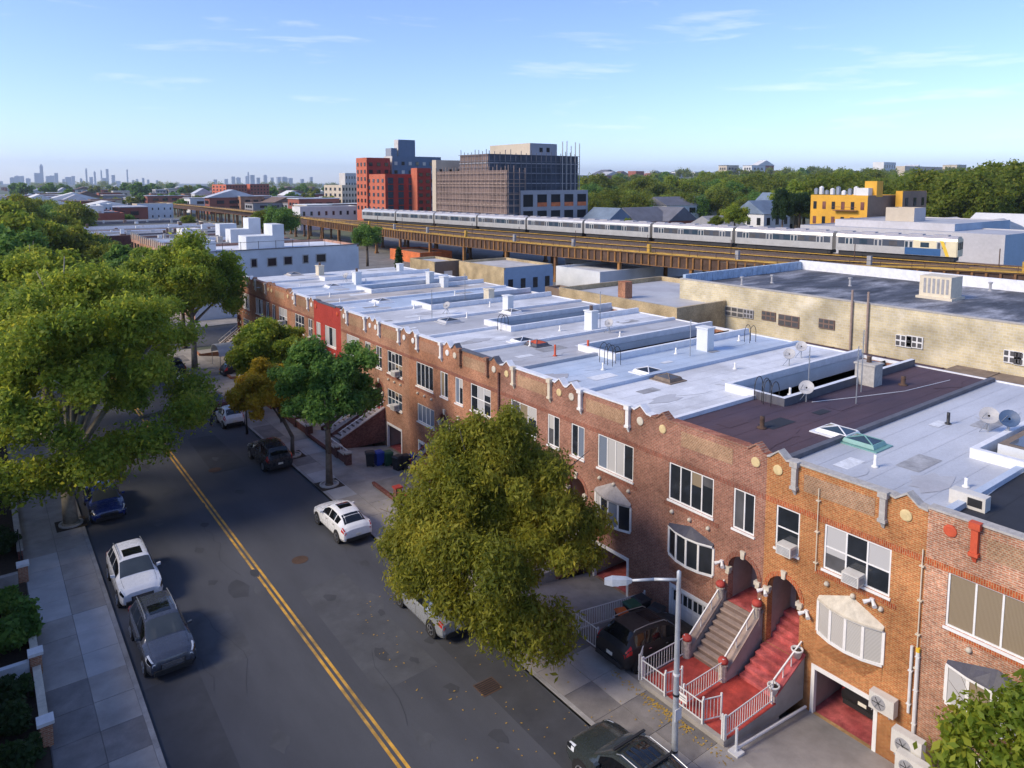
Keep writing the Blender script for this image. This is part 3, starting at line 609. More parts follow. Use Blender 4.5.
    for q in range(1, 6):
        yy = a + w*q/6 + rnd.uniform(-.1, .1)
        if abs(yy - yo) < CW + .4 and ct: x9 = CX0 - .4
        else: x9 = XB - .3
        sm.poly([(F+.5, yy, ZR+.006), (x9, yy, ZR+.006), (x9, yy+.05, ZR+.010), (F+.5, yy+.05, ZR+.010)])
    sm.build('roof_seam', rm, h)
    for q in range(7):
        px_, py_, pr_ = rnd.uniform(F+1.5, CX0-1.2) if q < 4 else rnd.uniform(CX0, XB-1.5), (a+b)/2 + rnd.uniform(-1.5, 1.5) - (s*.8 if q >= 4 else 0), rnd.uniform(.3, 1.1)
        el_ = [(px_ + pr_*rnd.uniform(.6, 1.5)*1.4*math.cos(t*math.pi/6), py_ + pr_*rnd.uniform(.5, 1.0)*math.sin(t*math.pi/6), ZR+.012+q*.0007) for t in range(12)] if q % 2 else [(px_-pr_, py_-pr_*.5, ZR+.0125+q*.0007), (px_+pr_, py_-pr_*.5, ZR+.0125+q*.0007), (px_+pr_, py_+pr_*.4, ZR+.0125+q*.0007), (px_-pr_, py_+pr_*.4, ZR+.0125+q*.0007)]
        pmm = ('roof_stain', rm, 'roof_patch_white', 'roof_lightgrey')[q % 4] if rm not in ('roof_purple', 'roof_black') else ('roof_black', rm, 'roof_purple', rm)[q % 4]
        M().poly(el_).build('roof_patch', pmm, h)
    pl_ = M().box(F+.33, CX0 if not door_low else XB, a-.13, a+.13, ZR-.03, ZR+.2, 0).build('party_wall', c.get('party', 'flashing_white'), h)
    M().box(XB-.02, XB+.1, a, b, ZR-.12, ZR+.07).build('gutter', 'flashing_white', h)
    return h, Y
# ------------------------------------------------------------------ the row, from the one nearest the camera to the corner
W1, W2, BL, CB, GB, CW_ = 'glass', 'glass_grey', 'blind_white', 'curtain_beige', 'glass_blue', 'curtain_white'
flat = [(0, 8.92), (1.2, 8.92), (6.05, 8.92)]
RUST = dict(brick='brick_rust', soldier='soldier_brown'); TAN = dict(brick='brick_tan', soldier='soldier_brown')
CFG = {
 0: dict(label='brick row house at the near right end of the row, past the black flat roof', brick='brick_rust', soldier='soldier_brown', roof='roof_tan', hood='awning_grey', brackets='limestone'),
 1: dict(label='row house with black roof, red painted bracket and four curtained panes', brick='brick_mixed', soldier='soldier_orange', roof='roof_black', outline=flat, coping='stone_grey', roundel_mat='red_terracotta', brackets='red_terracotta', hood='awning_dark', hh=.45, wpanes=(CB,), wcols=4, bpanes=(CB, CW_, CB, CW_), bcols=4, wide_shift=True, panel='panel_tan', garage='plain', bosses=(2.6, 4.6)),
 2: dict(label='bright orange brick row house with open garage and buff pediment over its bow window', brick='brick_orange', soldier='soldier_orange', roof='roof_silver', brackets='stone_grey', coping='stone_grey', hood='limestone', hh=.55, door_z=1.22, wcols=3, wrail=True, wpanes=(W1, CW_, W1, W1, W2, CW_), ncols=1, nrail=True, npanes=(W1,), bpanes=(BL,), bcols=4, garage='open', party='roof_blue', vest='red_worn'),
 3: dict(label='brown brick row house with purple-brown flat roof and white garage doors', brick='brick_brown', soldier='soldier_brown', roof='roof_purple', brackets=None, coping='brick_brown', hood='awning_dark', hh=.3, wcols=4, wpanes=(W1,), ncols=2, npanes=(W1, W2), bpanes=(W1,), bcols=4, party='flashing_dark', court_mat='flashing_dark', court_top='flashing_white', panel='panel_tan'),
 4: dict(label='brown brick row house with bright white roof and grey peaked awning behind the large tree', brick='brick_brown', soldier='soldier_brown', roof='roof_white', brackets='white_trim', hood='awning_grey', hh=.65, wcols=4, wpanes=(W1, CW_, CW_, 'curtain_blue'), ncols=2, npanes=('curtain_blue', W1), bpanes=(W1, 'curtain_blue', W1, CW_), bcols=4, garage='open', roundel_mat='limestone'),
 5: dict(label='brown brick row house with pale blue roof, its windows partly hidden by the large tree', brick='brick_brown', soldier='soldier_brown', roof='roof_blue', brackets='cream_paint', wcols=3, wpanes=(W1,), ncols=2, bow=False, party='roof_blue'),
 6: dict(label='rust brick row house with grey roof and thin slotted brackets, right of the drainpipe', roof='roof_lightgrey', brackets='brick_tan', coping='flashing_dark', wcols=3, wrail=True, wpanes=(W1, W1, CW_, CW_, W1, W1), ncols=2, npanes=(W1, 'curtain_blue'), bow=False, roundel_mat='limestone', party='roof_lightgrey', **RUST),
 7: dict(label='rust brick row house with white roof, red stoop and yellowish narrow window', roof='roof_white', brackets='white_trim', wcols=4, wpanes=(W1,), ncols=2, npanes=(W1, CB), bow=False, lcols=4, lrail=False, lpanes=('curtain_blue',), roundel_mat='white_trim', panel='brick_tan', **RUST),
 8: dict(label='tan brick row house with grey roof and grey stone stoop over an open garage', roof='roof_lightgrey', brackets='white_trim', wcols=4, wrail=True, wpanes=(W1,), ncols=2, nrail=True, bow=False, lcols=4, lpanes=(GB, W1), garage='open', roundel_mat='white_trim', **TAN),
 9: dict(label='tan brick row house with white roof next to the red painted house', roof='roof_white', brackets='white_trim', wcols=3, wrail=True, wpanes=(W1, CW_), ncols=2, nrail=True, bow=False, lcols=4, lpanes=(CW_,), roundel_mat='white_trim', **TAN),
 10: dict(label='row house with bright red painted brick front', brick='brick_red_paint', soldier='brick_red_paint', roof='roof_blue', brackets=None, panel='brick_red_paint', coping='flashing_dark', outline=[(0, 8.95), (.9, 8.95), (1, 8.86), (5, 8.86), (5.1, 8.98), (6.05, 8.98)], wcols=3, wpanes=(CW_, W1), ncols=2, npanes=(CW_,), bow=False, roundel_mat='red_terracotta'),
 11: dict(label='tan brick row house with white brackets beyond the red painted house', roof='roof_tan', brackets='white_trim', wcols=3, wrail=True, wpanes=(W1,), ncols=2, nrail=True, bow=False, lpanes=(GB,), roundel_mat='white_trim', **TAN),
 12: dict(label='dark rust brick row house second from the far street corner', roof='roof_blue', brackets=None, coping='brick_tan', wcols=3, wrail=True, wpanes=(W1, CW_), ncols=2, bow=False, **RUST),
 13: dict(label='dark rust brick corner row house behind the street tree', roof='roof_white', brackets='limestone', coping='brick_tan', wcols=3, wpanes=(CW_, W1), ncols=2, bow=False, court=False, **RUST),
}
HOUSE = {}
CFG[13]['court'] = True; CFG[13]['label'] = 'dark rust brick row house next to the far corner house'
CFG[14] = dict(label='corner row house at the far end behind the forked street tree', roof='roof_white', brackets='limestone', coping='flashing_white', wcols=3, wpanes=(CW_, W1), ncols=2, bow=False, court=False, **RUST)
for i in range(15): HOUSE[i] = house(i, i % 2 == 1, CFG[i])
# ================================================================== what stands on the roofs
def hs(y):
    for i in range(15):
        if BND[i] <= y < BND[i+1]: return HOUSE[i][0]
    return HOUSE[14][0]
def vent(u, v, h=.42, r=.065, m='white_trim', cap=False):
    x, y, z = G(u, v, ZR); q = M().lathe((x, y, ZR), [(r*2.2, 0), (r*2.0, .05), (r, .08), (r, h*.7)] + ([(r*1.7, h*.72), (r*1.7, h*.95), (r*.9, h)] if cap else [(r, h)]), 10)
    q.build('vent_pipe', m, hs(y), True)
def skylight(u, v, sx=.9, sy=1.1, m='flashing_white', gm='glass_blue', z=ZR):
    x, y, _ = G(u, v, z); h = hs(y)
    f = M().box(x-sx, x+sx, y-sy, y+sy, z-.02, z+.05).prism([(x-sx*.8, y-sy*.8, z+.06), (x+sx*.8, y-sy*.8, z+.06), (x+sx*.8, y+sy*.8, z+.06), (x-sx*.8, y+sy*.8, z+.06)], [(x-sx*.7, y-sy*.7, z+.22), (x+sx*.7, y-sy*.7, z+.22), (x+sx*.7, y+sy*.7, z+.22), (x-sx*.7, y+sy*.7, z+.22)])
    o = f.build('skylight', m, h); a, b = sx*.66, sy*.66; g_ = M(); t = z + .224
    for P in ([(x-a, y-b, t), (x+a, y-b, t), (x, y, t+.16)], [(x+a, y-b, t), (x+a, y+b, t), (x, y, t+.16)], [(x+a, y+b, t), (x-a, y+b, t), (x, y, t+.16)], [(x-a, y+b, t), (x-a, y-b, t), (x, y, t+.16)]): g_.poly(P)
    g_.build('skylight_pane', gm, o)
    r_ = M()
    for cx_, cy_ in ((-a, -b), (a, -b), (a, b), (-a, b)): r_.tube((x+cx_, y+cy_, t), (x, y, t+.165), .03, .03, 5)
    r_.build('skylight_bar', m, o)
def dish(u, v, r=.34, m='dish_grey', z=ZR, up=.75, az=200):
    x, y, _ = G(u, v, z); h = hs(y); d = Vector((math.cos(math.radians(az))*.8, math.sin(math.radians(az))*.8, .6)).normalized()
    c = Vector((x, y, z+up)); a = d.orthogonal().normalized(); b = d.cross(a); N = 16; q = M()
    rings = [[c + (a*math.cos(2*math.pi*k/N) + b*math.sin(2*math.pi*k/N))*r*t + d*(.22*r*t*t) for k in range(N)] for t in (.12, .55, 1.0)]
    back = [[p - d*.025 for p in rg] for rg in rings]
    for R_ in (rings, back):
        i0 = len(q.v)
        for rg in R_: q.v += [tuple(p) for p in rg]
        q.f.append(tuple(range(i0, i0+N))); q.m.append(0)
        for j in range(2):
            for k in range(N): q.f.append((i0+j*N+k, i0+j*N+(k+1) % N, i0+(j+1)*N+(k+1) % N, i0+(j+1)*N+k)); q.m.append(0)
    o = q.build('satellite_dish', m, h, True)
    p = M().tube((x, y, z), c - d*.03, .035, .035, 6).tube((x+.35, y+.2, z), (x, y, z+up*.7), .02, .02, 5).tube((x-.3, y+.25, z), (x, y, z+up*.7), .02, .02, 5)
    p.tube(c - b*r*.9, c + d*.5 - b*.1, .015, .015, 5).build('dish_mount', 'galvanised', o)
def chimney(u, v, sx=.35, sy=.5, h=1.5, m='whitewash', pots=1, z=ZR, dark=None):
    x, y, _ = G(u, v, z); q = M().box(x-sx, x+sx, y-sy, y+sy, z-.05, z+h).box(x-sx-.06, x+sx+.06, y-sy-.06, y+sy+.06, z+h, z+h+.1)
    o = q.build('chimney', m, hs(y))
    for k in range(pots): M().lathe((x, y + (k-(pots-1)/2)*.4, z+h+.1), [(.14, 0), (.12, .3), (.15, .32), (.15, .36)], 10).build('chimney_pot', dark or 'brown_roof', o, True)
def ladder(u, v, z=ZR, h=1.0, dx=1.0):
    x, y, _ = G(u, v, z); q = M()
    for e in (-.22, .22):
        q = M()
        pts = [Vector((x + .35*math.cos(t)*1.0, y+e, z + .42 + .55*math.sin(t) + .25)) for t in np.linspace(-.2, math.pi+.2, 9)]
        q.path([Vector((x+.35, y+e, z-.0))] + pts + [Vector((x-.35, y+e, z+.0))], [.022]*11, 6)
        q.build('ladder_hoop', 'black_metal', hs(y))
for a in ((875, 467, .5), (966, 487, .35), (739, 341), (676, 354), (603, 370, .45), (735, 369, .4), (448, 352, .5), (530, 346), (414, 309), (467, 318, .5), (375, 306), (340, 304, .5), (330, 297), (560, 331), (420, 322), (300, 288, .4), (620, 337, .4), (790, 395, .4), (455, 296, .5), (366, 283, .5), (490, 307, .5)): vent(*a)
vent(762, 428, .55, .11, 'rust_dark'); vent(948, 424, .55, .07, 'black_metal', False); vent(903, 385, .5, .12, 'rust_dark'); vent(555, 356, .75, .07, 'red_terracotta', False); vent(588, 352, .8, .08, 'red_terracotta', False)
skylight(838, 434, .75, .95, 'flashing_white', 'glass_blue'); skylight(864, 444, .7, .9, 'skylight_green', 'glass_blue'); skylight(648, 373, .8, .85, 'flashing_white', 'glass'); skylight(668, 380, .7, .8, 'roof_brown', 'glass_grey')
skylight(523, 342, .9, .8, 'flashing_white', 'glass'); skylight(537, 345, .7, .8, 'flashing_dark', 'red_terracotta'); skylight(449, 322, .9, .9, 'roof_lightgrey', 'glass'); skylight(382, 302, .9, 1.0, 'flashing_white', 'glass_grey'); skylight(333, 287, .9, 1.0, 'flashing_white', 'glass_grey'); skylight(294, 275, .9, 1.0, 'roof_tan', 'glass'); skylight(512, 313, .8, .9, 'flashing_white', 'glass_grey')
dish(789, 366, .36); dish(801, 358, .36); dish(806, 402, .38); dish(988, 432, .4); dish(1008, 440, .4, 'dish_blue', ZR, .95); dish(447, 314); dish(609, 333); dish(346, 282)
chimney(868, 384, .45, .55, 1.15, 'stone_grey', 1); chimney(705, 350, .35, .45, 1.5, 'whitewash', 0); chimney(591, 330, .32, .42, 1.45, 'whitewash', 1); chimney(508, 312, .3, .4, 1.4, 'whitewash', 0); chimney(489, 302, .32, .42, 1.2, 'cream_paint', 0); chimney(357, 284, .35, .5, 1.3, 'whitewash', 1); chimney(430, 284, .3, .4, 1.3, 'whitewash', 0); chimney(444, 287, .3, .45, 1.1, 'whitewash', 0); chimney(320, 275, .35, .5, 1.1, 'cream_paint', 1); chimney(400, 274, .3, .4, 1.2, 'whitewash', 0)
ladder(762, 400); ladder(771, 404); ladder(606, 362); ladder(614, 365); ladder(503, 330); ladder(750, 342)
def mast(u, v, h=3.2, u2=None, m='galvanised'):
    x, y, _ = G(u, v, ZR); q = M().tube((x, y, ZR), (x, y, ZR+h), .035, .025, 6)
    for k in range(4): q.tube((x-.35+.05*k, y-.2, ZR+h-.1-.2*k), (x+.35-.05*k, y+.2, ZR+h-.1-.2*k), .012, .012, 4)
    q.build('antenna_mast', m, hs(y))
mast(856, 404, 3.0); mast(861, 392, 3.4); mast(808, 395, 2.6); mast(690, 356, 2.4); mast(600, 330, 3.0); mast(465, 300, 2.6); mast(432, 318, 2.4)
# cables lying over the roofs
for pts in ([(812, 402), (857, 397), (905, 391), (950, 380)], [(985, 497), (1010, 478), (1024, 472)]):
    P = [G(u, v, ZR+.02) for u, v in pts]; M().path(P, [.02]*len(P), 5).build('roof_cable', 'white_paint', hs(P[1][1]))
x, y, _ = G(968, 506, ZR)
M().box(x-.2, x+.25, y-.6, y+.55, ZR, ZR+.5).box(x-.22, x-.2, y-.5, y-.05, ZR+.12, ZR+.4, 1).build('roof_fan_unit', ['air_con', 'car_trim'], hs(9.0))
# a low dark hatch with white sides at the right edge (stair bulkhead of the silver roof)
x, y, _ = G(1003, 452, ZR); q = M().box(x-.6, x+6, y-1.9, y, ZR-.02, ZR+.5, 0, 1); q.build('light_shaft', ['whitewash', 'roof_brown'], HOUSE[2][0])
M().box(x-.3, x+5.8, y-1.6, y-.3, ZR+.5, ZR+.53).build('shaft_cover', 'glass_grey', HOUSE[2][0])
# ================================================================== fences, stoops, forecourts
def fence(p, q, z0, h, label, m='white_paint', sp=.14, posts=True, z1=None, cat='fence', tip=.0, name='metal_fence'):
    p = Vector((*p, z0)); q = Vector((*q, z0 if z1 is None else z1)); d = q - p; L = d.length; U = Vector((0, 0, 1))
    t = empty(name, p, label, cat); ORG[t.name] = p
    for hh in (.12, h-.05): M().bar(p + U*hh, q + U*hh, .03, .035).build('rail', m, t)
    n = max(2, int(L/sp)); pk = None
    for k in range(1, n):
        c = p + d*k/n
        if pk is None: pk = M().box(-.009, .009, -.009, .009, 0, h - .2 + tip).build('picket', m, t, local=True); o = pk
        else: o = inst(pk, 'picket', t, (0, 0, 0))
        o.location = c - p + U*.135
    if posts:
        for c in (p, q): M().box(c.x-.03, c.x+.03, c.y-.03, c.y+.03, c.z, c.z+h+.06).build('post', m, t)
    return t
def stoop(i, tread, riser, cheek, rail='white_trim', x0=22.5, n=9, z0=.36, o0=.22, o1=1.66, balls=None, post='stone_mottled', skip=(), zt=2.05):
    h, Y = HOUSE[i]; ya, yb = sorted((Y(o0), Y(o1)))
    st = M().box(F-.3, F-.004, ya+.02, yb-.02, -.2, zt-.05).build('stoop', riser, h)
    run = (F - x0)/n; rise = (zt - z0)/n
    for k in range(n):
        xa = x0 + k*run; zt = z0 + (k+1)*rise
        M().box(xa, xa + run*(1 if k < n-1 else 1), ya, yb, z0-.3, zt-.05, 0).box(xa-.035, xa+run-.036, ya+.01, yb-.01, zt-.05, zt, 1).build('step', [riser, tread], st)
    for side, o in (('a', o0-.16), ('b', o1+.16)):
        if side in skip: continue
        y = Y(o); A = Vector((x0-.15, y, z0+.32)); B = Vector((F-.03, y, zt+.32)); w = .13
        q = M().prism([(A.x, y-w, -.2), (A.x, y+w, -.2), (A.x, y+w, A.z), (A.x, y-w, A.z)], [(B.x, y-w, -.2), (B.x, y+w, -.2), (B.x, y+w, B.z), (B.x, y-w, B.z)])
        q.build('cheek_wall', cheek, st)
        M().prism([(A.x-.05, y-w-.03, A.z), (A.x-.05, y+w+.03, A.z), (A.x-.05, y+w+.03, A.z+.07), (A.x-.05, y-w-.03, A.z+.07)], [(B.x, y-w-.03, B.z), (B.x, y+w+.03, B.z), (B.x, y+w+.03, B.z+.07), (B.x, y-w-.03, B.z+.07)]).build('cheek_coping', tread, st)
        if rail:
            U = Vector((0, 0, 1)); r = M(); yy = Vector((0, (1 if side == 'a' else -1)*(.02 if Y(1) > Y(0) else -.02), 0))
            r.bar(A + U*.55 + yy, B + U*.5 + yy, .05, .05)
            for k in range(4):
                c = A.lerp(B, (k+.15)/3.4); r.bar(c + U*.07 + yy, c + U*.55 + yy, .03, .03)
            r.build('handrail', rail, st)
        if balls:
            for c in (A, B - Vector((.15, 0, 0))):
                M().lathe((c.x-.08, c.y, c.z-.1 if c is A else c.z-.2), [(.16, -.3), (.16, .42), (.2, .44), (.2, .5)], 10).build('newel', post, st)
                M().lathe((c.x-.08, c.y, (c.z-.1 if c is A else c.z-.2)+.5), [(.10, 0), (.19, .03), (.2, .12), (.15, .2), (.05, .23)], 12).build('newel_cap', balls, st, True)
    return st
def platform(i, m, x0=19.75, x1=22.55, z=.36, o0=0, o1=1.95, side='concrete'):
    h, Y = HOUSE[i]; ya, yb = sorted((Y(o0), Y(o1)))
    M().box(x0, x1, ya+.003, yb-.003, -1.0, z, 0, 1).box(x0-.06, x0+.12, ya-.02, yb+.02, z-.12, z+.03, 0).build('platform', [side, m], h)
def drive(i, m='concrete', x0=HX0):
    h, Y = HOUSE[i]; ya, yb = sorted((Y(1.95), Y(6.05)))
    q = M(); q.prism([(x0, ya, -.25), (x0, yb, -.25), (x0, yb, .13), (x0, ya, .13)], [(F, ya, -.95), (F, yb, -.95), (F, yb, -.572), (F, ya, -.572)])
    q.build('driveway', m, h)
for i in range(15):
    drive(i, 'concrete' if i % 3 else 'concrete_dark')
platform(2, 'red_paint', x1=23.0); platform(3, 'red_paint')
stoop(2, 'red_worn', 'red_worn', 'concrete', balls=None, skip=('a',), x0=22.95, n=5, zt=1.22)
stoop(3, 'stair_brown', 'stair_riser', 'concrete', balls='red_paint')
for i in (0, 1): platform(i, 'concrete_dark'); stoop(i, 'stair_grey', 'stair_riser', 'brick_rust')
for i in (4, 5): platform(i, 'concrete'); stoop(i, 'stair_grey', 'stair_riser', 'brick_brown')
for i in (6, 7): platform(i, 'concrete_dark', side='brick_dark'); stoop(i, 'stair_brown', 'red_worn', 'brick_red_paint', rail='red_paint')
for i in (8, 9): platform(i, 'concrete', x1=21.2, side='brick_dark'); stoop(i, 'stair_grey', 'stair_riser', 'brick_dark', x0=21.1, n=10)
for i in (10, 11, 12, 13, 14): platform(i, 'concrete', side='brick_rust'); stoop(i, 'stair_grey', 'stair_riser', 'brick_dark')
# newel posts with flower pots on the red stoop, and the flower pots
h2 = HOUSE[2][0]; Y2 = HOUSE[2][1]
for (x, z) in ((F-.35, 1.55), (22.78, .72)):
    y = Y2(1.82); M().lathe((x, y, z-.02), [(.12, 0), (.2, .28), (.23, .3), (.23, .36), (.19, .36), (.17, .3)], 12).build('flower_pot', 'pot_white', h2, True)
    M().lathe((x, y, z+.28), [(.17, 0), (.1, .05)], 8).build('pot_soil', 'soil', h2)
# white railings round the red forecourt
pz = .39
fence((19.78, 18.2), (19.78, 17.05), pz, .85, 'white picket railing at the left front corner of the red forecourt')
fence((19.78, 16.45), (19.78, 15.3), pz, .85, 'white front railing beside the lamp post on the red forecourt')
fence((19.78, 14.45), (19.78, 13.75+.62), pz, .85, 'short white front railing at the right corner of the red forecourt')
fence((19.84, 14.36), (22.65, 14.42), pz, .85, 'white side railing of the red forecourt next to the sloping driveway')
fence((19.84, 18.2), (22.2, 18.16), pz, .85, 'white side railing of the red forecourt next to the black car')
fence((19.9, 16.25), (22.2, 16.27), pz, .85, 'white dividing railing across the middle of the red forecourt')
fence((19.82, 17.05), (20.5, 16.85), pz, .95, 'white gate standing ajar in front of the brown steps', cat='gate', name='metal_gate')
fence((19.82, 15.3), (20.5, 15.05), pz, .95, 'white gate standing ajar in front of the red steps', cat='gate', name='metal_gate')
fence((19.86, 22.3), (24.3, 22.3), .13, .95, 'white railing running to the house between two sloping driveways', z1=-.5, name='metal_fence')
fence((19.86, 22.25), (19.86, 20.75), .13, 1.0, 'white gate leaf on the pavement left of the black car', cat='gate', name='metal_gate')
fence((19.95, 18.5), (20.75, 19.0), .13, 1.0, 'white gate leaf folded open right of the black car', cat='gate', name='metal_gate')
# sign on the railing
q = M().box(19.70, 19.725, 15.95, 16.42, .75, 1.05, 0); q.box(19.695, 19.70, 16.0, 16.37, .92, .98, 1).box(19.695, 19.70, 16.0, 16.3, .84, .87, 1)
tag(q.build('notice_board', ['white_trim', 'grey_paint']), 'small white notice fixed to the railing behind the lamp post', 'sign')
# low white pipe rail along the driveway by the red forecourt
a0 = Vector((19.9, 13.95, .28)); a1 = Vector((24.3, 14.05, -.25))
q = M().tube(a0, a1, .05, .05, 8).tube((19.9, 13.95, .1), a0 + Vector((0, 0, .75)), .05, .05, 8).box(19.7, 20.1, 13.75, 14.15, .12, .2)
tag(q.build('pipe_barrier', 'white_paint'), 'white pipe rail sloping down beside the driveway of the open garage', 'rail')
# low brick garden walls of the houses further along
def lowwall(p, q, z0, h, m, label, cap='stair_brown', n=3, rail=None):
    p = Vector((*p, z0)); q = Vector((*q, z0)); t = empty('garden_wall', p, label, 'wall'); d = (q-p); U = Vector((0, 0, 1))
    M().bar(p + U*h/2, q + U*h/2, .22, h).build('wall_body', m, t); M().bar(p + U*(h+.03), q + U*(h+.03), .28, .06).build('wall_coping', cap, t)
    for k in range(n):
        c = p + d*k/(n-1); M().box(c.x-.2, c.x+.2, c.y-.2, c.y+.2, c.z, c.z+h+.25).build('pier', m, t); M().box(c.x-.25, c.x+.25, c.y-.25, c.y+.25, c.z+h+.25, c.z+h+.34).build('pier_cap', cap, t)
    if rail:
        r = M().bar(p + U*(h+.45), q + U*(h+.45), .04, .04)
        for k in range(12): c = p + d*(k+.5)/12; r.bar(c + U*h, c + U*(h+.45), .025, .025)
        r.build('rail', rail, t)
lowwall((19.95, 38.6), (19.95, 34.6), .13, .6, 'brick_dark', 'low red brick garden wall in front of the rubbish bins', 'brick_red_paint', 4)
lowwall((19.95, 49.2), (19.95, 45.9), .13, .55, 'brick_dark', 'low brick wall with pale railing below the grey stone stoop', 'stone_grey', 3, 'white_paint')
lowwall((19.95, 70.5), (19.95, 63.5), .13, .7, 'brick_tan', 'tan brick garden wall with piers beyond the white hatchback', 'limestone', 5)
lowwall((19.95, 58.5), (19.95, 53.0), .13, .6, 'brick_dark', 'dark brick garden wall behind the yellowing street tree', 'stone_grey', 3)
lowwall((19.95, 33.6), (19.95, 29.0), .13, .6, 'brick_rust', 'brick garden wall behind the crown of the large tree', 'stair_brown', 3)
# wheelie bins
def bin_(x, y, z, m, label, s=1.0, lid=None, tip=0):
    t = empty('wheelie_bin', (x, y, z), label, 'bin', rz=rnd.uniform(-.4, .4)); a, b, hh = .24*s, .30*s, .95*s
    M().prism([(-a, -a, .06), (a, -a, .06), (a, a, .06), (-a, a, .06)], [(-b, -b, hh), (b, -b, hh), (b, b, hh), (-b, b, hh)]).build('tub', m, t, local=True)
    M().prism([(-b-.04, -b-.03, hh), (b+.04, -b-.03, hh), (b+.04, b+.03, hh), (-b-.04, b+.03, hh)], [(-b*.8, -b*.8, hh+.09), (b*.8, -b*.8, hh+.09), (b*.8, b*.8, hh+.09), (-b*.8, b*.8, hh+.09)]).build('lid', lid or m, t, local=True)
    for e in (-1, 1): M().lathe((a*.9, e*a*1.05-.03, .1), [(.1, 0), (.1, .06)], 10, axis='y').build('wheel', 'rubber', t, local=True)
    M().tube((b+.06, -b*.7, hh-.05), (b+.06, b*.7, hh-.05), .018, .018, 5).build('handle', 'rubber', t, local=True)
bin_(23.6, 21.85, -.42, 'bin_black', 'black wheelie bin against the brick wall beside the white railing', 1.05)
bin_(22.9, 21.75, -.32, 'bin_black', 'black wheelie bin between the two others by the white railing', 1.0, 'bin_green')
bin_(22.2, 21.7, -.22, 'bin_black', 'black bin with orange lid nearest the street by the white railing', .8, 'bin_orange')
bin_(23.7, 21.0, -.43, 'bin_black', 'dark bin standing left of the white garage doors', 1.0)
for u, v, m, lb in ((370, 466, 'bin_black', 'black bin at the left end of the bins behind the red garden wall'), (379, 464, 'bin_blue', 'blue bin among those behind the red garden wall'), (388, 463, 'bin_green', 'green bin behind the red garden wall'), (398, 467, 'bin_black', 'black bin right of the green bin behind the red garden wall'), (405, 465, 'bin_black', 'black bin next to the last blue bin behind the red garden wall'), (413, 463, 'bin_blue', 'blue bin at the right end of the bins behind the red garden wall')):
    x, y, _ = G(u, v, -.1); bin_(x, y, .13 - .149*(x-HX0), m, lb, 1.0)
x, y, _ = G(237, 412, .13); bin_(x, y, .135, 'bin_black', 'black bin on the pavement behind the small white hatchback', 1.1)
# ------------------------------------------------------------------ air conditioners, pipes and flood lights on the fronts
def ac(y, z, label, out=.42, w=.62, h=.4):
    t = empty('window_air_conditioner', (F-out, y, z), label, 'air conditioner')
    M().box(F-out, F+.05, y-w/2, y+w/2, z, z+h).build('casing', 'air_con', t)
    for k in range(6): M().box(F-out-.012, F-out, y-w/2+.05, y+w/2-.05, z+.05+k*.052, z+.075+k*.052).build('grille_slat', 'grey_paint', t)
    for k in range(2): M().box(F-out+.08, F-.05, y-w/2-.008 if k == 0 else y+w/2, y-w/2 if k == 0 else y+w/2+.008, z+.08, z+h-.1).build('side_vent', 'grey_paint', t)
H2Y, H8Y, H9Y, H4Y, H6Y = [HOUSE[k][1] for k in (2, 8, 9, 4, 6)]
ac(H2Y(1.1), 5.30, 'white window air conditioner in the narrow upper window of the orange house')
ac(H2Y(3.75), 5.34, 'white window air conditioner in the wide upper window of the orange house')
ac(H8Y(4.2), 5.36, 'air conditioner in the wide upper window of the house with grey stone stoop')
ac(H8Y(4.0), 2.78, 'air conditioner in the lower window above the open garage with grey stone stoop')
ac(H9Y(1.0), 5.36, 'air conditioner in the narrow window left of the paired doors with grey stoop')
ac(HOUSE[12][1](3.6), 5.36, 'air conditioner in the upper window near the far street corner')
def condenser(x, y, z, label, m='air_con', w=.85, h=.62, d=.32):
    t = empty('condenser_unit', (x, y, z), label, 'air conditioner')
    M().box(x, x+d, y-w/2, y+w/2, z, z+h).build('casing', m, t)
    M().lathe((x, y+.1, z+h/2), [(.25, 0), (.25, -.015), (.21, -.02), (.21, -.005)], 16, axis='x').build('fan_ring', 'grey_paint', t)
    f = M()
    for k in range(6):
        a = k*math.pi/3; f.bar((x-.008, y+.1, z+h/2), (x-.008, y+.1+.2*math.cos(a), z+h/2+.2*math.sin(a)), .05, .006)
    f.build('fan_blades', 'car_trim', t)
    for e in (-1, 1): M().bar((x+d+.02, y+e*w*.35, z-.03), (x-.02, y+e*w*.35, z-.03), .04, .04).build('bracket', 'grey_paint', t)
p = FX(887, 700, F); condenser(F-.42, p[1], p[2]-.3, 'wall-hung condenser unit right of the open garage')
p = FX(910, 745, 23.6); condenser(23.3, p[1], p[2]-.35, 'condenser unit standing in the yard right of the open garage', w=.95, h=.8)
p = FX(918, 762, 23.2); condenser(22.9, p[1]+.1, p[2]-.55, 'lower condenser unit at the bottom edge in front of the leafy branches', w=.95, h=.7)
q = M().box(22.8, 24.5, 9.6, 10.9, -.3, .8); 
def drain(y, z0, z1, label, r=.05, m='white_paint', x=F-.07):
    t = M().tube((x, y, z0), (x, y, z1), r, r, 8)
    for zz in np.arange(z0+.3, z1, 1.2): t.box(x-.06, x+.07, y-.07, y+.07, zz, zz+.04)
    return tag(t.build('drainpipe', m), label, 'pipe')
pa = FX(912, 646, F-.07); pb = FX(906, 700, F-.07); drain(pa[1], pb[2]-.4, pa[2], 'white drainpipe between the wall-hung condenser and the narrow grey pipe')
pa = FX(918, 652, F-.07); pp_ = drain(pa[1]-.0, pb[2]-1.0, pa[2], 'thicker white pipe with a yellow top next to the drainpipe', .065)
q = M().tube((F-.07, pa[1], pa[2]), (F-.07, pa[1], pa[2]+.14), .068, .068, 8); q.build('pipe_cap', 'yellow_panel', pp_)
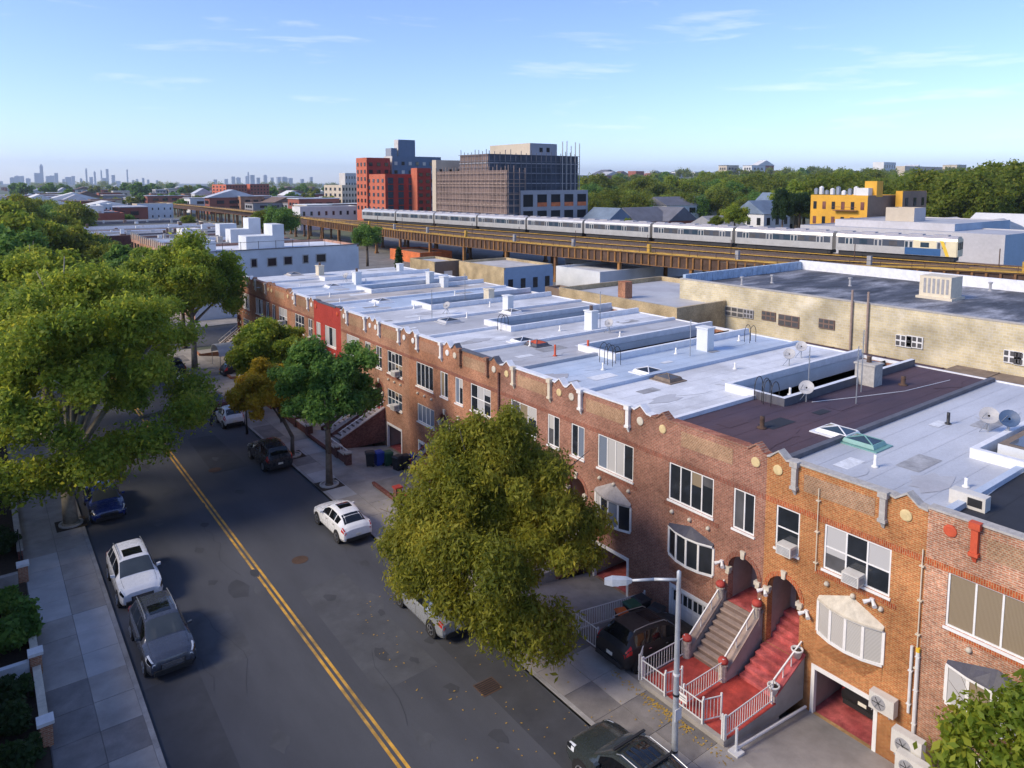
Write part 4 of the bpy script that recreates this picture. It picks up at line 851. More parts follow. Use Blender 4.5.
drain(10.32, 3.0, 7.5, 'thin pale conduit running up the joint between orange and mixed brick houses', .022, 'cream_paint')
drain(34.36, -.4, 8.3, 'dark red drainpipe between the brown and the rust brick houses', .07, 'brick_dark')
drain(H2Y(2.25), 5.1, 8.3, 'thin conduit on the orange brick left of the three-part window', .018, 'cream_paint')
def flood(i, o, z, label):
    h, Y = HOUSE[i]; y = Y(o); t = empty('flood_light', (F, y, z), label, 'lamp')
    M().box(F-.1, F, y-.07, y+.07, z, z+.14).build('wall_box', 'white_paint', t)
    for e in (-1, 1): M().tube((F-.1, y+e*.05, z+.06), (F-.26, y+e*.2, z-.02), .05, .085, 8).build('lamp_head', 'white_trim', t)
flood(3, 1.95, 3.55, 'white twin flood light left of the brown house doorway'); flood(2, .12, 3.3, 'white twin flood light between the two arched doorways'); flood(2, 1.95, 3.25, 'white twin flood light right of the orange house doorway'); flood(2, 4.4, 4.9, 'white flood light under the wide upper window of the orange house')
# ================================================================== vehicles
KEYS = {   # x, bottom, belt, top, half width at belt, half width at roof   (front at x = 0)
 'suv': [(0, .42, .66, .70, .66, .50), (.05, .34, .78, .84, .80, .62), (.25, .26, .90, .97, .90, .70), (.70, .24, .97, 1.06, .93, .74), (1.15, .24, 1.00, 1.11, .93, .74), (1.62, .24, 1.02, 1.42, .93, .66), (1.95, .24, 1.03, 1.61, .93, .61), (2.5, .24, 1.04, 1.68, .93, .60), (3.3, .24, 1.06, 1.66, .93, .60), (4.0, .25, 1.08, 1.58, .92, .58), (4.25, .27, 1.08, 1.40, .91, .60), (4.48, .30, 1.05, 1.12, .89, .68), (4.60, .36, .92, .98, .84, .64), (4.64, .45, .70, .74, .72, .52)],
 'sedan': [(0, .40, .58, .62, .66, .50), (.05, .30, .68, .73, .80, .62), (.25, .22, .76, .82, .88, .70), (.80, .20, .84, .91, .90, .72), (1.25, .20, .87, .96, .90, .72), (1.75, .20, .90, 1.25, .90, .62), (2.05, .20, .91, 1.39, .90, .57), (2.5, .20, .92, 1.44, .90, .56), (3.1, .20, .93, 1.41, .90, .55), (3.6, .20, .95, 1.24, .89, .58), (4.0, .22, .96, 1.06, .88, .68), (4.4, .26, .95, 1.02, .86, .68), (4.58, .32, .86, .92, .82, .62), (4.64, .42, .64, .68, .70, .5)],
 'coupe': [(0, .40, .62, .66, .66, .50), (.05, .32, .72, .78, .82, .62), (.25, .25, .82, .89, .92, .70), (.75, .23, .92, 1.00, .96, .74), (1.2, .23, .95, 1.05, .96, .74), (1.7, .23, .98, 1.36, .95, .64), (2.05, .23, .99, 1.54, .95, .58), (2.55, .23, 1.0, 1.60, .95, .57), (3.2, .23, 1.02, 1.55, .95, .56), (3.75, .24, 1.04, 1.40, .95, .56), (4.2, .26, 1.05, 1.17, .94, .64), (4.45, .29, 1.00, 1.07, .91, .68), (4.60, .35, .88, .93, .86, .62), (4.66, .44, .68, .72, .74, .52)],
 'mini': [(0, .40, .66, .70, .60, .46), (.05, .30, .76, .82, .72, .56), (.2, .24, .85, .92, .80, .60), (.5, .22, .90, .99, .82, .62), (.75, .22, .92, 1.05, .82, .62), (1.1, .22, .94, 1.40, .82, .56), (1.35, .22, .95, 1.54, .82, .53), (1.8, .22, .96, 1.57, .82, .52), (2.2, .22, .97, 1.52, .82, .52), (2.5, .24, .97, 1.30, .81, .54), (2.72, .28, .93, 1.02, .79, .58), (2.84, .34, .80, .86, .74, .54), (2.88, .42, .64, .68, .64, .46)],
}
def car(kind, x, y, z, head, colour, label, sunroof=True, rails=False, spec=None, pitch=0.0, plate_rear=True, scale=1.0, group=None):
    K = np.array(KEYS[kind]); L = K[-1, 0]
    def at_(s): return [np.interp(s, K[:, 0], K[:, j]) for j in range(1, 6)]
    def S(s, v, off=0.0):
        zb, zm, zt, w, wt = at_(s)
        P = [(w*.90, zb), (w*.985, zb+.16*(zm-zb)+.03), (w*1.0, zb+.55*(zm-zb)), (w*.965, zm), (wt+.03, zt-.055), (wt*.80, zt-.004), (0, zt+.012)]
        k = min(int(v), 5); t = v - k; a, b = P[k], P[k+1]
        return Vector((s - L/2, a[0]+(b[0]-a[0])*t, a[1]+(b[1]-a[1])*t))
    def N_(s, v):
        e = .02; a = S(min(s+e, L), v) - S(max(s-e, 0), v); b = S(s, min(v+e, 6)) - S(s, max(v-e, 0)); n = a.cross(b)
        if n.length < 1e-9: return Vector((0, 0, 1))
        n.normalize(); return n if n.dot(S(s, v) - Vector(((s-L/2)*.72, 0, .62))) > 0 else -n
    root = empty('parked_car', (x, y, z), label, 'car', group, rz=head); root.rotation_euler = (0, pitch, head); root.scale = (scale,)*3
    # body shell
    ss = sorted(set(np.round(np.concatenate([K[:, 0], np.linspace(0, L, 30)]), 3))); vv = [0, 1, 1.5, 2, 2.5, 3, 3.5, 4, 4.5, 5, 5.5, 6]; q = M(); rows = []
    for s in ss:
        half = [S(s, v) for v in vv]; ring = half + [Vector((p.x, -p.y, p.z)) for p in half[-2::-1]]
        rows.append([len(q.v) + k for k in range(len(ring))]); q.v += [tuple(p) for p in ring]
    for a, b in zip(rows, rows[1:]):
        for k in range(len(a)-1): q.f.append((a[k], b[k], b[k+1], a[k+1])); q.m.append(0)
        q.f.append((a[-1], b[-1], b[0], a[0])); q.m.append(0)
    q.f.append(tuple(rows[0])); q.f.append(tuple(rows[-1][::-1])); q.m += [0, 0]
    bd = q.build('body', colour, root, True, True, True); bd.data.set_sharp_from_angle(angle=math.radians(24))
    sp = spec or {}
    def skin(s0, s1, v0, v1, name, m, off=.006, par=root, both=True, ns=6, nv=5, cut=None):
        sides = (1, -1) if both else (0,)
        out = []
        for sg in sides:
            w = M(); G_ = []
            if sg == 0: vs_ = list(np.linspace(v0, v1, nv)) + [-v for v in np.linspace(v1, v0, nv)[1:]]
            else: vs_ = list(np.linspace(v0, v1, nv))
            for i in range(ns):
                row = []
                for v in vs_:
                    f = i/(ns-1); s = s0 + (s1-s0)*f
                    if cut: s = cut(f, (abs(v)-v0)/max(1e-6, v1-v0))
                    av = abs(v); p = S(s, av) + N_(s, av)*off
                    if (sg == 0 and v < 0) or sg == -1: p = Vector((p.x, -p.y, p.z))
                    row.append(len(w.v)); w.v.append(tuple(p))
                G_.append(row)
            for a, b in zip(G_, G_[1:]):
                for k in range(len(a)-1): w.f.append((a[k], b[k], b[k+1], a[k+1])); w.m.append(0)
            out.append(w.build(name, m, par, True, True))
        return out
    xs = K[:, 0]
    i0 = 4; ws0, ws1 = xs[4]+.04, xs[6]-.04
    skin(ws0, ws1, 4.12, 6, 'windscreen', 'car_screen', .006, both=False)
    r0, r1 = (xs[-5]+.04 if kind != 'sedan' else xs[8]+.1), (xs[-3]-.05 if kind != 'sedan' else xs[10]-.04)
    if kind == 'suv': r0, r1 = 4.02, 4.42
    if kind == 'coupe': r0, r1 = 3.55, 4.22
    if kind == 'mini': r0, r1 = 2.28, 2.66
    skin(r0, r1, 4.2, 6, 'rear_window', 'car_glass', .006, both=False)
    a, b = xs[5]-.12, (r0+.05 if kind != 'coupe' else 3.75); pill = [(a, a+(b-a)*.40), (a+(b-a)*.43, a+(b-a)*.76), (a+(b-a)*.79, b)]
    if kind == 'mini': pill = [(a, a+(b-a)*.6), (a+(b-a)*.65, b)]
    for p, q_ in pill: skin(p, q_, 3.14, 3.86, 'side_window', 'car_glass', .005)
    skin(xs[0]+.03, xs[2]+.24, 2.5, 3.75, 'headlight', 'lamp_clear', .012, ns=6, nv=4)
    skin(xs[0]+.05, xs[2]+.10, 2.62, 3.2, 'headlight_lens', 'car_glass', .017, ns=4, nv=3)
    skin(L-.34, L-.03, 2.5, 3.5, 'tail_light', 'lamp_red', .012, ns=5, nv=4)
    if sunroof: skin(xs[6]+.22, xs[6]+.95, 5.15, 6, 'sunroof', 'car_glass', .006, both=False)
    for s_ in ((1.32, 2.42, 3.42) if kind != 'mini' else (.85, 1.95)):
        skin(s_, s_+.014, .9, 3.02, 'door_seam', 'car_trim', .004, ns=2, nv=5)
    for s_ in ((2.2, 3.2) if kind != 'mini' else (1.75,)): skin(s_, s_+.16, 2.62, 2.74, 'door_handle', 'chrome' if kind == 'suv' else 'car_trim', .015, ns=2, nv=2)
    skin(xs[2]+.15, xs[4]-.02, 4.3, 4.36, 'bonnet_seam', 'car_trim', .004, ns=5, nv=2)
    # lower trim, grille, plates
    for s_, nm in ((0.0, 'front_bumper'), (L, 'rear_bumper')):
        zb, zm, zt, w, wt = at_(.06 if s_ == 0 else L-.06); sg = -1 if s_ == 0 else 1; xx = s_ - L/2
        M().box(min(xx, xx+sg*.03)-.06, max(xx, xx+sg*.03)+.02*0+.02, -w*.86, w*.86, zb-.03, zb+.16).build(nm, 'car_trim', root, local=True)
    zb, zm, zt, w, wt = at_(0)
    gq = M()
    M().box(-L/2-.010, -L/2+.02, -w*.70, w*.70, zb+.03, zt-.01).build('grille_panel', 'car_trim', root, local=True)
    for k in range(4): gq.box(-L/2-.022, -L/2-.011, -w*.62, w*.62, zb+.07+k*.055, zb+.10+k*.055)
    gq.build('grille', 'chrome' if kind == 'suv' else 'car_trim', root, local=True)
    M().box(-L/2-.05, -L/2-.035, -.16, .16, .34, .45).build('number_plate', 'plate', root, local=True)
    zb, zm, zt, w, wt = at_(L)
    M().box(L/2+.004, L/2+.02, -.16, .16, zb+.12, zb+.25).build('number_plate', 'plate', root, local=True)
    for sg in (1, -1):
        c = S(xs[5]-.05, 3.1); c.y *= sg
        M().prism([c+Vector((-.06, sg*.02, .02)), c+Vector((.08, sg*.02, .02)), c+Vector((.08, sg*.02, .13)), c+Vector((-.06, sg*.02, .13))], [c+Vector((-.03, sg*.2, .04)), c+Vector((.08, sg*.2, .04)), c+Vector((.08, sg*.2, .14)), c+Vector((-.03, sg*.2, .14))]).build('wing_mirror', colour, root, local=True)
        if rails:
            M().path([Vector((t_, sg*.60, h_)) for t_, h_ in ((xs[6]+.1-L/2, 1.62), (xs[6]+.3-L/2, 1.72), (3.2-L/2, 1.735), (3.95-L/2, 1.67), (4.02-L/2, 1.6))], [.018]*5, 6).build('roof_rail', 'galvanised', root, local=True)
        for wx in ((.86, L-.92) if kind != 'mini' else (.5, L-.52)):
            r = .335 if kind != 'mini' else .29; W_ = at_(wx)[3]; px = wx - L/2
            M().lathe((px, sg*(W_-.25) if sg > 0 else sg*(W_-.25)-.262, r+.02), [(r+.075, 0), (r+.075, .262)], 22, axis='y').build('wheel_arch', 'car_trim', root, local=True)
            y0 = sg*(W_+.02) - (0.2 if sg > 0 else 0)
            wh = M().lathe((px, y0, r), [(r*.72, 0), (r*.97, .02), (r, .05), (r, .15), (r*.97, .18), (r*.72, .2)], 22, axis='y').build('wheel', 'rubber', root, True, True)
            yy = sg*(W_+.022)
            rim = M().lathe((px, yy if sg < 0 else yy-.03, r), [(r*.70, 0), (r*.70, .03)], 20, axis='y').build('rim', 'car_trim', wh, local=True)
            spk = M()
            for k in range(5):
                t_ = k*2*math.pi/5 + .3; spk.bar((px, yy+sg*.006, r), (px+r*.64*math.cos(t_), yy+sg*.006, r+r*.64*math.sin(t_)), .055, .05)
            spk.lathe((px, yy-.01, r), [(r*.72, 0), (r*.72, .022), (r*.62, .022), (r*.62, 0)], 20, axis='y')
            spk.build('wheel_spoke', 'alloy', wh, local=True)
    return root, S, N_, skin
PI = math.pi
DN, UP = PI/2, -PI/2          # nose towards the camera end of the street / towards its far end (nose is at local -x)
car('suv', 5.38, 32.05, .012, DN, 'car_grey', 'dark grey SUV with sunroof parked nearest on the left kerb', True, True)
car('suv', 5.32, 38.0, .012, DN, 'car_white', 'white SUV with roof bars parked behind the dark grey SUV', True, True)
car('sedan', 5.4, 48.4, .012, DN, 'car_blue', 'blue saloon car parked under the tree on the left kerb', False)
car('coupe', 15.85, 37.5, .012, UP, 'car_white', 'white sloping-back car with black glass roof panel on the right kerb', scale=.95)
car('suv', 15.85, 49.9, .012, UP, 'car_dark', 'dark SUV parked on the right beside the two small street trees', False, False)
sm = car('mini', 15.95, 60.0, .012, UP, 'car_white', 'tiny white hatchback with its driver door open', False)[0]
car('sedan', 15.9, 65.2, .012, UP, 'car_maroon', 'dark maroon saloon parked just beyond the tiny white hatchback', False)
car('sedan', 15.75, 27.3, .012, UP, 'car_silver', 'silver green saloon mostly hidden under the large tree', False)
gr = car('suv', 15.85, 14.7, .012, UP, 'car_green', 'dark green SUV with roof rails at the bottom edge of the picture', True, True, scale=1.06)[0]
for k in (-.35, .75): M().box(k-.04, k+.04, -.66, .66, 1.715, 1.755).build('roof_bar', 'car_trim', gr, local=True)
for k in range(5): M().box(-.2, 1.35, -.42+k*.21-.012, -.42+k*.21+.012, 1.66, 1.695).build('roof_rib', 'car_trim', gr, local=True)
car('suv', 21.75, 19.75, -.19, PI, 'car_black', 'black SUV parked nose down in the driveway by the white garage doors', True, True, pitch=math.radians(-8))
car('suv', 28.0, 12.6, -.56, PI, 'car_black', 'black car parked inside the open garage of the orange house', False)
car('suv', 4.9+.4, 72, .012, DN, 'car_dark', 'dark car under the trees far along the left kerb', False)
car('suv', 15.7, 79.6, .012, UP, 'car_black', 'black SUV parked near the far corner on the right', False, True)
car('sedan', 15.7, 73.0, .012, UP, 'car_dark', 'dark saloon half hidden by foliage beyond the maroon car', False)
for k, (x, y, c, l) in enumerate(((16.0, 112, 'car_silver', 'silver car parked beyond the side street'), (16.0, 119, 'car_white', 'white car parked second beyond the side street'), (6.0, 92, 'car_silver', 'silver car waiting at the side street crossing'))): car('sedan', x, y, .012, UP, c, l, False)
x, y, _ = G(214, 363, .2); car('suv', 21.8, 75.4, -.1, PI, 'car_black', 'black car on a forecourt near the far corner', False)
# front yard car under a fabric canopy and the red umbrella are further along; open door and driver of the tiny car
d = M(); d.box(-.02, .02, -.86, 0, .3, .95).bar((0, -.82, .95), (0, -.3, 1.42), .03, .04).bar((0, -.3, 1.42), (0, 0, 1.3), .03, .04)
od = d.build('door', 'car_white', sm, local=True); od.location = (-.55, .78, 0); od.rotation_euler = (0, 0, math.radians(200))
# ================================================================== trees and shrubs
def leaf_mesh(name, clumps, n, size, seed, mats='leaf_mid', shell=.35, droop=.3, flat=.6):
    """many leaf-sized faces round the given clumps (x, y, z, rx, ry, rz)"""
    g_ = np.random.default_rng(seed); C = np.array(clumps, float); w = (C[:, 3]*C[:, 4]*C[:, 5])**.66; w /= w.sum()
    idx = g_.choice(len(C), n, p=w); c = C[idx]
    d = g_.normal(size=(n, 3)); d /= np.linalg.norm(d, axis=1)[:, None]
    rr = 1 - np.abs(g_.normal(0, shell, n)); rr = np.clip(rr, .05, 1.12) + g_.normal(0, .05, n)
    p = c[:, :3] + d*c[:, 3:6]*rr[:, None]
    p = p + g_.normal(size=(n, 3))*c[:, 3:4]*.16
    nr = d*.8 + g_.normal(size=(n, 3))*.65 + np.array([0, 0, .35]); nr /= np.linalg.norm(nr, axis=1)[:, None]
    t = np.cross(nr, g_.normal(size=(n, 3))); t[:, 2] -= droop; t -= nr*(t*nr).sum(1)[:, None]; t /= np.linalg.norm(t, axis=1)[:, None]
    b = np.cross(nr, t); s = size*np.clip(g_.lognormal(-.06, .36, n), .4, 1.8)[:, None]
    v = np.empty((n, 4, 3)); v[:, 0] = p - t*s; v[:, 1] = p + b*s*flat - nr*s*.12; v[:, 2] = p + t*s; v[:, 3] = p - b*s*flat - nr*s*.12
    me = bpy.data.meshes.new(name); me.vertices.add(n*4); me.vertices.foreach_set('co', v.reshape(-1)); me.loops.add(n*4); me.loops.foreach_set('vertex_index', np.arange(n*4))
    me.polygons.add(n); me.polygons.foreach_set('loop_start', np.arange(n)*4); me.update(calc_edges=True)
    me.materials.append(MATS[mats]); return me
def clumps_in(rx, ry, rz, n, seed, r=(.22, .36), bottom=-.75, skew=(0, 0), f1=.9, taper=0):
    g_ = random.Random(seed); out = []
    for k in range(n):
        while True:
            d = Vector((g_.gauss(0, 1), g_.gauss(0, 1), g_.gauss(0, 1))).normalized(); 
            if d.z > bottom: break
        f = g_.uniform(.45, f1) if k > n*.22 else g_.uniform(0, .45); q = g_.uniform(*r)*(rx*ry*rz)**(1/3)
        tp = 1 - taper*max(-.35, d.z*f)
        out.append((d.x*rx*f*tp + skew[0]*d.z, d.y*ry*f*tp + skew[1]*d.z, d.z*rz*f, q*g_.uniform(.85, 1.3), q*g_.uniform(.85, 1.3), q*g_.uniform(.6, .95)))
    return out
def tree(x, y, z, label, trunk_h, clumps, cz, n, size, seed, leaf='leaf_mid', bark='bark', r=.22, off=(0, 0), shell=.35, droop=.3, pit=False, group=None, cat='tree', name='street_tree', crown=None, limbs=9, rot=0, sc=1.0, flat=.55):
    t = empty(name, (x, y, z), label, cat, group, rot); t.scale = (sc,)*3; g_ = random.Random(seed)
    top = Vector((off[0]*.45, off[1]*.45, trunk_h)); q = M(); k1 = Vector((g_.uniform(-.1, .1), g_.uniform(-.1, .1), trunk_h*.5))
    q.lathe((0, 0, -.1), [(r*1.5, 0), (r*1.15, .25)], 9)
    q.path([Vector((0, 0, .1)), k1, top], [r*1.1, r*.9, r*.75], 9)
    big = sorted(clumps, key=lambda c: -c[3])[:limbs*3]; g_.shuffle(big)
    for c in big[:limbs]:
        e = Vector((c[0]+off[0], c[1]+off[1], c[2]+cz)); m = top.lerp(e, .5) + Vector((g_.uniform(-.3, .3), g_.uniform(-.3, .3), g_.uniform(-.1, .4))); 
        q.path([top - Vector((0, 0, g_.uniform(0, trunk_h*.2))), m, e, e + (e-m)*.35], [r*.55, r*.34, r*.16, r*.05], 6)
        for b in range(2):
            e2 = e + Vector((g_.uniform(-1, 1), g_.uniform(-1, 1), g_.uniform(0, .8)))*c[3]*1.2; q.path([m.lerp(e, .5), e2], [r*.2, r*.05], 5)
    q.build('trunk', bark, t, True, True)
    me = crown or leaf_mesh('crown', [(c[0]+off[0], c[1]+off[1], c[2]+cz, *c[3:]) for c in clumps], n, size, seed, leaf, shell, droop, flat)
    o = bpy.data.objects.new('crown', me); col.objects.link(o); o.parent = t
    if pit:
        M().box(-.75, .75, -.75, .75, .0, .02).build('soil_pit', 'soil', t, local=True)
        M().lathe((0, 0, 0), [(.62, 0), (.62, .1), (.5, .1), (.5, .03)], 16).build('pit_edging', 'stone_grey', t, local=True)
    return t
# the large tree in the middle
cl = clumps_in(4.4, 4.5, 4.3, 110, 3, (.12, .23), -.85, f1=1.0, taper=.5) + [(-1.9, -2.8, -2.3, 1.0, 1.1, 1.2), (-1.2, -3.6, -2.7, 1.0, 1.1, 1.2), (.2, -3.9, -3.1, .9, .8, 1.3), (-2.6, 2.6, -1.2, 1.0, 1.1, 1.0), (0, 0, 2.9, 1.2, 1.2, 1.2), (.6, -.4, 4.1, .6, .6, .8), (-.5, .5, 3.9, .5, .5, .7), (-3.0, -1.2, -1.7, .9, .9, 1.0)]
tree(17.7, 23.4, .13, 'large full green tree on the pavement hiding the house fronts', 3.0, cl, 5.5, 190000, .092, 3, 'leaf_mid', 'bark', .26, (-.95, .5), .42, 1.3, True, flat=.36)
# street trees further along the right side
cl = clumps_in(3.2, 3.3, 2.7, 70, 5, (.15, .27), -.7, f1=1.0); tree(17.55, 43.4, .13, 'dark green round tree on the right pavement in a stone-edged pit', 4.2, cl, 6.6, 60000, .105, 5, 'leaf_green', 'bark', .21, (0, 0), .32, .3, True)
cl = clumps_in(2.9, 3.0, 2.0, 50, 6, (.16, .28), -.7, f1=1.0); tree(17.45, 49.8, .13, 'small yellowing street tree left of the dark green round tree', 2.7, cl, 4.3, 36000, .11, 6, 'leaf_yellow', 'bark', .14, (-.8, 2.4), .32, .4, True)
cl = clumps_in(3.5, 3.4, 2.8, 60, 8, (.15, .27), -.7, f1=1.0); tree(18.6, 61.0, .13, 'bright green street tree leaning against the far brick fronts', 3.5, cl, 5.2, 45000, .125, 8, 'leaf_plane', 'bark', .2, (1.2, 0), .34)
cl = clumps_in(6.4, 6.0, 4.2, 80, 9, (.14, .26), -.7, f1=1.0); tree(17.85, 79.5, .13, 'tall tree with forked trunk on the right near the side street', 5.5, cl, 9.3, 60000, .16, 9, 'leaf_plane', 'bark_pale', .3, (0, .8), .34)
cl = clumps_in(3.6, 4.2, 2.6, 40, 10, (.22, .36), -.6); tree(18.0, 101.5, .13, 'green tree before the whitewashed corner building', 5.0, cl, 8.3, 24000, .24, 10, 'leaf_plane', 'bark', .25, (0, 0), .34)
cl = clumps_in(4.2, 4.2, 3.2, 44, 12, (.2, .34), -.6); tree(19.5, 91.5, .13, 'bushy tree hiding the foot of the whitewashed corner building', 4.5, cl, 7.6, 26000, .24, 12, 'leaf_plane', 'bark', .25, (0, 0), .34)
# the big pale-barked trees over the left pavement
cl = clumps_in(6.9, 8.4, 5.2, 150, 14, (.10, .20), -.75, f1=1.0); cl += [(5.5, -4.0, -3.4, 1.5, 1.6, 1.0), (3.0, -6.0, -4.0, 1.5, 1.7, 1.1), (6.8, 1.0, -3.2, 1.6, 1.8, 1.0), (0.5, -6.5, -4.6, 1.6, 1.6, 1.2), (-1.5, -5.0, -5.2, 1.8, 1.6, 1.0), (-3.5, -5.5, -5.0, 1.8, 1.6, 1.1), (6.5, -1.8, -3.6, 1.3, 1.5, .9), (1.5, -4.5, -4.6, 1.4, 1.5, .9)]
tree(3.55, 47.0, .13, 'huge pale-barked tree over the left pavement and blue car', 4.0, cl, 8.9, 210000, .112, 14, 'leaf_plane', 'bark_pale', .36, (.8, 3.4), .45, .4, True, limbs=18)
cl = clumps_in(6.2, 8.0, 4.8, 130, 15, (.11, .21), -.7, f1=1.0); tree(3.5, 63.5, .13, 'broad pale-barked tree second along the left kerb', 5.0, cl, 9.0, 130000, .135, 15, 'leaf_plane', 'bark_pale', .34, (1.0, 1.0), .45, .3, True, limbs=14)
cl = clumps_in(5.4, 7.0, 4.2, 90, 16, (.13, .24), -.6, f1=1.0); tree(3.3, 79.0, .13, 'broad green tree third along the left kerb', 5.0, cl, 9.0, 60000, .2, 16, 'leaf_plane', 'bark_pale', .34, (.3, 0), .32, limbs=10)
cl = clumps_in(6.0, 8.0, 4.0, 60, 17, (.18, .3), -.55); tree(2.8, 112, .13, 'rounded green tree beyond the side street on the left', 6, cl, 9.6, 36000, .3, 17, 'leaf_green', 'bark', .34, (0, 0), .32)
cl = clumps_in(7.5, 9.0, 5.2, 60, 18, (.18, .3), -.55); tree(5.0, 150, .13, 'tall yellow-green tree far along the left side of the street', 8, cl, 11.0, 36000, .38, 18, 'leaf_plane', 'bark', .4, (0, 0), .32)
cl = clumps_in(3.4, 5.0, 3.2, 34, 19, (.2, .32), -.55); tree(19.0, 128, .13, 'small green tree before the brick fronts beyond the side street', 4, cl, 6.5, 16000, .28, 19, 'leaf_green', 'bark', .25)
# leafy branches at the lower right corner
cl = [(0, 0, -.2, .7, .7, .6), (.3, -.8, .3, .8, .7, .7), (.3, -1.2, 1.0, .7, .6, .6), (-.3, .4, -.7, .6, .6, .5), (.2, -1.8, .9, 1.0, 1.0, .8), (-.6, -.9, -.9, .9, .9, .7), (.1, -2.2, -.4, 1.0, .9, .8), (-.9, .2, -1.2, .8, .7, .6), (.6, -2.9, .3, .9, .9, .9), (-.3, -2.4, -1.4, 1, 1, .8), (.3, -1.1, -.3, .8, .8, .7), (-.2, -3.2, 1.0, .9, .9, .9)]
pc = FX(1000, 722, 21.9); tree(21.9, pc[1]-.4, .05, 'young tree with bright leaves at the lower right corner', max(.6, pc[2]-2.0), cl, pc[2], 11000, .125, 21, 'leaf_plane', 'bark', .09, (.1, .9), .85, limbs=9, flat=.45)
def shrub(x, y, z, rx, ry, rz, label, n, size, seed, leaf='leaf_green', name='shrub', cat='shrub', group=None):
    cl = clumps_in(rx, ry, rz, 16, seed, (.3, .45), -.4); t = empty(name, (x, y, z), label, cat, group); q = M(); g_ = random.Random(seed)
    for c in cl[:7]: q.path([Vector((0, 0, 0)), Vector((c[0]*.5, c[1]*.5, rz*.5)), Vector((c[0], c[1], c[2]+rz*.8))], [.04, .03, .01], 5)
    q.build('stems', 'bark', t, True, True)
    o = bpy.data.objects.new('foliage', leaf_mesh('foliage', [(c[0], c[1], c[2]+rz*.85, *c[3:]) for c in cl], n, size, seed, leaf, .4, .2)); col.objects.link(o); o.parent = t
# ------------------------------------------------------------------ front gardens on the left
gsoil = M().box(-4, 1.08, 10, 90, -.02, .16); tag(gsoil.build('garden_soil', 'soil', local=True), kind='structure')
for k, (u, v) in enumerate(((43, 720), (35, 651), (30, 610), (23, 563))):
    x, y, _ = G(u, v, 1.05); t = empty('gate_pier', (1.02, y, .13), ['brick pier with white cap nearest on the left pavement', 'brick pier with white cap by the big shrub on the left', 'brick pier with white cap behind the leafy shrub on the left', 'farthest brick pier with white cap on the left pavement'][k], 'pier')
    M().box(.82, 1.22, y-.2, y+.2, .1, .95).build('shaft', 'brick_tan', t); M().box(.76, 1.28, y-.26, y+.26, .95, 1.07).build('cap', 'white_paint', t)
def leftwall(y0, y1, h, m, label, cap):
    t = empty('garden_wall', (.6, (y0+y1)/2, .13), label, 'wall'); M().box(.92, 1.12, y0, y1, .1, h).build('wall_body', m, t); M().box(.88, 1.16, y0, y1, h, h+.06).build('wall_coping', cap, t)
y1_, y2_, y3_, y4_ = [G(u, v, 1.05)[1] for u, v in ((43, 720), (35, 651), (30, 610), (23, 563))]
leftwall(y1_+.25, y2_-.25, .5, 'brick_tan', 'low wall with pale coping between the two nearest piers on the left', 'limestone')
leftwall(y2_+.25, y3_-.25, .5, 'brick_tan', 'low wall half hidden by the shrub on the left pavement', 'limestone')
leftwall(y4_+2.5, y4_+12, .6, 'brick_dark', 'dark low wall along the far left gardens', 'stone_grey')
t = M().box(-4, .8, y2_-.12, y2_+.12, .1, .75); tag(t.build('garden_wall', 'whitewash'), 'white dividing wall between two left front gardens', 'wall')
t = M().box(-4, .8, y4_-.5, y4_-.2, .1, .8); tag(t.build('garden_wall', 'concrete'), 'grey dividing wall beside the farthest left pier', 'wall')
shrub(.35, y2_+2.2, .15, 1.0, 1.3, .95, 'big leafy shrub overhanging the left garden wall', 7000, .11, 31)
shrub(.2, (y1_+y2_)/2+.8, .15, .7, 1.0, .45, 'flowering low shrub behind the coped garden wall', 4000, .09, 32, 'leaf_dark')
shrub(.15, (y1_+y2_)/2-.9, .15, .7, 1.0, .45, 'dark clipped shrub near the nearest left pier', 4000, .09, 33, 'leaf_dark')
shrub(.1, y1_-.9, .15, .8, .9, .5, 'dark shrub at the bottom left corner of the picture', 4000, .09, 34, 'leaf_dark')
shrub(.1, y4_+4, .15, .8, 1.6, .7, 'dark shrub under the huge tree on the left', 4000, .1, 35, 'leaf_dark')
shrub(.15, y3_+2.0, .15, .7, 1.0, .6, 'small shrub beyond the third left pier', 3500, .1, 36)
fence((1.02, y4_+1.0), (1.02, y4_+4.5), .13, .8, 'low black iron fence on the left garden edge by the huge tree', 'black_metal')
# ================================================================== buildings behind the row
def vis(uc, dep, u0, u1, vtop):
    """corner towards the camera seen at column uc; left wall faces the street side, right wall faces this end of the street"""
    c = DEP(uc, vtop, dep); y1 = FX(u0, vtop, c[0])[1]; x1 = FYv(u1, vtop, c[1])[0]
    return c[0], x1, c[1], y1, c[2]
def block(par, x0, x1, y0, y1, z0, z1, wall, roof='roof_lightgrey', par_h=.4, name='block', wall2=None, part=True):
    q = M(); q.box(x0, x1, y0, y1, z0, z1-par_h, 0, 1)
    if wall2: q.m[2] = 2
    o = q.build(name, [wall, roof, wall2 or wall], par)
    if par_h:
        t = .3; p = M().box(x0, x0+t, y0, y1, z1-par_h, z1).box(x1-t, x1, y0, y1, z1-par_h, z1).box(x0+t, x1-t, y0, y0+t, z1-par_h, z1).box(x0+t, x1-t, y1-t, y1, z1-par_h, z1)
        if wall2: p.m[14] = 2
        p.build('parapet', [wall, roof, wall2 or wall], par)
    return o
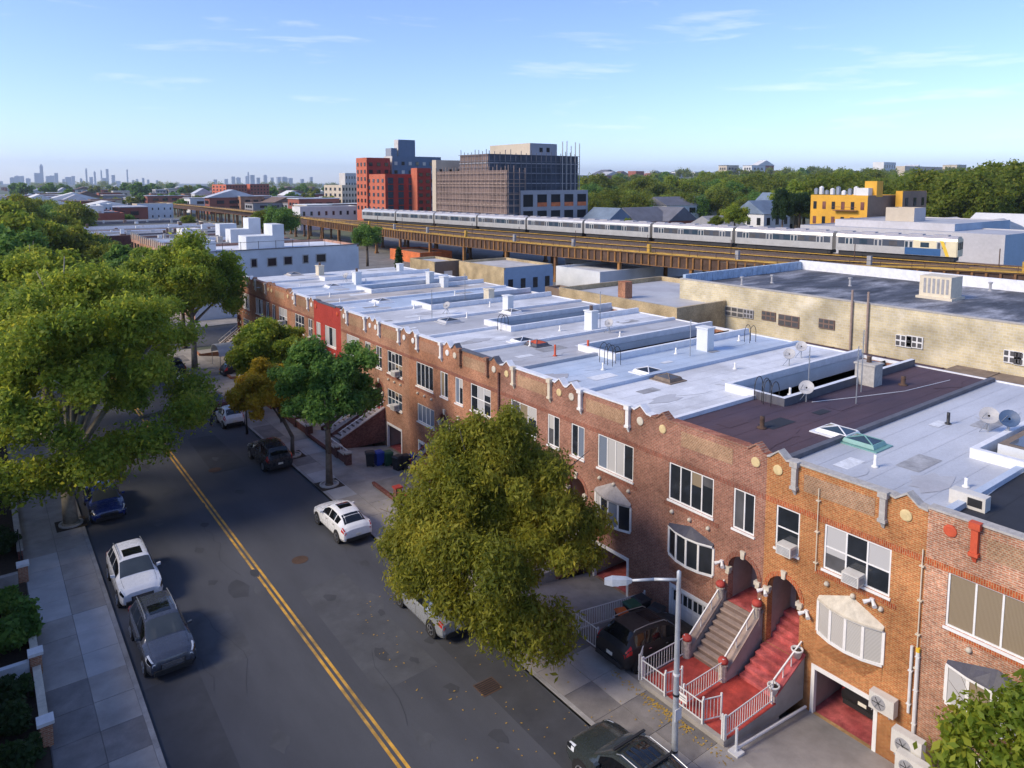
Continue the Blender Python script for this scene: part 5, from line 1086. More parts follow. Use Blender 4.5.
def winrow(par, x0, x1, y0, y1, z0, z1, side, nu, nv, m='glass', fr=.5, fv=.5, lo=0., frame='white_paint', out=.12):
    """windows on the street-side ('x') or near ('y') wall, each pane set in its own surround"""
    a0, a1 = (y0, y1) if side == 'x' else (x0, x1); cw = (a1-a0)/nu; ch = (z1-z0)/nv
    for i in range(nu):
        for j in range(nv):
            c = a0 + cw*(i+.5); zc = z0 + ch*(j+.5) + lo*ch; w, h = cw*fr/2, ch*fv/2
            mm = m if isinstance(m, str) else m[(i*7+j*3) % len(m)]
            if side == 'x': M().box(x0-out, x0+.02, c-w, c+w, zc-h, zc+h).build('window', mm, par)
            else: M().box(c-w, c+w, y0-out, y0+.02, zc-h, zc+h).build('window', mm, par)
def simple(name, label, cat, uc, dep, u0, u1, vtop, wall, roof='roof_lightgrey', wx=None, wy=None, wm='glass', wall2=None, group=None, par_h=.4):
    x0, x1, y0, y1, z1 = vis(uc, dep, u0, u1, vtop); t = empty(name, ((x0+x1)/2, (y0+y1)/2, 0), label, cat, group)
    block(t, x0, x1, y0, y1, 0, z1, wall, roof, par_h, 'wall', wall2)
    if wx: winrow(t, x0, x1, y0, y1, 0.6, z1-.7, 'x', wx[0], wx[1], wm, *wx[3:])
    if wy: winrow(t, x0, x1, y0, y1, 0.6, z1-.7, 'y', wy[0], wy[1], wm, *wy[3:])
    return t, (x0, x1, y0, y1, z1)
# ---- the large beige block building behind the row
p = FX(860, 303, 57.0); zb = p[2]; yl = FX(680, 281, 57.0)[1]
t = empty('warehouse', (68, yl-30, 0), 'long beige block-walled warehouse with dark flat roof behind the row houses', 'warehouse')
q = M().box(57, 78.5, -28, yl, 0, zb-.5, 0, 1).box(57, 57.35, -28, yl, zb-.5, zb, 0).build('wall', ['block_beige', 'roof_tar'], t)
M().box(78.1, 78.5, -28, yl, zb-.5, zb+.55).build('far_parapet', 'flashing_white', t)
q = M(); n = 24
for k in range(n):
    xa = 57.4 + k*(78.0-57.4)/n; M().box(xa+.03, xa+.82, yl-.35, yl, zb-.5, zb+.42).build('parapet_block', 'parapet_blue', t)
M().box(56.95, 57.45, -28, yl, zb, zb+.08).build('coping', 'stone_grey', t)
for (u, v, w, h, m) in ((692, 307, 1.5, .75, 'white_paint'), (735, 312, 2.0, .9, 'stone_grey'), (749, 314, 1.0, .8, 'block_grey'), (769, 316, 1.4, .8, 'brown_roof'), (789, 321, 2.0, 1.0, 'brown_roof'), (827, 324, 1.4, .8, 'brown_roof'), (904, 341, 1.2, .9, 'white_paint'), (915, 342, 1.2, .9, 'white_paint'), (1013, 357, 1.1, .9, 'white_paint'), (1022, 359, .9, .9, 'white_paint')):
    a = FX(u, v, 57.0); o = M().box(56.9, 57.02, a[1]-w/2, a[1]+w/2, a[2]-h/2, a[2]+h/2).build('window', m, t)
    for r_ in range(2):
        for c_ in range(3): M().box(56.88, 56.9, a[1]-w/2+.08+c_*w/3, a[1]-w/2+(c_+1)*w/3-.04, a[2]-h/2+.08+r_*h/2, a[2]-h/2+(r_+1)*h/2-.05).build('pane', 'glass_grey', o)
for u in (850, 866):
    a = FX(u, 340, 56.8); M().tube((56.85, a[1], 2), (56.85, a[1], zb+1.0), .09, .09, 8).build('flue_pipe', 'stair_brown', t)
for (u, v, w, h) in ((940, 292, 2.3, 1.9), ):
    x, y, _ = G(u, v+6, zb-.5); o = M().box(x-1.1, x+1.1, y-1.3, y+1.3, zb-.3, zb+1.5).box(x-1.3, x+1.3, y-1.5, y+1.5, zb-.52, zb-.3).build('rooftop_unit', 'cream_paint', t)
    for k in range(6): M().box(x-1.13, x-1.1, y-1.1+k*.37, y-.9+k*.37, zb, zb+1.3).build('louvre', 'grey_paint', o)
for (u, v) in ((742, 285), (850, 286), (772, 283), (990, 291)): x, y, _ = G(u, v, zb-.5); M().lathe((x, y, zb-.5), [(.2, 0), (.12, .1), (.12, .7), (.2, .72), (.2, .85)], 8).build('roof_vent', 'dish_grey', t)
# brown lean-to roofs in the alley between the row and the warehouse
for k, (ya, yb, z, m) in enumerate(((-6, 9.5, 6.3, 'roof_brown'), (9.8, 22.3, 6.4, 'roof_brown'), (22.6, 34.2, 6.0, 'roof_purple'))):
    t = empty('shed', (52, (ya+yb)/2, 0), ['brown roofed shed behind the black roofed house', 'brown roofed lean-to behind the purple roof', 'dark lean-to behind the white roofed house'][k], 'shed')
    M().box(48.6, 56.7, ya, yb, 0, z, 0, 1).build('wall', ['brick_dark', m], t); M().box(48.5, 48.8, ya, yb, z, z+.2).build('roof_edge', 'roof_brown', t)
    for e in range(5): M().box(48.8, 56.6, ya+.5+e*(yb-ya-1)/5, ya+.62+e*(yb-ya-1)/5, z, z+.05).build('roof_batten', m, t)
# ---- low buildings in the yards between the row and the railway
a = FX(559, 289, 50.0); b = FX(677, 306, 50.0); zt = (a[2]+b[2])/2
t = empty('yard_building', (58, (a[1]+b[1])/2, 0), 'low tan-walled building with grey roof behind the white roofs', 'building')
block(t, 50, 66, b[1], a[1], 0, zt, 'brick_yellow_wall', 'roof_lightgrey', .5, 'wall')
x, y, _ = G(625, 297, zt-.4); M().box(x-.5, x+.5, y-.5, y+.5, zt-.5, zt+1.2).build('chimney', 'brick_rust', t)
simple('yard_building', 'low building with white flat roof next to the railway pillars', 'building', 600, 128, 556, 655, 272, 'whitewash', 'roof_white', None, None)
t, B = simple('yard_building', 'tan low building with blue painted end wall near the railway', 'building', 504, 119, 459, 553, 268, 'brick_yellow_wall', 'roof_tan', None, (4, 1, 'glass', .35, .4), 'glass', 'shed_blue')
t2, B2 = simple('yard_building', 'small tan building with dark parapet before the railway', 'building', 434.5, 128, 410, 461, 262, 'brick_yellow_wall', 'roof_lightgrey', None, (1, 1, 'white_paint', .3, .5), 'white_paint', 'taupe_wall')
simple('yard_building', 'dark brown yard building beside the tan wall', 'building', 565, 112, 545, 580, 290, 'taupe_wall', 'roof_lightgrey')
simple('yard_building', 'low shop with grey shutters under the elevated railway', 'building', 640, 145, 565, 690, 268, 'whitewash', 'roof_lightgrey', (7, 1, 'glass', .6, .7), None)
simple('yard_building', 'orange-red shed roof seen under the railway', 'shed', 420, 175, 390, 452, 253, 'orange_barrier', 'brown_roof')
# ---- the block beyond the side street
NY, NX1, NZ = 108.0, 49.6, 9.75
t = empty('corner_building', (37, 116, 0), 'whitewashed corner building with small windows in its long side wall', 'building')
block(t, F, NX1, NY, 122, 0, NZ, 'brick_pink', 'roof_white', .35, 'wall', 'whitewash')
for u, v, w in ((254, 263, 1.0), (272, 262, 1.5), (288, 260.5, 1.4), (305.6, 259, 1.0), (321, 258, 1.7)):
    a = FYv(u, v, NY); o = M().box(a[0]-w/2, a[0]+w/2, NY-.06, NY+.02, a[2]-.7, a[2]+.7).build('window', 'stone_grey', t); M().box(a[0]-w/2+.15, a[0]+w/2-.15, NY-.08, NY-.06, a[2]-.55, a[2]+.55).build('pane', 'glass', o)
M().box(F-.05, NX1+.1, NY-.12, NY+.2, NZ, NZ+.1).build('coping', 'flashing_dark', t)
for (xa, xb, h, m) in ((33.2, 37.2, 1.7, 'whitewash'), (37.2, 39.0, 3.4, 'whitewash'), (26.8, 28.8, 1.3, 'whitewash')): M().box(xa, xb, 112, 116, NZ-.4, NZ+h).build('stair_bulkhead', m, t)
for k in range(9): x = F + 2 + k*2.6; M().tube((x, 110, NZ-.35), (x, 110, NZ+1.1), .04, .04, 5).build('rail_post', 'black_metal', t)
M().tube((F+2, 110, NZ+1.0), (F+23, 110, NZ+1.0), .03, .03, 5).build('roof_rail', 'black_metal', t)
def farrow(y0, y1, label, wall, roof, z=9.4, x0=F, x1=46, bulk=None, wall2=None):
    t = empty('far_row_house', ((x0+x1)/2, (y0+y1)/2, 0), label, 'house', 'row houses beyond the side street'); block(t, x0, x1, y0, y1, 0, z, wall, roof, .4, 'wall', wall2)
    winrow(t, x0, x1, y0, y1, 1.2, z-.9, 'x', 3, 3, 'glass', .45, .55)
    for k in range(5): yy = y0 + (y1-y0)*(k+.5)/5; M().box(x0-.15, x0+.02, yy-.14, yy+.14, z-.9, z+.35).build('pilaster', 'limestone', t)
    for k in range(9):
        vx, vy, vr = rnd.uniform(x0+2, x1-2), rnd.uniform(y0+1, y1-1), rnd.uniform(.15, .5); M().box(vx-vr, vx+vr, vy-vr, vy+vr, z-.4, z+rnd.uniform(.1, 1.1)).build('roof_vent', rnd.choice(['whitewash', 'stone_grey', 'brown_roof', 'galvanised']), t)
    for k in range(3): vy = y0 + (y1-y0)*(k+.7)/3.4; M().box(x0+.3, x1-.3, vy-.12, vy+.12, z-.4, z+.1).build('roof_kerb', rnd.choice(['flashing_white', 'flashing_dark', 'roof_tan']), t)
    if bulk:
        for (a, b, c, d, h, m) in bulk: M().box(x0+a, x0+b, y0+c, y0+d, z-.4, z+h).build('stair_bulkhead', m, t)
    return t
farrow(122.2, 130, 'pink brick house next to the whitewashed corner building', 'brick_pink', 'roof_white', 9.6, bulk=[(10, 13, 3, 6, 2.2, 'whitewash'), (13, 15, 3, 6, 4.0, 'whitewash')])
farrow(130.2, 138, 'second pink brick house beyond the side street', 'brick_pink', 'roof_blue', 9.7, bulk=[(4, 7, 2, 6, 2.0, 'far_white')])
farrow(138.2, 147, 'tan brick house beyond the side street with white roof', 'brick_tan', 'roof_white', 9.6, bulk=[(12, 15, 1, 4, 2.4, 'whitewash')])
farrow(147.2, 156, 'pale brick house with dark edged roof beyond the side street', 'brick_pink', 'roof_lightgrey', 9.8)
farrow(160, 172, 'dark red brick house whose side wall faces the camera far along the street', 'brick_tan', 'roof_white', 9.3, 20.5, 46, None, 'brick_dark')
farrow(173, 190, 'far row house with grey roof past the dark red side wall', 'brick_tan', 'roof_lightgrey', 7.6, 21.5)
farrow(191, 212, 'far row house with wide silver roof', 'brick_pink', 'roof_silver', 7.4, 22, 58)
farrow(214, 240, 'far row house with purple grey roof beyond the silver one', 'far_cream', 'roof_tan', 7.2, 22, 60)
farrow(246, 275, 'farthest row house with pale roof at the end of the street', 'far_cream', 'roof_silver', 7.2, 22, 60)
farrow(290, 330, 'far red building with white bulkhead on its roof', 'far_brick', 'roof_white', 9.0, 26, 44, [(4, 12, 3, 12, 2.5, 'far_white')])
simple('warehouse', 'white windowed warehouse left of the far railway', 'warehouse', 137, 370, 132, 173, 204, 'far_cream', 'roof_white', None, (6, 2, 'glass', .2, .3), 'glass', 'whitewash')
simple('warehouse', 'low pale shed roof before the far railway', 'shed', 150, 250, 146, 196, 220, 'far_grey', 'roof_silver')
simple('building', 'narrow white stucco building on the far left with slot windows', 'building', 100, 300, 96, 112, 204, 'whitewash', 'roof_white', (2, 3, 'glass', .3, .5), (3, 3, 'glass', .3, .5))
simple('building', 'brown house row end behind the white stucco building', 'building', 112, 310, 109, 121, 208, 'brick_dark', 'roof_lightgrey', None, (3, 2, 'glass', .4, .4))
# ---- tall buildings past the railway
t = empty('apartment_tower', DEP(395, 230, 295)[:2] + (0,), 'new apartment tower of orange-red and grey blocks beyond the train', 'apartment building')
def wing(uc, dep, u0, u1, vt, m, wx=None, wy=None, wm=('glass', 'glass_blue'), m2=None, roof='tower_grey'):  # m2: darker near wall, its shade put into the colour
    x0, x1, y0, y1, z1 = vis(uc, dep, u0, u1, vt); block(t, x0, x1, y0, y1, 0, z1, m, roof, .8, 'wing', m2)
    if wx: winrow(t, x0, x1, y0, y1, 8, z1-1.2, 'x', wx[0], wx[1], wm, *wx[3:], out=.2)
    if wy: winrow(t, x0, x1, y0, y1, 8, z1-1.2, 'y', wy[0], wy[1], wm, *wy[3:], out=.2)
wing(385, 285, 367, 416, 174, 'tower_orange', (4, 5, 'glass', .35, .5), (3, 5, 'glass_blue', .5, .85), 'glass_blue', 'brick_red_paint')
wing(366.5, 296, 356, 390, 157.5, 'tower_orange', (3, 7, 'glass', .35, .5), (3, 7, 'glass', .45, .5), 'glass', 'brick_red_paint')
wing(392, 305, 384, 441, 156, 'tower_pale', (2, 6, 'glass', .3, .4), (7, 6, 'glass', .4, .4), ('glass', 'tower_pale'), 'tower_blue')
wing(398, 312, 394, 415, 139.5, 'tower_pale', None, None, 'glass', 'tower_blue'); wing(391, 309, 385.5, 397, 148, 'tower_grey', None, None, 'glass', 'tower_blue')
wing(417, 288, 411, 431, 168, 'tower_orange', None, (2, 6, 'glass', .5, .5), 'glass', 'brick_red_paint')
t = empty('construction_building', DEP(510, 230, 245)[:2] + (0,), 'unfinished building wrapped in scaffolding and dark netting beyond the train', 'building')
x0, x1, y0, y1, z1 = vis(507, 228, 437, 524, 170); block(t, x0, x1, y0, y1, 0, z1, 'scaffold_net_brown', 'block_grey', .5, 'netted_wing', 'scaffold_net'); S1 = (x0, x1, y0, y1, z1)  # brown net on the lit side; near side darkened, shade put into colour
x0, x1, y0, y1, z1 = vis(488, 242, 460, 578, 154); block(t, x0, x1, y0, y1, 0, z1, 'scaffold_net_brown', 'block_grey', .5, 'netted_block', 'scaffold_net'); S2 = (x0, x1, y0, y1, z1)  # near netting again in the colour of its shade
x0, x1, y0, y1, z1 = vis(521, 230, 514, 588, 190.5); block(t, x0, x1, y0, y1, 0, z1, 'block_grey', 'block_grey', .3, 'podium')
for i, c in enumerate(np.linspace(x0, x1, 6)[:-1]):
    w = (x1-x0)/5
    for j in (0, 1, 2):
        za = z1 - 5.2*(j+1); o = M().box(c+w*.16, c+w*.84, y0-.06, y0+.02, za, za+3.9).build('bay_opening', 'dark_void', t)
        if 0 < i and j < 2: M().box(c+w*.16, c+w*.84, y0-.12, y0-.06, za, za+1.3).build('guard_mesh', 'orange_barrier' if j == 0 else 'grey_paint', o)
x0, x1, y0, y1, z1 = vis(530, 262, 490, 557, 143); block(t, x0, x1, y0, y1, 0, z1, 'far_cream', 'tower_pale', .4, 'penthouse', 'tower_grey')  # cream lit wall, near wall greyed with painted shade
for u in (541, 548): a = FYv(u, 150, y0); M().box(a[0]-.7, a[0]+.7, y0-.1, y0, a[2]-.8, a[2]+.8).build('window', 'dark_void', t)
x0, x1, y0, y1, z1 = vis(436, 262, 432, 464, 160); block(t, x0, x1, y0, y1, 0, z1, 'far_cream', 'tower_pale', .4, 'rear_wing', 'far_cream'); winrow(t, x0, x1, y0, y1, z1-22, z1-2.5, 'y', 3, 6, 'dark_void', .4, .55)
for (x0, x1, y0, y1, z1), mm in ((S1, 'stair_brown'), (S2, 'slate_roof')):
    q = M(); r = .09
    for yy in np.arange(y0, y1+.1, 2.2): q.box(x0-.75, x0-.6, yy-r, yy+r, 6, z1+rnd.uniform(.6, 1.8))
    for xx in np.arange(x0, x1+.1, 2.2): q.box(xx-r, xx+r, y0-.75, y0-.6, 6, z1+rnd.uniform(.6, 1.8))
    for zz in np.arange(8, z1+1, 2.1): q.box(x0-.8, x0-.55, y0-.6, y1, zz-.07, zz+.07).box(x0-.6, x1, y0-.8, y0-.55, zz-.07, zz+.07)
    tag(q.build('scaffold_frame', mm, t), kind='stuff')
    for zz in np.arange(9, z1-1, 3.4): M().box(x0-.3, x1+.05, y0-.3, y1, zz, zz+.35).build('floor_slab', 'stair_brown' if mm == 'stair_brown' else 'block_grey', t)
x0, x1, y0, y1, z1 = S2; q = M()
for xx in np.arange(x1-8, x1+.1, 2.0): q.box(xx-.12, xx+.12, y0-.9, y0-.7, z1-12, z1+3.5 + rnd.uniform(0, 2))
tag(q.build('scaffold_mast', 'stone_grey', t), kind='stuff')
simple('apartment_building', 'older cream building with balconies left of the orange-red tower', 'building', 342, 420, 324, 357, 185, 'far_cream', 'roof_lightgrey', (4, 5, 'glass', .4, .5), (5, 5, 'glass', .4, .5))
simple('apartment_building', 'grey water-tank topped building behind the cream balconies', 'building', 345, 450, 339, 356, 173, 'tower_pale', 'roof_lightgrey', None, (4, 6, 'glass', .3, .4))
simple('apartment_building', 'six-storey red brick apartment house left of centre on the horizon', 'building', 226, 640, 212, 247, 184.5, 'tower_orange', 'roof_lightgrey', (4, 6, 'glass', .4, .5), (7, 6, 'glass', .35, .5), 'glass', 'far_brick')  # brighter orange paints the lit left wall, darker red the shaded near wall
simple('apartment_building', 'right-hand wing-like red brick apartment house on the horizon', 'building', 250, 660, 246, 269, 184, 'tower_orange', 'roof_lightgrey', None, (6, 6, 'glass', .35, .5), 'glass', 'far_brick')  # lit and shaded brick as two colours, as on its neighbour
simple('building', 'long low white building behind the railway left of the tower', 'building', 300, 300, 292, 358, 207, 'far_white', 'roof_white', None, (8, 2, 'glass', .3, .4))
# ---- behind the train on the right
simple('warehouse', 'long grey warehouse directly behind the right end of the train', 'warehouse', 1005.5, 133, 800, 1045, 235, 'shelf_grey', 'roof_lightgrey', None, None, 'glass', 'shed_blue', par_h=.2)  # pale wall is the lit one; blue near wall has shade painted in
simple('warehouse', 'upper grey warehouse storey stepped back behind the train', 'warehouse', 955, 146, 835, 1010, 224, 'shelf_grey', 'roof_lightgrey', (9, 1, 'glass', .16, .12), None, 'glass', 'shed_blue', par_h=.2)  # near wall in the same blue painted shade
simple('building', 'small pale yellow stucco building before the ochre building', 'building', 914.6, 158, 886, 926, 208, 'far_cream', 'roof_tan', None, None, 'glass', 'shelf_grey')
t, (x0, x1, y0, y1, z1) = simple('apartment_building', 'ochre yellow building with rooftop tanks and fire escape', 'building', 868, 178, 811, 902, 195.5, 'ochre_wall', 'roof_lightgrey', (6, 4, 'glass', .34, .5), None, ('glass', 'brick_dark'), 'taupe_wall')  # taupe near wall: the shade on the ochre is put into its colour
M().box(x0+2, x0+9, y0+4, y1-14, z1-.4, z1+1.8).build('rooftop_plant', 'far_white', t); M().box(x0+4, x0+7, y0-.05, y0+3, z1-.4, z1+3.5).build('stair_bulkhead', 'ochre_wall', t)
for k in range(9): M().lathe((x0+3+k*1.1, y0+3+k*2.2, z1+.0), [(.6, 0), (.6, .9+.5*(k*5 % 3)), (.15, 1.2+.5*(k*5 % 3))], 8).build('roof_tank', 'far_white' if k % 2 else 'galvanised', t)
fe = M(); yy = y0 + (y1-y0)*.35
for zz in (6, 9.3, 12.6): fe.box(x0-1.2, x0-.1, yy-3, yy+3, zz, zz+.15).box(x0-1.2, x0-1.1, yy-3, yy+3, zz+.9, zz+1.0)
fe.build('fire_escape', 'brick_dark', t)
simple('apartment_building', 'brown block joined behind the ochre building', 'building', 903, 182, 896, 927, 191, 'ochre_wall', 'roof_lightgrey', None, (3, 4, 'glass', .3, .5), 'glass', 'taupe_wall')  # near wall brown with the same painted-in shade
def gable(name, label, u, v, dep, w, d, h, rh, wall, roof, ax='x', group=None, wins=True):
    c = DEP(u, v, dep); x, y = c[0], c[1]; t = empty(name, (x, y, 0), label, 'house', group)
    M().box(x-w/2, x+w/2, y-d/2, y+d/2, 0, h).build('wall', wall, t); e = .4; q = M()
    if ax == 'x':
        A = [(x-w/2-e, y-d/2-e, h-.1), (x-w/2-e, y+d/2+e, h-.1), (x-w/2-e, y, h+rh)]; B = [(x+w/2+e, p[1], p[2]) for p in A]
    else:
        A = [(x-w/2-e, y-d/2-e, h-.1), (x+w/2+e, y-d/2-e, h-.1), (x, y-d/2-e, h+rh)]; B = [(p[0], y+d/2+e, p[2]) for p in A]
    q.prism(A, B); q.build('roof', roof, t)
    if wins:
        winrow(t, x-w/2, x+w/2, y-d/2, y+d/2, .8, h-.2, 'x', 3, 2, 'glass', .35, .5); winrow(t, x-w/2, x+w/2, y-d/2, y+d/2, .8, h-.2, 'y', 3, 2, 'glass', .35, .5)
    return t
gable('detached_house', 'grey gabled house with pale dormer just right of the scaffolding', 607, 222, 240, 11, 12, 7.5, 4, 'far_grey', 'slate_blue', 'y')
gable('detached_house', 'brick gabled house with slate roof behind the train', 640, 222, 245, 16, 12, 7, 4.5, 'far_brick', 'slate_roof', 'x')
gable('detached_house', 'second slate roofed house with brick gable behind the train', 668, 222, 250, 14, 13, 7, 4.5, 'far_brick', 'slate_roof', 'y')
gable('detached_house', 'tan bungalow with grey hipped roof behind the train', 717, 226, 215, 13, 11, 7, 3, 'far_cream', 'far_grey', 'x')
gable('detached_house', 'long white house with dark roof before the wood', 680, 212, 330, 34, 14, 10, 3.5, 'far_white', 'slate_roof', 'x')
gable('detached_house', 'white house with blue roof left of the dark conifer', 762, 218, 235, 14, 11, 10, 4, 'far_white', 'slate_blue', 'x')
gable('detached_house', 'pale gabled house with dark blue roof behind the conifer', 777, 208, 270, 13, 12, 11.5, 4.5, 'far_white', 'slate_blue', 'y')
gable('detached_house', 'blue roofed shed at the right edge behind the warehouse', 985, 236, 170, 20, 14, 8, 3, 'far_white', 'slate_blue', 'x')
gable('detached_house', 'white gabled shed at the far right edge', 1012, 236, 180, 14, 16, 9, 3, 'far_cream', 'far_white', 'y')
gable('detached_house', 'low pale shed behind the warehouse among trees', 940, 232, 190, 18, 12, 8.5, 2.0, 'far_white', 'far_white', 'x')
# ================================================================== elevated railway and train
ZT = 7.3
near = [G(u, v, ZT)[:2] for u, v in ((1060, 274), (932, 267.5), (771, 262.5), (686.6, 255.5), (619, 250), (560, 245.6), (466.5, 237), (390, 229), (320, 220), (270, 213.5), (225, 208.5), (185, 205))]
trk = [(126, 20), (122.7, 49), (120.3, 67), (117.5, 89), (115, 108), (111.5, 143), (107.5, 179), (102.5, 218), (98, 260), (97, 320), (99, 400), (104, 520)]
def along(poly):
    P = [Vector((*p, 0)) for p in poly]; d = [0]
    for a, b in zip(P, P[1:]): d.append(d[-1] + (b-a).length)
    def f(s):
        s = max(0, min(s, d[-1]-1e-4))
        for k in range(len(P)-1):
            if d[k] <= s <= d[k+1]: t = (s-d[k])/(d[k+1]-d[k]); return P[k].lerp(P[k+1], t), (P[k+1]-P[k]).normalized()
    return f, d[-1]
def atY(poly, y):
    ys = [p[1] for p in poly]; xs_ = [p[0] for p in poly]; return float(np.interp(y, ys, xs_))
el = empty('elevated_railway', (105, 110, 0), 'long elevated railway viaduct with rusty plate girders and steel columns', 'viaduct')
YS = list(np.arange(20, 520, 6.0)); ND = sorted(near, key=lambda p: p[1])
nx = lambda y: atY(ND, y); fx = lambda y: atY(trk, y) + 3.6
d = M(); tie = M()
for a, b in zip(YS, YS[1:]):
    d.prism([(nx(a), a, ZT-.75), (fx(a), a, ZT-.75), (fx(a), a, ZT-.35), (nx(a), a, ZT-.35)], [(nx(b), b, ZT-.75), (fx(b), b, ZT-.75), (fx(b), b, ZT-.35), (nx(b), b, ZT-.35)])
d.build('deck', 'timber_tie', el)
# sleepers and rails on three tracks
tracks = [lambda y: atY(trk, y), lambda y: nx(y)*.48 + (atY(trk, y))*.52, lambda y: nx(y) + 3.0]
for tf in tracks:
    for y in np.arange(22, 330, .9): x = tf(y); tie.box(x-1.35, x+1.35, y-.14, y+.14, ZT-.35, ZT-.17)
tag(tie.build('sleepers', 'timber_tie', el), kind='stuff')
for tf in tracks:
    for e, m, w, h in ((-.72, 'rail_steel', .08, .16), (.72, 'rail_steel', .08, .16), (-1.55, 'rail_yellow', .26, .10)):
        r = M()
        for a, b in zip(YS, YS[1:]): r.bar((tf(a)+e, a, ZT-.08), (tf(b)+e, b, ZT-.08), w, h)
        r.build('rail' if 'steel' in m else 'third_rail_cover', m, el)
# plate girders with stiffeners, walkway and handrail at the near edge
yy = 20.0; k = 0
while yy < 500:
    e = min(yy + 15, 505); gd = M(); A, B = Vector((nx(yy)-.15, yy, 0)), Vector((nx(e)-.15, e, 0)); U = Vector((0, 0, 1))
    gd.bar(A + U*(ZT-1.25), B + U*(ZT-1.25), .1, 1.9); gd.m = [1]*len(gd.m); gd.bar(A + U*(ZT-.28), B + U*(ZT-.28), .5, .09).bar(A + U*(ZT-2.22), B + U*(ZT-2.22), .5, .09)
    g_o = gd.build('plate_girder', ['rust_girder', 'rust_dark'], el)
    if yy < 240:
        s_ = M()
        for t in np.linspace(.04, .96, 10): c = A.lerp(B, t); M().bar(c + U*(ZT-2.15) - Vector((.14, 0, 0)), c + U*(ZT-.35) - Vector((.14, 0, 0)), .30, .30).build('stiffener', 'rust_girder', g_o)
    M().bar(A + U*(ZT-.05) - Vector((.2, 0, 0)), B + U*(ZT-.05) - Vector((.2, 0, 0)), .5, .12).build('walkway', 'rail_yellow', el)
    M().bar(A + U*(ZT+.75) - Vector((.4, 0, 0)), B + U*(ZT+.75) - Vector((.4, 0, 0)), .05, .05).build('handrail', 'rust_dark', el)
    for t in np.linspace(0, .9, 5): c = A.lerp(B, t); M().box(c.x-.43, c.x-.37, c.y-.03, c.y+.03, ZT, ZT+.75).build('handrail_post', 'rust_dark', el)
    for x in (nx(yy)+.1, (nx(yy)+fx(yy))/2, fx(yy)-1):
        M().box(x-.28, x+.28, yy-.28, yy+.28, 0, ZT-2.2 if x == nx(yy)+.1 else ZT-.9).box(x-.45, x+.45, yy-.45, yy+.45, 0, .5).build('column', 'rust_girder', el)
    M().box(nx(yy)-.1, fx(yy), yy-.25, yy+.25, ZT-2.0, ZT-.8).build('cross_girder', 'rust_dark', el)
    M().bar((fx(yy), yy, ZT-1.0), (fx(e), e, ZT-1.0), .2, 1.4).build('far_girder', 'rust_dark', el)
    yy = e; k += 1
for k in range(10): # signals and cabinets along the walkway
    y = 38 + k*17.0; x = nx(y) + .6; M().box(x-.25, x+.25, y-.3, y+.3, ZT-.1, ZT+1.4).build('signal_cabinet', 'grey_paint' if k % 3 else 'rail_yellow', el)
    M().tube((x+5, y+5, ZT), (x+5, y+5, ZT+2.6), .07, .07, 6).build('signal_post', 'rust_dark', el)
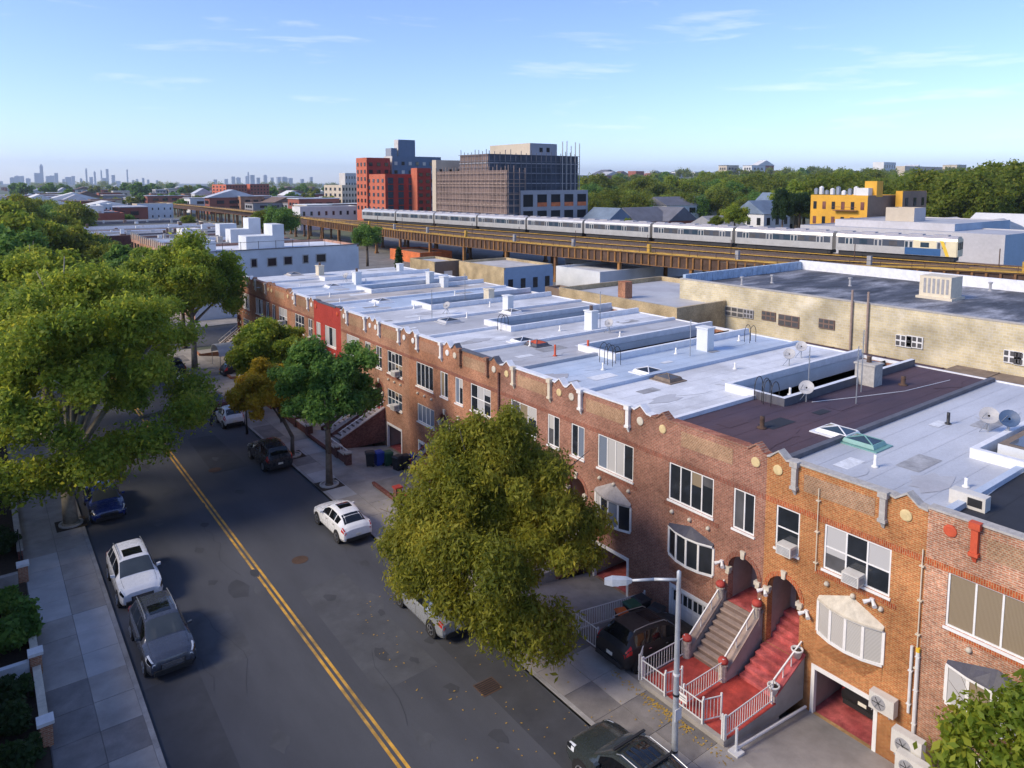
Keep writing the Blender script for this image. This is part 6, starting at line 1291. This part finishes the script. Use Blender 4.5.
# train
tf_, TL = along(trk)
def traincar(p, q, label, lead=False):
    p = Vector((*p[:2], ZT-.3)); q = Vector((*q[:2], ZT-.3)); d = q - p; L = d.length; ang = math.atan2(d.y, d.x)
    t = empty('train_car', p, label, 'train', 'subway train on the viaduct', ang); t.scale = (1, 1, 1.17); hw, z0, z1 = 1.52, .95, 3.15     # local x runs along the car, +y is the side facing the street
    pr = [(-hw, z0), (hw, z0), (hw, 3.0), (hw*.93, 3.3), (hw*.6, 3.58), (0, 3.66), (-hw*.6, 3.58), (-hw*.93, 3.3), (-hw, 3.0)]
    b = M(); R0 = [(.05, y, z) for y, z in pr]; R1 = [(L-.05, y, z) for y, z in pr]; b.prism(R0, R1)
    for k in range(len(pr)): b.m[k] = 1 if 3 <= k <= 6 else 0
    b.build('body', ['train_steel', 'train_roof'], t, local=True)
    M().box(.4, L-.4, -1.2, 1.2, .35, .95).build('underframe', 'train_dark', t, local=True)
    for bx in (2.6, L-2.6):
        o = M().box(bx-1.7, bx+1.7, -1.25, 1.25, .3, .75).build('bogie', 'train_dark', t, local=True)
        for w in (-1.05, 1.05):
            for s in (-1, 1): M().lathe((bx+w, s*.8-.06, .42), [(.42, 0), (.42, .12)], 12, axis='y').build('wheel', 'rust_dark', o, local=True)
    for s in (1, -1):
        if s == 1 or lead: 
            e0 = .4; M().box(e0, L-e0, s*hw-.012 if s > 0 else s*hw-.004, s*hw+.004 if s > 0 else s*hw+.012, 1.95, 2.85).build('window_band', 'train_band', t, local=True)
        for k in range(4):
            c = 2.2 + k*(L-4.4)/3; yo = s*(hw+.012)
            dr = M().box(c-.65, c+.65, min(yo, yo-s*.02), max(yo, yo-s*.02), 1.0, 3.0).build('door', 'train_steel', t, local=True)
            for e in (-.33, .33): M().box(c+e-.2, c+e+.2, min(yo, yo+s*.012), max(yo, yo+s*.012), 1.95, 2.75).build('door_pane', 'glass_blue' if k % 2 else 'train_band', dr, local=True)
            if k < 3:
                c2 = c + (L-4.4)/6
                for e in ((-1.0, 1.0) if not lead else (0.0,)): M().box(c2+e-.62, c2+e+.62, min(yo, yo+s*.006), max(yo, yo+s*.006), 2.05, 2.72).build('window', 'glass_grey' if (k+int(e)) % 2 else 'glass_blue', t, local=True)
    for k in range(5): M().box(1.5+k*3.6, 3.6+k*3.6, -.7, .7, 3.6, 3.78).build('roof_unit', 'train_roof', t, local=True)
    if lead:
        M().box(.02, 5.2, hw+.004, hw+.02, .98, 1.93).build('blue_livery', 'blue_panel', t, local=True).location = (2.2, 0, 0)
        M().prism([(1.0, hw+.016, .98), (1.5, hw+.016, .98), (2.4, hw+.016, 3.05), (1.9, hw+.016, 3.05)], [(1.0, hw+.03, .98), (1.5, hw+.03, .98), (2.4, hw+.03, 3.05), (1.9, hw+.03, 3.05)]).build('yellow_stripe', 'yellow_panel', t, local=True)
        M().box(-.06, .06, -1.45, 1.45, 1.0, 3.3).build('front_face', 'train_cream', t, local=True)
        for e in (-.95, 0, .95): M().box(-.08, -.05, e-.38, e+.38, 1.9, 2.9).build('cab_window', 'glass', t, local=True)
        M().box(.06, 7.5, hw+.002, hw+.009, .97, 3.02).build('cream_side', 'train_cream', t, local=True)
    return t
ord_ = ['second', 'third', 'fourth', 'fifth', 'sixth', 'seventh', 'eighth', 'ninth']
s0 = 29.1; f0, _ = along(trk)
for k in range(9):
    a, _ = f0(s0 + k*18.9); b, _ = f0(s0 + k*18.9 + 18.35)
    traincar(b if False else a, b, 'leading train car with blue and yellow livery at the right end' if k == 0 else '%s silver train car counted from the leading car at the right' % ord_[k-1], k == 0)
# ================================================================== lamps, people and small things of the street
def streetlamp(x, y, z, h, label, arm=2.3, adir=(-1, 0), r=.10, m='steel_pole'):
    t = empty('street_lamp', (x, y, z), label, 'street lamp'); U = Vector((0, 0, 1)); b = Vector((x, y, z)); a = Vector((*adir, 0))
    M().lathe((x, y, z), [(r*2.0, 0), (r*1.9, .5), (r*1.25, .62), (r*1.1, 1.0), (r*.72, h), (r*.72, h+.25), (.02, h+.3)], 12).build('pole', m, t, True)
    M().path([b + U*(h-.02), b + U*(h-.06) + a*arm*.5, b + U*(h-.16) + a*arm], [.055, .05, .045], 8).build('arm', m, t, True)
    c = b + U*(h-.2) + a*(arm+.35); q = M(); n = Vector((-a.y, a.x, 0))
    def ring(s, w, zt, zb): return [c + a*s - n*w + U*zb, c + a*s + n*w + U*zb, c + a*s + n*w*.8 + U*zt, c + a*s - n*w*.8 + U*zt]
    R_ = [ring(-.42, .06, .09, .0), ring(-.25, .14, .12, -.05), ring(.2, .18, .10, -.10), ring(.45, .12, .03, -.09)]
    for A, B in zip(R_, R_[1:]): q.prism(A, B)
    hd = q.build('lamp_head', 'steel_pole', t); M().prism(ring(.0, .12, -.1, -.13), ring(.36, .09, -.09, -.12)).build('lens', 'lamp_clear', hd)
    for zz in (.34, 2.3, 3.0): M().lathe((x, y, z+zz+.6), [(r*1.16, 0), (r*1.16, .07)], 10).build('pole_band', 'black_metal' if zz < 2.5 else 'white_paint', t)
    M().box(x-.15, x+.15, y-.02-r, y-r*.95, z+2.1, z+2.5).build('pole_sign', 'white_paint', t)
    return t
lx, ly, _ = G(674, 778, .13); zt_ = FX(675, 577, lx)[2]
# the arm reaches out over the road to the lamp head
streetlamp(lx, ly, .13, zt_-.13, 'grey street lamp with long arm in front of the red forecourt', 1.55, (-.72, .69))
fx_, fy_, _ = G(247, 434, .13)
t = empty('street_lamp', (fx_, fy_, .13), 'slim black street lamp with white head by the tiny white hatchback', 'street lamp')
hh = FX(242, 386, fx_)[2]; M().lathe((fx_, fy_, .13), [(.11, 0), (.1, .6), (.06, .7), (.045, hh-.3)], 10).build('pole', 'black_metal', t, True); M().lathe((fx_, fy_, hh-.3), [(.05, 0), (.24, .12), (.26, .22), (.1, .4)], 12).build('lamp_head', 'white_trim', t, True)
# driver stepping out of the tiny car
x, y, _ = G(222, 424, 0)
def person(x, y, z, label, rz):
    t = empty('person', (x, y, z), label, 'person', None, rz)
    vs = [(0, 0, .95), (0, 0, 1.2), (0, 0, 1.42), (.0, 0, 1.53), (.04, 0, 1.66), (0, .19, 1.40), (.05, .26, 1.14), (.2, .24, .96), (0, -.19, 1.40), (.12, -.27, 1.2), (.36, -.3, 1.15), (0, .1, .9), (.03, .12, .5), (-.02, .12, .08), (.12, .13, .04), (0, -.1, .9), (.1, -.12, .5), (.0, -.12, .08), (.14, -.13, .04)]
    rs = [.15, .15, .14, .06, .10, .075, .05, .04, .075, .05, .04, .11, .075, .05, .045, .11, .075, .05, .045]
    ed = [(0, 1), (1, 2), (2, 3), (3, 4), (2, 5), (5, 6), (6, 7), (2, 8), (8, 9), (9, 10), (0, 11), (11, 12), (12, 13), (13, 14), (0, 15), (15, 16), (16, 17), (17, 18)]
    me = bpy.data.meshes.new('body'); me.from_pydata(vs, ed, []); me.materials.append(MATS['skin']); o = bpy.data.objects.new('body', me); col.objects.link(o); o.parent = t
    md = o.modifiers.new('s', 'SKIN'); sv = me.skin_vertices[0].data
    for k, r in enumerate(rs): sv[k].radius = (r, r*1.1 if k < 3 else r)
    sv[0].use_root = True; o.modifiers.new('u', 'SUBSURF').levels = 1
    M().lathe((0, 0, .93), [(.20, 0), (.205, .15), (.215, .38), (.20, .50), (.10, .56)], 14).build('shirt', 'shirt', t, True, True)
    for s in (1, -1):
        M().path([(0, .1*s, .95), (.03 if s > 0 else .1, .12*s, .5), (-.02 if s > 0 else 0, .12*s, .1)], [.135, .1, .075], 9).build('trouser_leg', 'trousers', t, True, True)
        a = [(0, .19*s, 1.43), (.05, .26, 1.16)] if s > 0 else [(0, .19*s, 1.43), (.12, -.27, 1.22)]; M().path(a, [.095, .07], 8).build('sleeve', 'shirt', t, True, True)
    M().lathe((.03, 0, 1.64), [(.115, 0), (.125, .08), (.09, .15), (.02, .17)], 12).build('hair', 'hair', t, True, True)
person(14.55, 60.3, .01, 'person in a cream shirt beside the open door of the tiny white car', math.radians(-10))
# red parasol and fabric car canopy by the far houses
x, y, _ = G(233, 356, 0.2); t = empty('parasol', (21.3, 66.5, 0), 'bright red parasol in a front yard far along the row', 'parasol')
M().tube((21.3, 66.5, -.1), (21.3, 66.5, 3.3), .03, .03, 6).build('pole', 'white_paint', t); q = M(); N = 8
for k in range(N):
    a, b = 2*math.pi*k/N, 2*math.pi*(k+1)/N; q.poly([(21.3, 66.5, 3.4), (21.3+1.1*math.cos(a), 66.5+1.1*math.sin(a), 2.75), (21.3+1.1*math.cos(b), 66.5+1.1*math.sin(b), 2.75)])
q.build('canopy', 'lamp_red', t)
cx0, cy0 = 21.9, 79.5; t = empty('carport_canopy', (cx0, cy0, 0), 'white rounded fabric carport near the far corner', 'canopy'); q = M()
for k in range(8):
    a, b = math.pi*k/8, math.pi*(k+1)/8; f_ = lambda s: (cy0 - 1.6*math.cos(s), 1.5 + 1.0*math.sin(s)); (ya, za), (yb, zb_) = f_(a), f_(b); q.prism([(19.9, ya, za), (19.9, yb, zb_), (19.9, yb, zb_+.04), (19.9, ya, za+.04)], [(24.4, ya, za), (24.4, yb, zb_), (24.4, yb, zb_+.04), (24.4, ya, za+.04)])
q.build('fabric', 'whitewash', t)
for a in (20, 24.2):
    for b in (-1.6, 1.6): M().tube((a, cy0+b, -.7), (a, cy0+b, 1.5), .03, .03, 6).build('pole', 'galvanised', t)
# unseen houses added behind the left front gardens, height set to shade the street
for k in range(9):
    ya = -30 + k*14.6; t = empty('brick_apartment_house', (-12, ya+7, 0), ['brick apartment house on the left side of the street, out of view, number %s along' % w for w in ('one', 'two', 'three', 'four', 'five', 'six', 'seven', 'eight', 'nine')][k], 'building', 'apartment houses along the left side')
    M().box(-24, -4, ya, ya+14.3, 0, 7.0, 0, 1).build('wall', ['brick_rust', 'roof_lightgrey'], t); M().box(-4.0, -3.7, ya, ya+14.3, 6.6, 7.4).build('cornice', 'limestone', t)
    for j in range(4):
        for f_ in range(2): M().box(-4.02, -3.95, ya+1.2+j*3.4, ya+2.7+j*3.4, 1.6+f_*3.8, 3.6+f_*3.8).build('window', 'glass', t)
# ================================================================== far trees
def proto(seed, rx, ry, rz, n, size, leaf, ncl=34): return leaf_mesh('crown', [(c[0], c[1], c[2], *c[3:]) for c in clumps_in(rx, ry, rz, ncl, seed, (.2, .34), -.6)], n, size, seed, leaf, .4, .2)
PA = [proto(50+k, 5, 5, 4.2, 17000, .22, lf, 60) for k, lf in enumerate(('leaf_far', 'leaf_far', 'leaf_green', 'leaf_plane', 'leaf_dark'))]
PF = [proto(60+k, 5, 5, 3.8, 1500, .75, lf, 16) for k, lf in enumerate(('leaf_far', 'leaf_far', 'leaf_green', 'leaf_plane'))]
TK = M().path([Vector((0, 0, -9)), Vector((0, 0, -4)), Vector((.2, .1, 1))], [.45, .35, .12], 7)
tk0 = None
def fartree(x, y, zc, s, kind, label, group, far=False, sz=1.0, zbase=0.0):
    global tk0
    t = empty('distant_tree', (x, y, zc), label, 'tree', group, rnd.uniform(0, 6.28)); t.scale = (s, s, s*sz)
    me = (PF if far else PA)[kind]; o = bpy.data.objects.new('crown', me); col.objects.link(o); o.parent = t
    if tk0 is None: tk0 = TK.build('trunk', 'bark', t, True, True)
    else: inst(tk0, 'trunk', t, (0, 0, 0))
    return t
def hill_z(x, y):          # ground rises gently behind the wood on the right
    f = x*math.sin(YAW) + y*math.cos(YAW); r = (x*math.cos(YAW) - y*math.sin(YAW))/max(f, 1)
    a = max(0, min(1, (f-420)/1100)); b = max(0, min(1, (r+.05)/.35)); a = a*a*(3-2*a); b = b*b*(3-2*b); return 34*a*b
hm = M(); nx_, ny_ = 40, 26
for j in range(ny_):
    for i in range(nx_):
        f = 400 + 3800*(j/(ny_-1))**1.6; r = -.15 + 1.35*i/(nx_-1); x = f*math.sin(YAW) + r*f*math.cos(YAW); y = f*math.cos(YAW) - r*f*math.sin(YAW); hm.v.append((x, y, hill_z(x, y) - (.6 if j and i and j < ny_-1 else 3) + (.9 if j else 0)))
for j in range(ny_-1):
    for i in range(nx_-1): a = j*nx_+i; hm.f.append((a, a+1, a+nx_+1, a+nx_)); hm.m.append(0)
tag(hm.build('hill', 'ground', local=True, smooth=True), kind='structure')
WOODR = 'broad tree in the wood beyond the railway on the right'
def band(n, u0, u1, d0, d1, s0, s1, label, group, far, kinds, zlift=0):
    for k in range(n):
        u = u0 + (u1-u0)*(k + rnd.uniform(.1, .9))/n; dep = rnd.uniform(d0, d1); x, y, _ = DEP(u, 183, dep); s = rnd.uniform(s0, s1)
        kd = rnd.choice(kinds); fartree(x, y, hill_z(x, y) + 5.6*s + zlift, s, kd, ('yellow-green ' if kd == 3 else 'deep green ' if kd in (2, 4) else 'olive green ') + label, group, far)
def wood(n, u0, u1, d0, d1, s0, s1, name, label, seed):
    cl = []
    for k in range(n):
        x, y, _ = DEP(rnd.uniform(u0, u1), 183, rnd.uniform(d0, d1)); s = rnd.uniform(s0, s1)
        for j in range(4): cl.append((x + rnd.uniform(-4, 4)*s, y + rnd.uniform(-4, 4)*s, hill_z(x, y) + rnd.uniform(2, 6)*s, 3*s, 3*s, 2.4*s))
    o = bpy.data.objects.new(name, leaf_mesh(name, cl, 60000, 1.3, seed, 'leaf_far', .35, 0)); col.objects.link(o); tag(o, label, 'wood', kind='stuff')
g1 = 'trees of the wood beyond the railway'
band(26, 575, 760, 310, 370, 1.3, 1.8, 'broad tree behind the slate roofed houses past the train', g1, False, (0, 0, 1, 2, 3)); band(30, 570, 800, 400, 520, 1.8, 2.4, 'tall tree of the wood behind the long white house', g1, False, (0, 1, 3, 2), 1.5)
band(30, 790, 1060, 250, 310, 1.6, 2.2, 'large tree of the wood behind the ochre building', g1, False, (0, 1, 3, 0), 1.5); band(16, 925, 1070, 200, 240, 1.7, 2.3, 'tall tree at the right edge behind the grey warehouse', g1, False, (0, 1, 0, 3), 3); band(40, 690, 1070, 420, 620, 2.0, 2.7, 'tree high on the wooded rise behind the ochre building', g1, False, (0, 1, 3), 2)
band(44, 570, 1080, 650, 1100, 1.5, 2.2, 'distant tree on the upper slope of the wooded rise', g1, True, (0, 1, 2, 3)); wood(110, 560, 1100, 1150, 2300, 1.7, 2.5, 'distant_wood', 'hazy far wood on the rise beyond the railway', 91)
LFT = 'small tree among the distant roofs left of the towers'; g2 = 'trees among the distant roofs'
band(16, 0, 75, 130, 330, 1.0, 1.5, 'broad street tree far along the left side', 'street trees far along the left side', False, (0, 3, 2))
for k, (x, y) in enumerate(((18.6, 142), (18.8, 158), (18.5, 176), (18.7, 196), (18.5, 220))): fartree(x, y, 6.0, .75 + .1*(k % 2), (0, 2, 3)[k % 3], ['first', 'second', 'third', 'fourth', 'fifth'][k] + ' small street tree along the fronts beyond the side street', None)
band(26, 20, 330, 420, 620, .9, 1.5, LFT, g2, True, (0, 2, 2, 1)); band(44, 10, 360, 700, 1500, 1.2, 2.0, 'hazy tree on the plain before the city skyline', g2, True, (0, 2, 2)); wood(150, -20, 620, 1500, 4200, 2.0, 3.4, 'distant_treetops', 'hazy far treetops towards the city skyline', 92)
def one(u, v, dep, s, kind, label, sz=1.0, bottom=None):
    x, y, z = DEP(u, v, dep); fartree(x, y, z, s, kind, label, None, False, sz)
one(281, 221, 205, 1.05, 2, 'rounded green tree behind the whitewashed corner building roof'); one(262, 222, 215, .8, 0, 'small green tree left of the rounded tree before the viaduct'); one(367, 237, 160, .72, 2, 'green tree in front of the elevated railway left of centre')
one(735, 216, 205, .78, 3, 'light green tree behind the middle of the train'); one(716, 222, 190, .4, 0, 'little pale tree behind the train near the bungalow'); one(627, 224, 205, .38, 3, 'little green bush behind the train near the slate roofs')
one(800, 205, 205, .85, 4, 'dark green tree beside the conifer left of the ochre building'); one(783, 207, 200, .62, 4, 'tall dark narrow conifer left of the ochre building', 2.0)
one(655, 212, 270, .6, 2, 'green tree between the slate roofs and the white house'); one(20, 216, 190, 1.3, 0, 'bushy tree at the far left edge above the street trees'); one(85, 213, 330, .8, 2, 'dark round tree among the far left roofs'); one(128, 219, 280, .5, 2, 'small dark tree before the white warehouse'); one(188, 222, 230, .5, 0, 'small green shrub-like tree on the far roofs')
# potted cypress on the roofs
x, y, _ = G(399, 271, 8.3); t = empty('potted_conifer', (x, y, ZR), 'slim dark conifer standing behind the far white roofs', 'tree'); o = bpy.data.objects.new('foliage', leaf_mesh('foliage', [(0, 0, 1.2, .5, .5, 1.3), (0, 0, 2.3, .35, .35, .9)], 2500, .12, 77, 'leaf_dark', .5)); col.objects.link(o); o.parent = t; M().lathe((0, 0, 0), [(.3, 0), (.4, .5)], 10).build('pot', 'brick_rust', t, local=True)
# ================================================================== distant houses, hillside houses, city skyline
hp = {}
def fhouse(x, y, z, w, d, h, wall, roof, label, group, flat):
    t = empty('distant_house', (x, y, z), label, 'house', group); key = (wall, roof, flat)
    if key not in hp:
        a = M().box(-.5, .5, -.5, .5, 0, 1).build('wall', wall, t, local=True)
        b = (M().box(-.52, .52, -.52, .52, 1, 1.04) if flat else M().prism([(-.55, -.55, .98), (.55, -.55, .98), (0, -.55, 1.45)], [(-.55, .55, .98), (.55, .55, .98), (0, .55, 1.45)])).build('roof', roof, t, local=True)
        ws = [M().box(-.512, -.49, -.35+k*.26, -.2+k*.26, .25+j*.36, .45+j*.36).build('window', 'glass', t, local=True) for k in range(3) for j in range(2)]
        ws += [M().box(-.35+k*.26, -.2+k*.26, -.512, -.49, .25+j*.36, .45+j*.36).build('window', 'glass', t, local=True) for k in range(3) for j in range(2)]
        hp[key] = (a, b, ws)
    else:
        a, b, ws = hp[key]; inst(a, 'wall', t, (0, 0, 0)); inst(b, 'roof', t, (0, 0, 0))
        for w_ in ws: inst(w_, 'window', t, (0, 0, 0))
    t.scale = (w, d, h)
walls = ('far_white', 'far_cream', 'far_brick', 'far_brick', 'far_grey', 'brick_tan'); roofs = ('roof_lightgrey', 'roof_silver', 'slate_roof', 'brown_roof', 'far_white')
WN = dict(far_white='small white', far_cream='small cream', far_brick='small red', far_grey='small grey', brick_tan='small tan'); RN = dict(roof_lightgrey='grey', roof_silver='silver', slate_roof='slate', brown_roof='brown', far_white='white')
for k in range(190):
    u = rnd.uniform(-5, 345); dep = 330*math.exp(rnd.uniform(0, 2.0)); x, y, _ = DEP(u, 183, dep)
    if 60 < x < 130 and y < 600: continue
    wl2, rf2, fl2 = rnd.choice(walls), rnd.choice(roofs), rnd.random() < .7
    fhouse(x, y, 0, rnd.uniform(12, 30), rnd.uniform(10, 24), rnd.uniform(7, 11), wl2, rf2, '%s %s house %s' % (WN[wl2], ('flat-roofed' if fl2 else 'gabled with %s roof' % RN[rf2]), 'among the nearer roofs left of the towers' if dep < 700 else 'on the hazy plain before the city skyline'), 'distant low houses on the left', fl2)
for k in range(46):
    u = rnd.uniform(575, 1060); dep = rnd.uniform(1500, 2300); x, y, _ = DEP(u, 183, dep); wl2 = rnd.choice(walls[:4]); fhouse(x, y, hill_z(x, y), rnd.uniform(25, 60), rnd.uniform(15, 30), rnd.uniform(12, 24), wl2, rnd.choice(roofs), '%s block on the wooded rise %s' % (WN[wl2].replace('small', 'distant'), 'above the slate roofs' if u < 740 else 'between the conifer and the ochre building' if u < 870 else 'towards the right edge'), 'buildings on the wooded rise', rnd.random() < .8)
def tower(u, vt, w, dep, label, group=None, m='far_tower', taper=.0):
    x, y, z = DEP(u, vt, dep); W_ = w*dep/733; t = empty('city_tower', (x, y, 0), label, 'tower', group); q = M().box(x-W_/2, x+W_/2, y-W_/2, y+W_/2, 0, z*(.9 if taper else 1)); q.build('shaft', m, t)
    if taper: M().prism([(x-W_/2, y-W_/2, z*.9), (x+W_/2, y-W_/2, z*.9), (x+W_/2, y+W_/2, z*.9), (x-W_/2, y+W_/2, z*.9)], [(x-W_*.1, y-W_*.1, z), (x+W_*.1, y-W_*.1, z), (x+W_*.1, y+W_*.1, z), (x-W_*.1, y+W_*.1, z)]).build('crown', m, t)
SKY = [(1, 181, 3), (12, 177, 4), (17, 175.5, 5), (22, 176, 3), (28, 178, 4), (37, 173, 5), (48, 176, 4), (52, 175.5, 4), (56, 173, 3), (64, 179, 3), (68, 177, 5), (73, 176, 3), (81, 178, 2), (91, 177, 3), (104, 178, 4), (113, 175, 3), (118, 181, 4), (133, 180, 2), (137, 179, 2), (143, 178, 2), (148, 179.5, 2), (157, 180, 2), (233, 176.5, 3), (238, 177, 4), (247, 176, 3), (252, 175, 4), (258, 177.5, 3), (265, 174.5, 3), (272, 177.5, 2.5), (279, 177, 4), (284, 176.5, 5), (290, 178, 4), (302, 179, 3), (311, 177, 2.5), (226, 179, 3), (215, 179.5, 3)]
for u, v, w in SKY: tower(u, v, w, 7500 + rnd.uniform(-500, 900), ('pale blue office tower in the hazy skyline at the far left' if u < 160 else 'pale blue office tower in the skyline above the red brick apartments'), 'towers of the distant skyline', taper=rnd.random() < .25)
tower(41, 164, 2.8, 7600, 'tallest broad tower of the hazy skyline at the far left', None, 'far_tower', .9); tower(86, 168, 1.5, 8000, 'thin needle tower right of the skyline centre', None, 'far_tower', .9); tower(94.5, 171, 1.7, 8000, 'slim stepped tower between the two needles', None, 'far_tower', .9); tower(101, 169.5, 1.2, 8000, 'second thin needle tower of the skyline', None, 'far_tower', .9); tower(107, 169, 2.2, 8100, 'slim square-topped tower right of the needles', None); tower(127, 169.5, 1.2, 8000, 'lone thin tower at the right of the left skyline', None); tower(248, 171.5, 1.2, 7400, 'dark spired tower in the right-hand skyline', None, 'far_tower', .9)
simple('apartment_building', 'white apartment block on the rise above the ochre building', 'building', 884, 1300, 873, 896, 162, 'far_white', 'far_white', None, (5, 4, 'glass', .4, .4)); simple('building', 'long tan building along the skyline at the right', 'building', 905, 1500, 896, 965, 166, 'far_cream', 'far_cream', None, (14, 2, 'glass', .3, .4)); simple('building', 'brown brick building with tower on the rise above the slate roofs', 'building', 636, 1300, 628, 644, 171, 'far_brick', 'far_brick', None, (4, 3, 'glass', .4, .4))
# ================================================================== the hazy air
hz = M().box(-9500, 12500, -2500, 12500, -3.0, 330)
ho = hz.build('haze', [], local=True); ho['kind'] = 'stuff'; ho['label'] = 'thin blue evening haze over the whole district'; ho['category'] = 'haze'
hmm = bpy.data.materials.new('haze'); hmm.use_nodes = True; nt = hmm.node_tree; nt.nodes.remove(nt.nodes['Principled BSDF'])
pv = nt.nodes.new('ShaderNodeVolumePrincipled'); pv.inputs['Color'].default_value = (0.72, 0.86, 1.0, 1); pv.inputs['Density'].default_value = 0.00009; pv.inputs['Anisotropy'].default_value = 0.2
nt.links.new(pv.outputs[0], nt.nodes['Material Output'].inputs['Volume']); ho.data.materials.append(hmm)
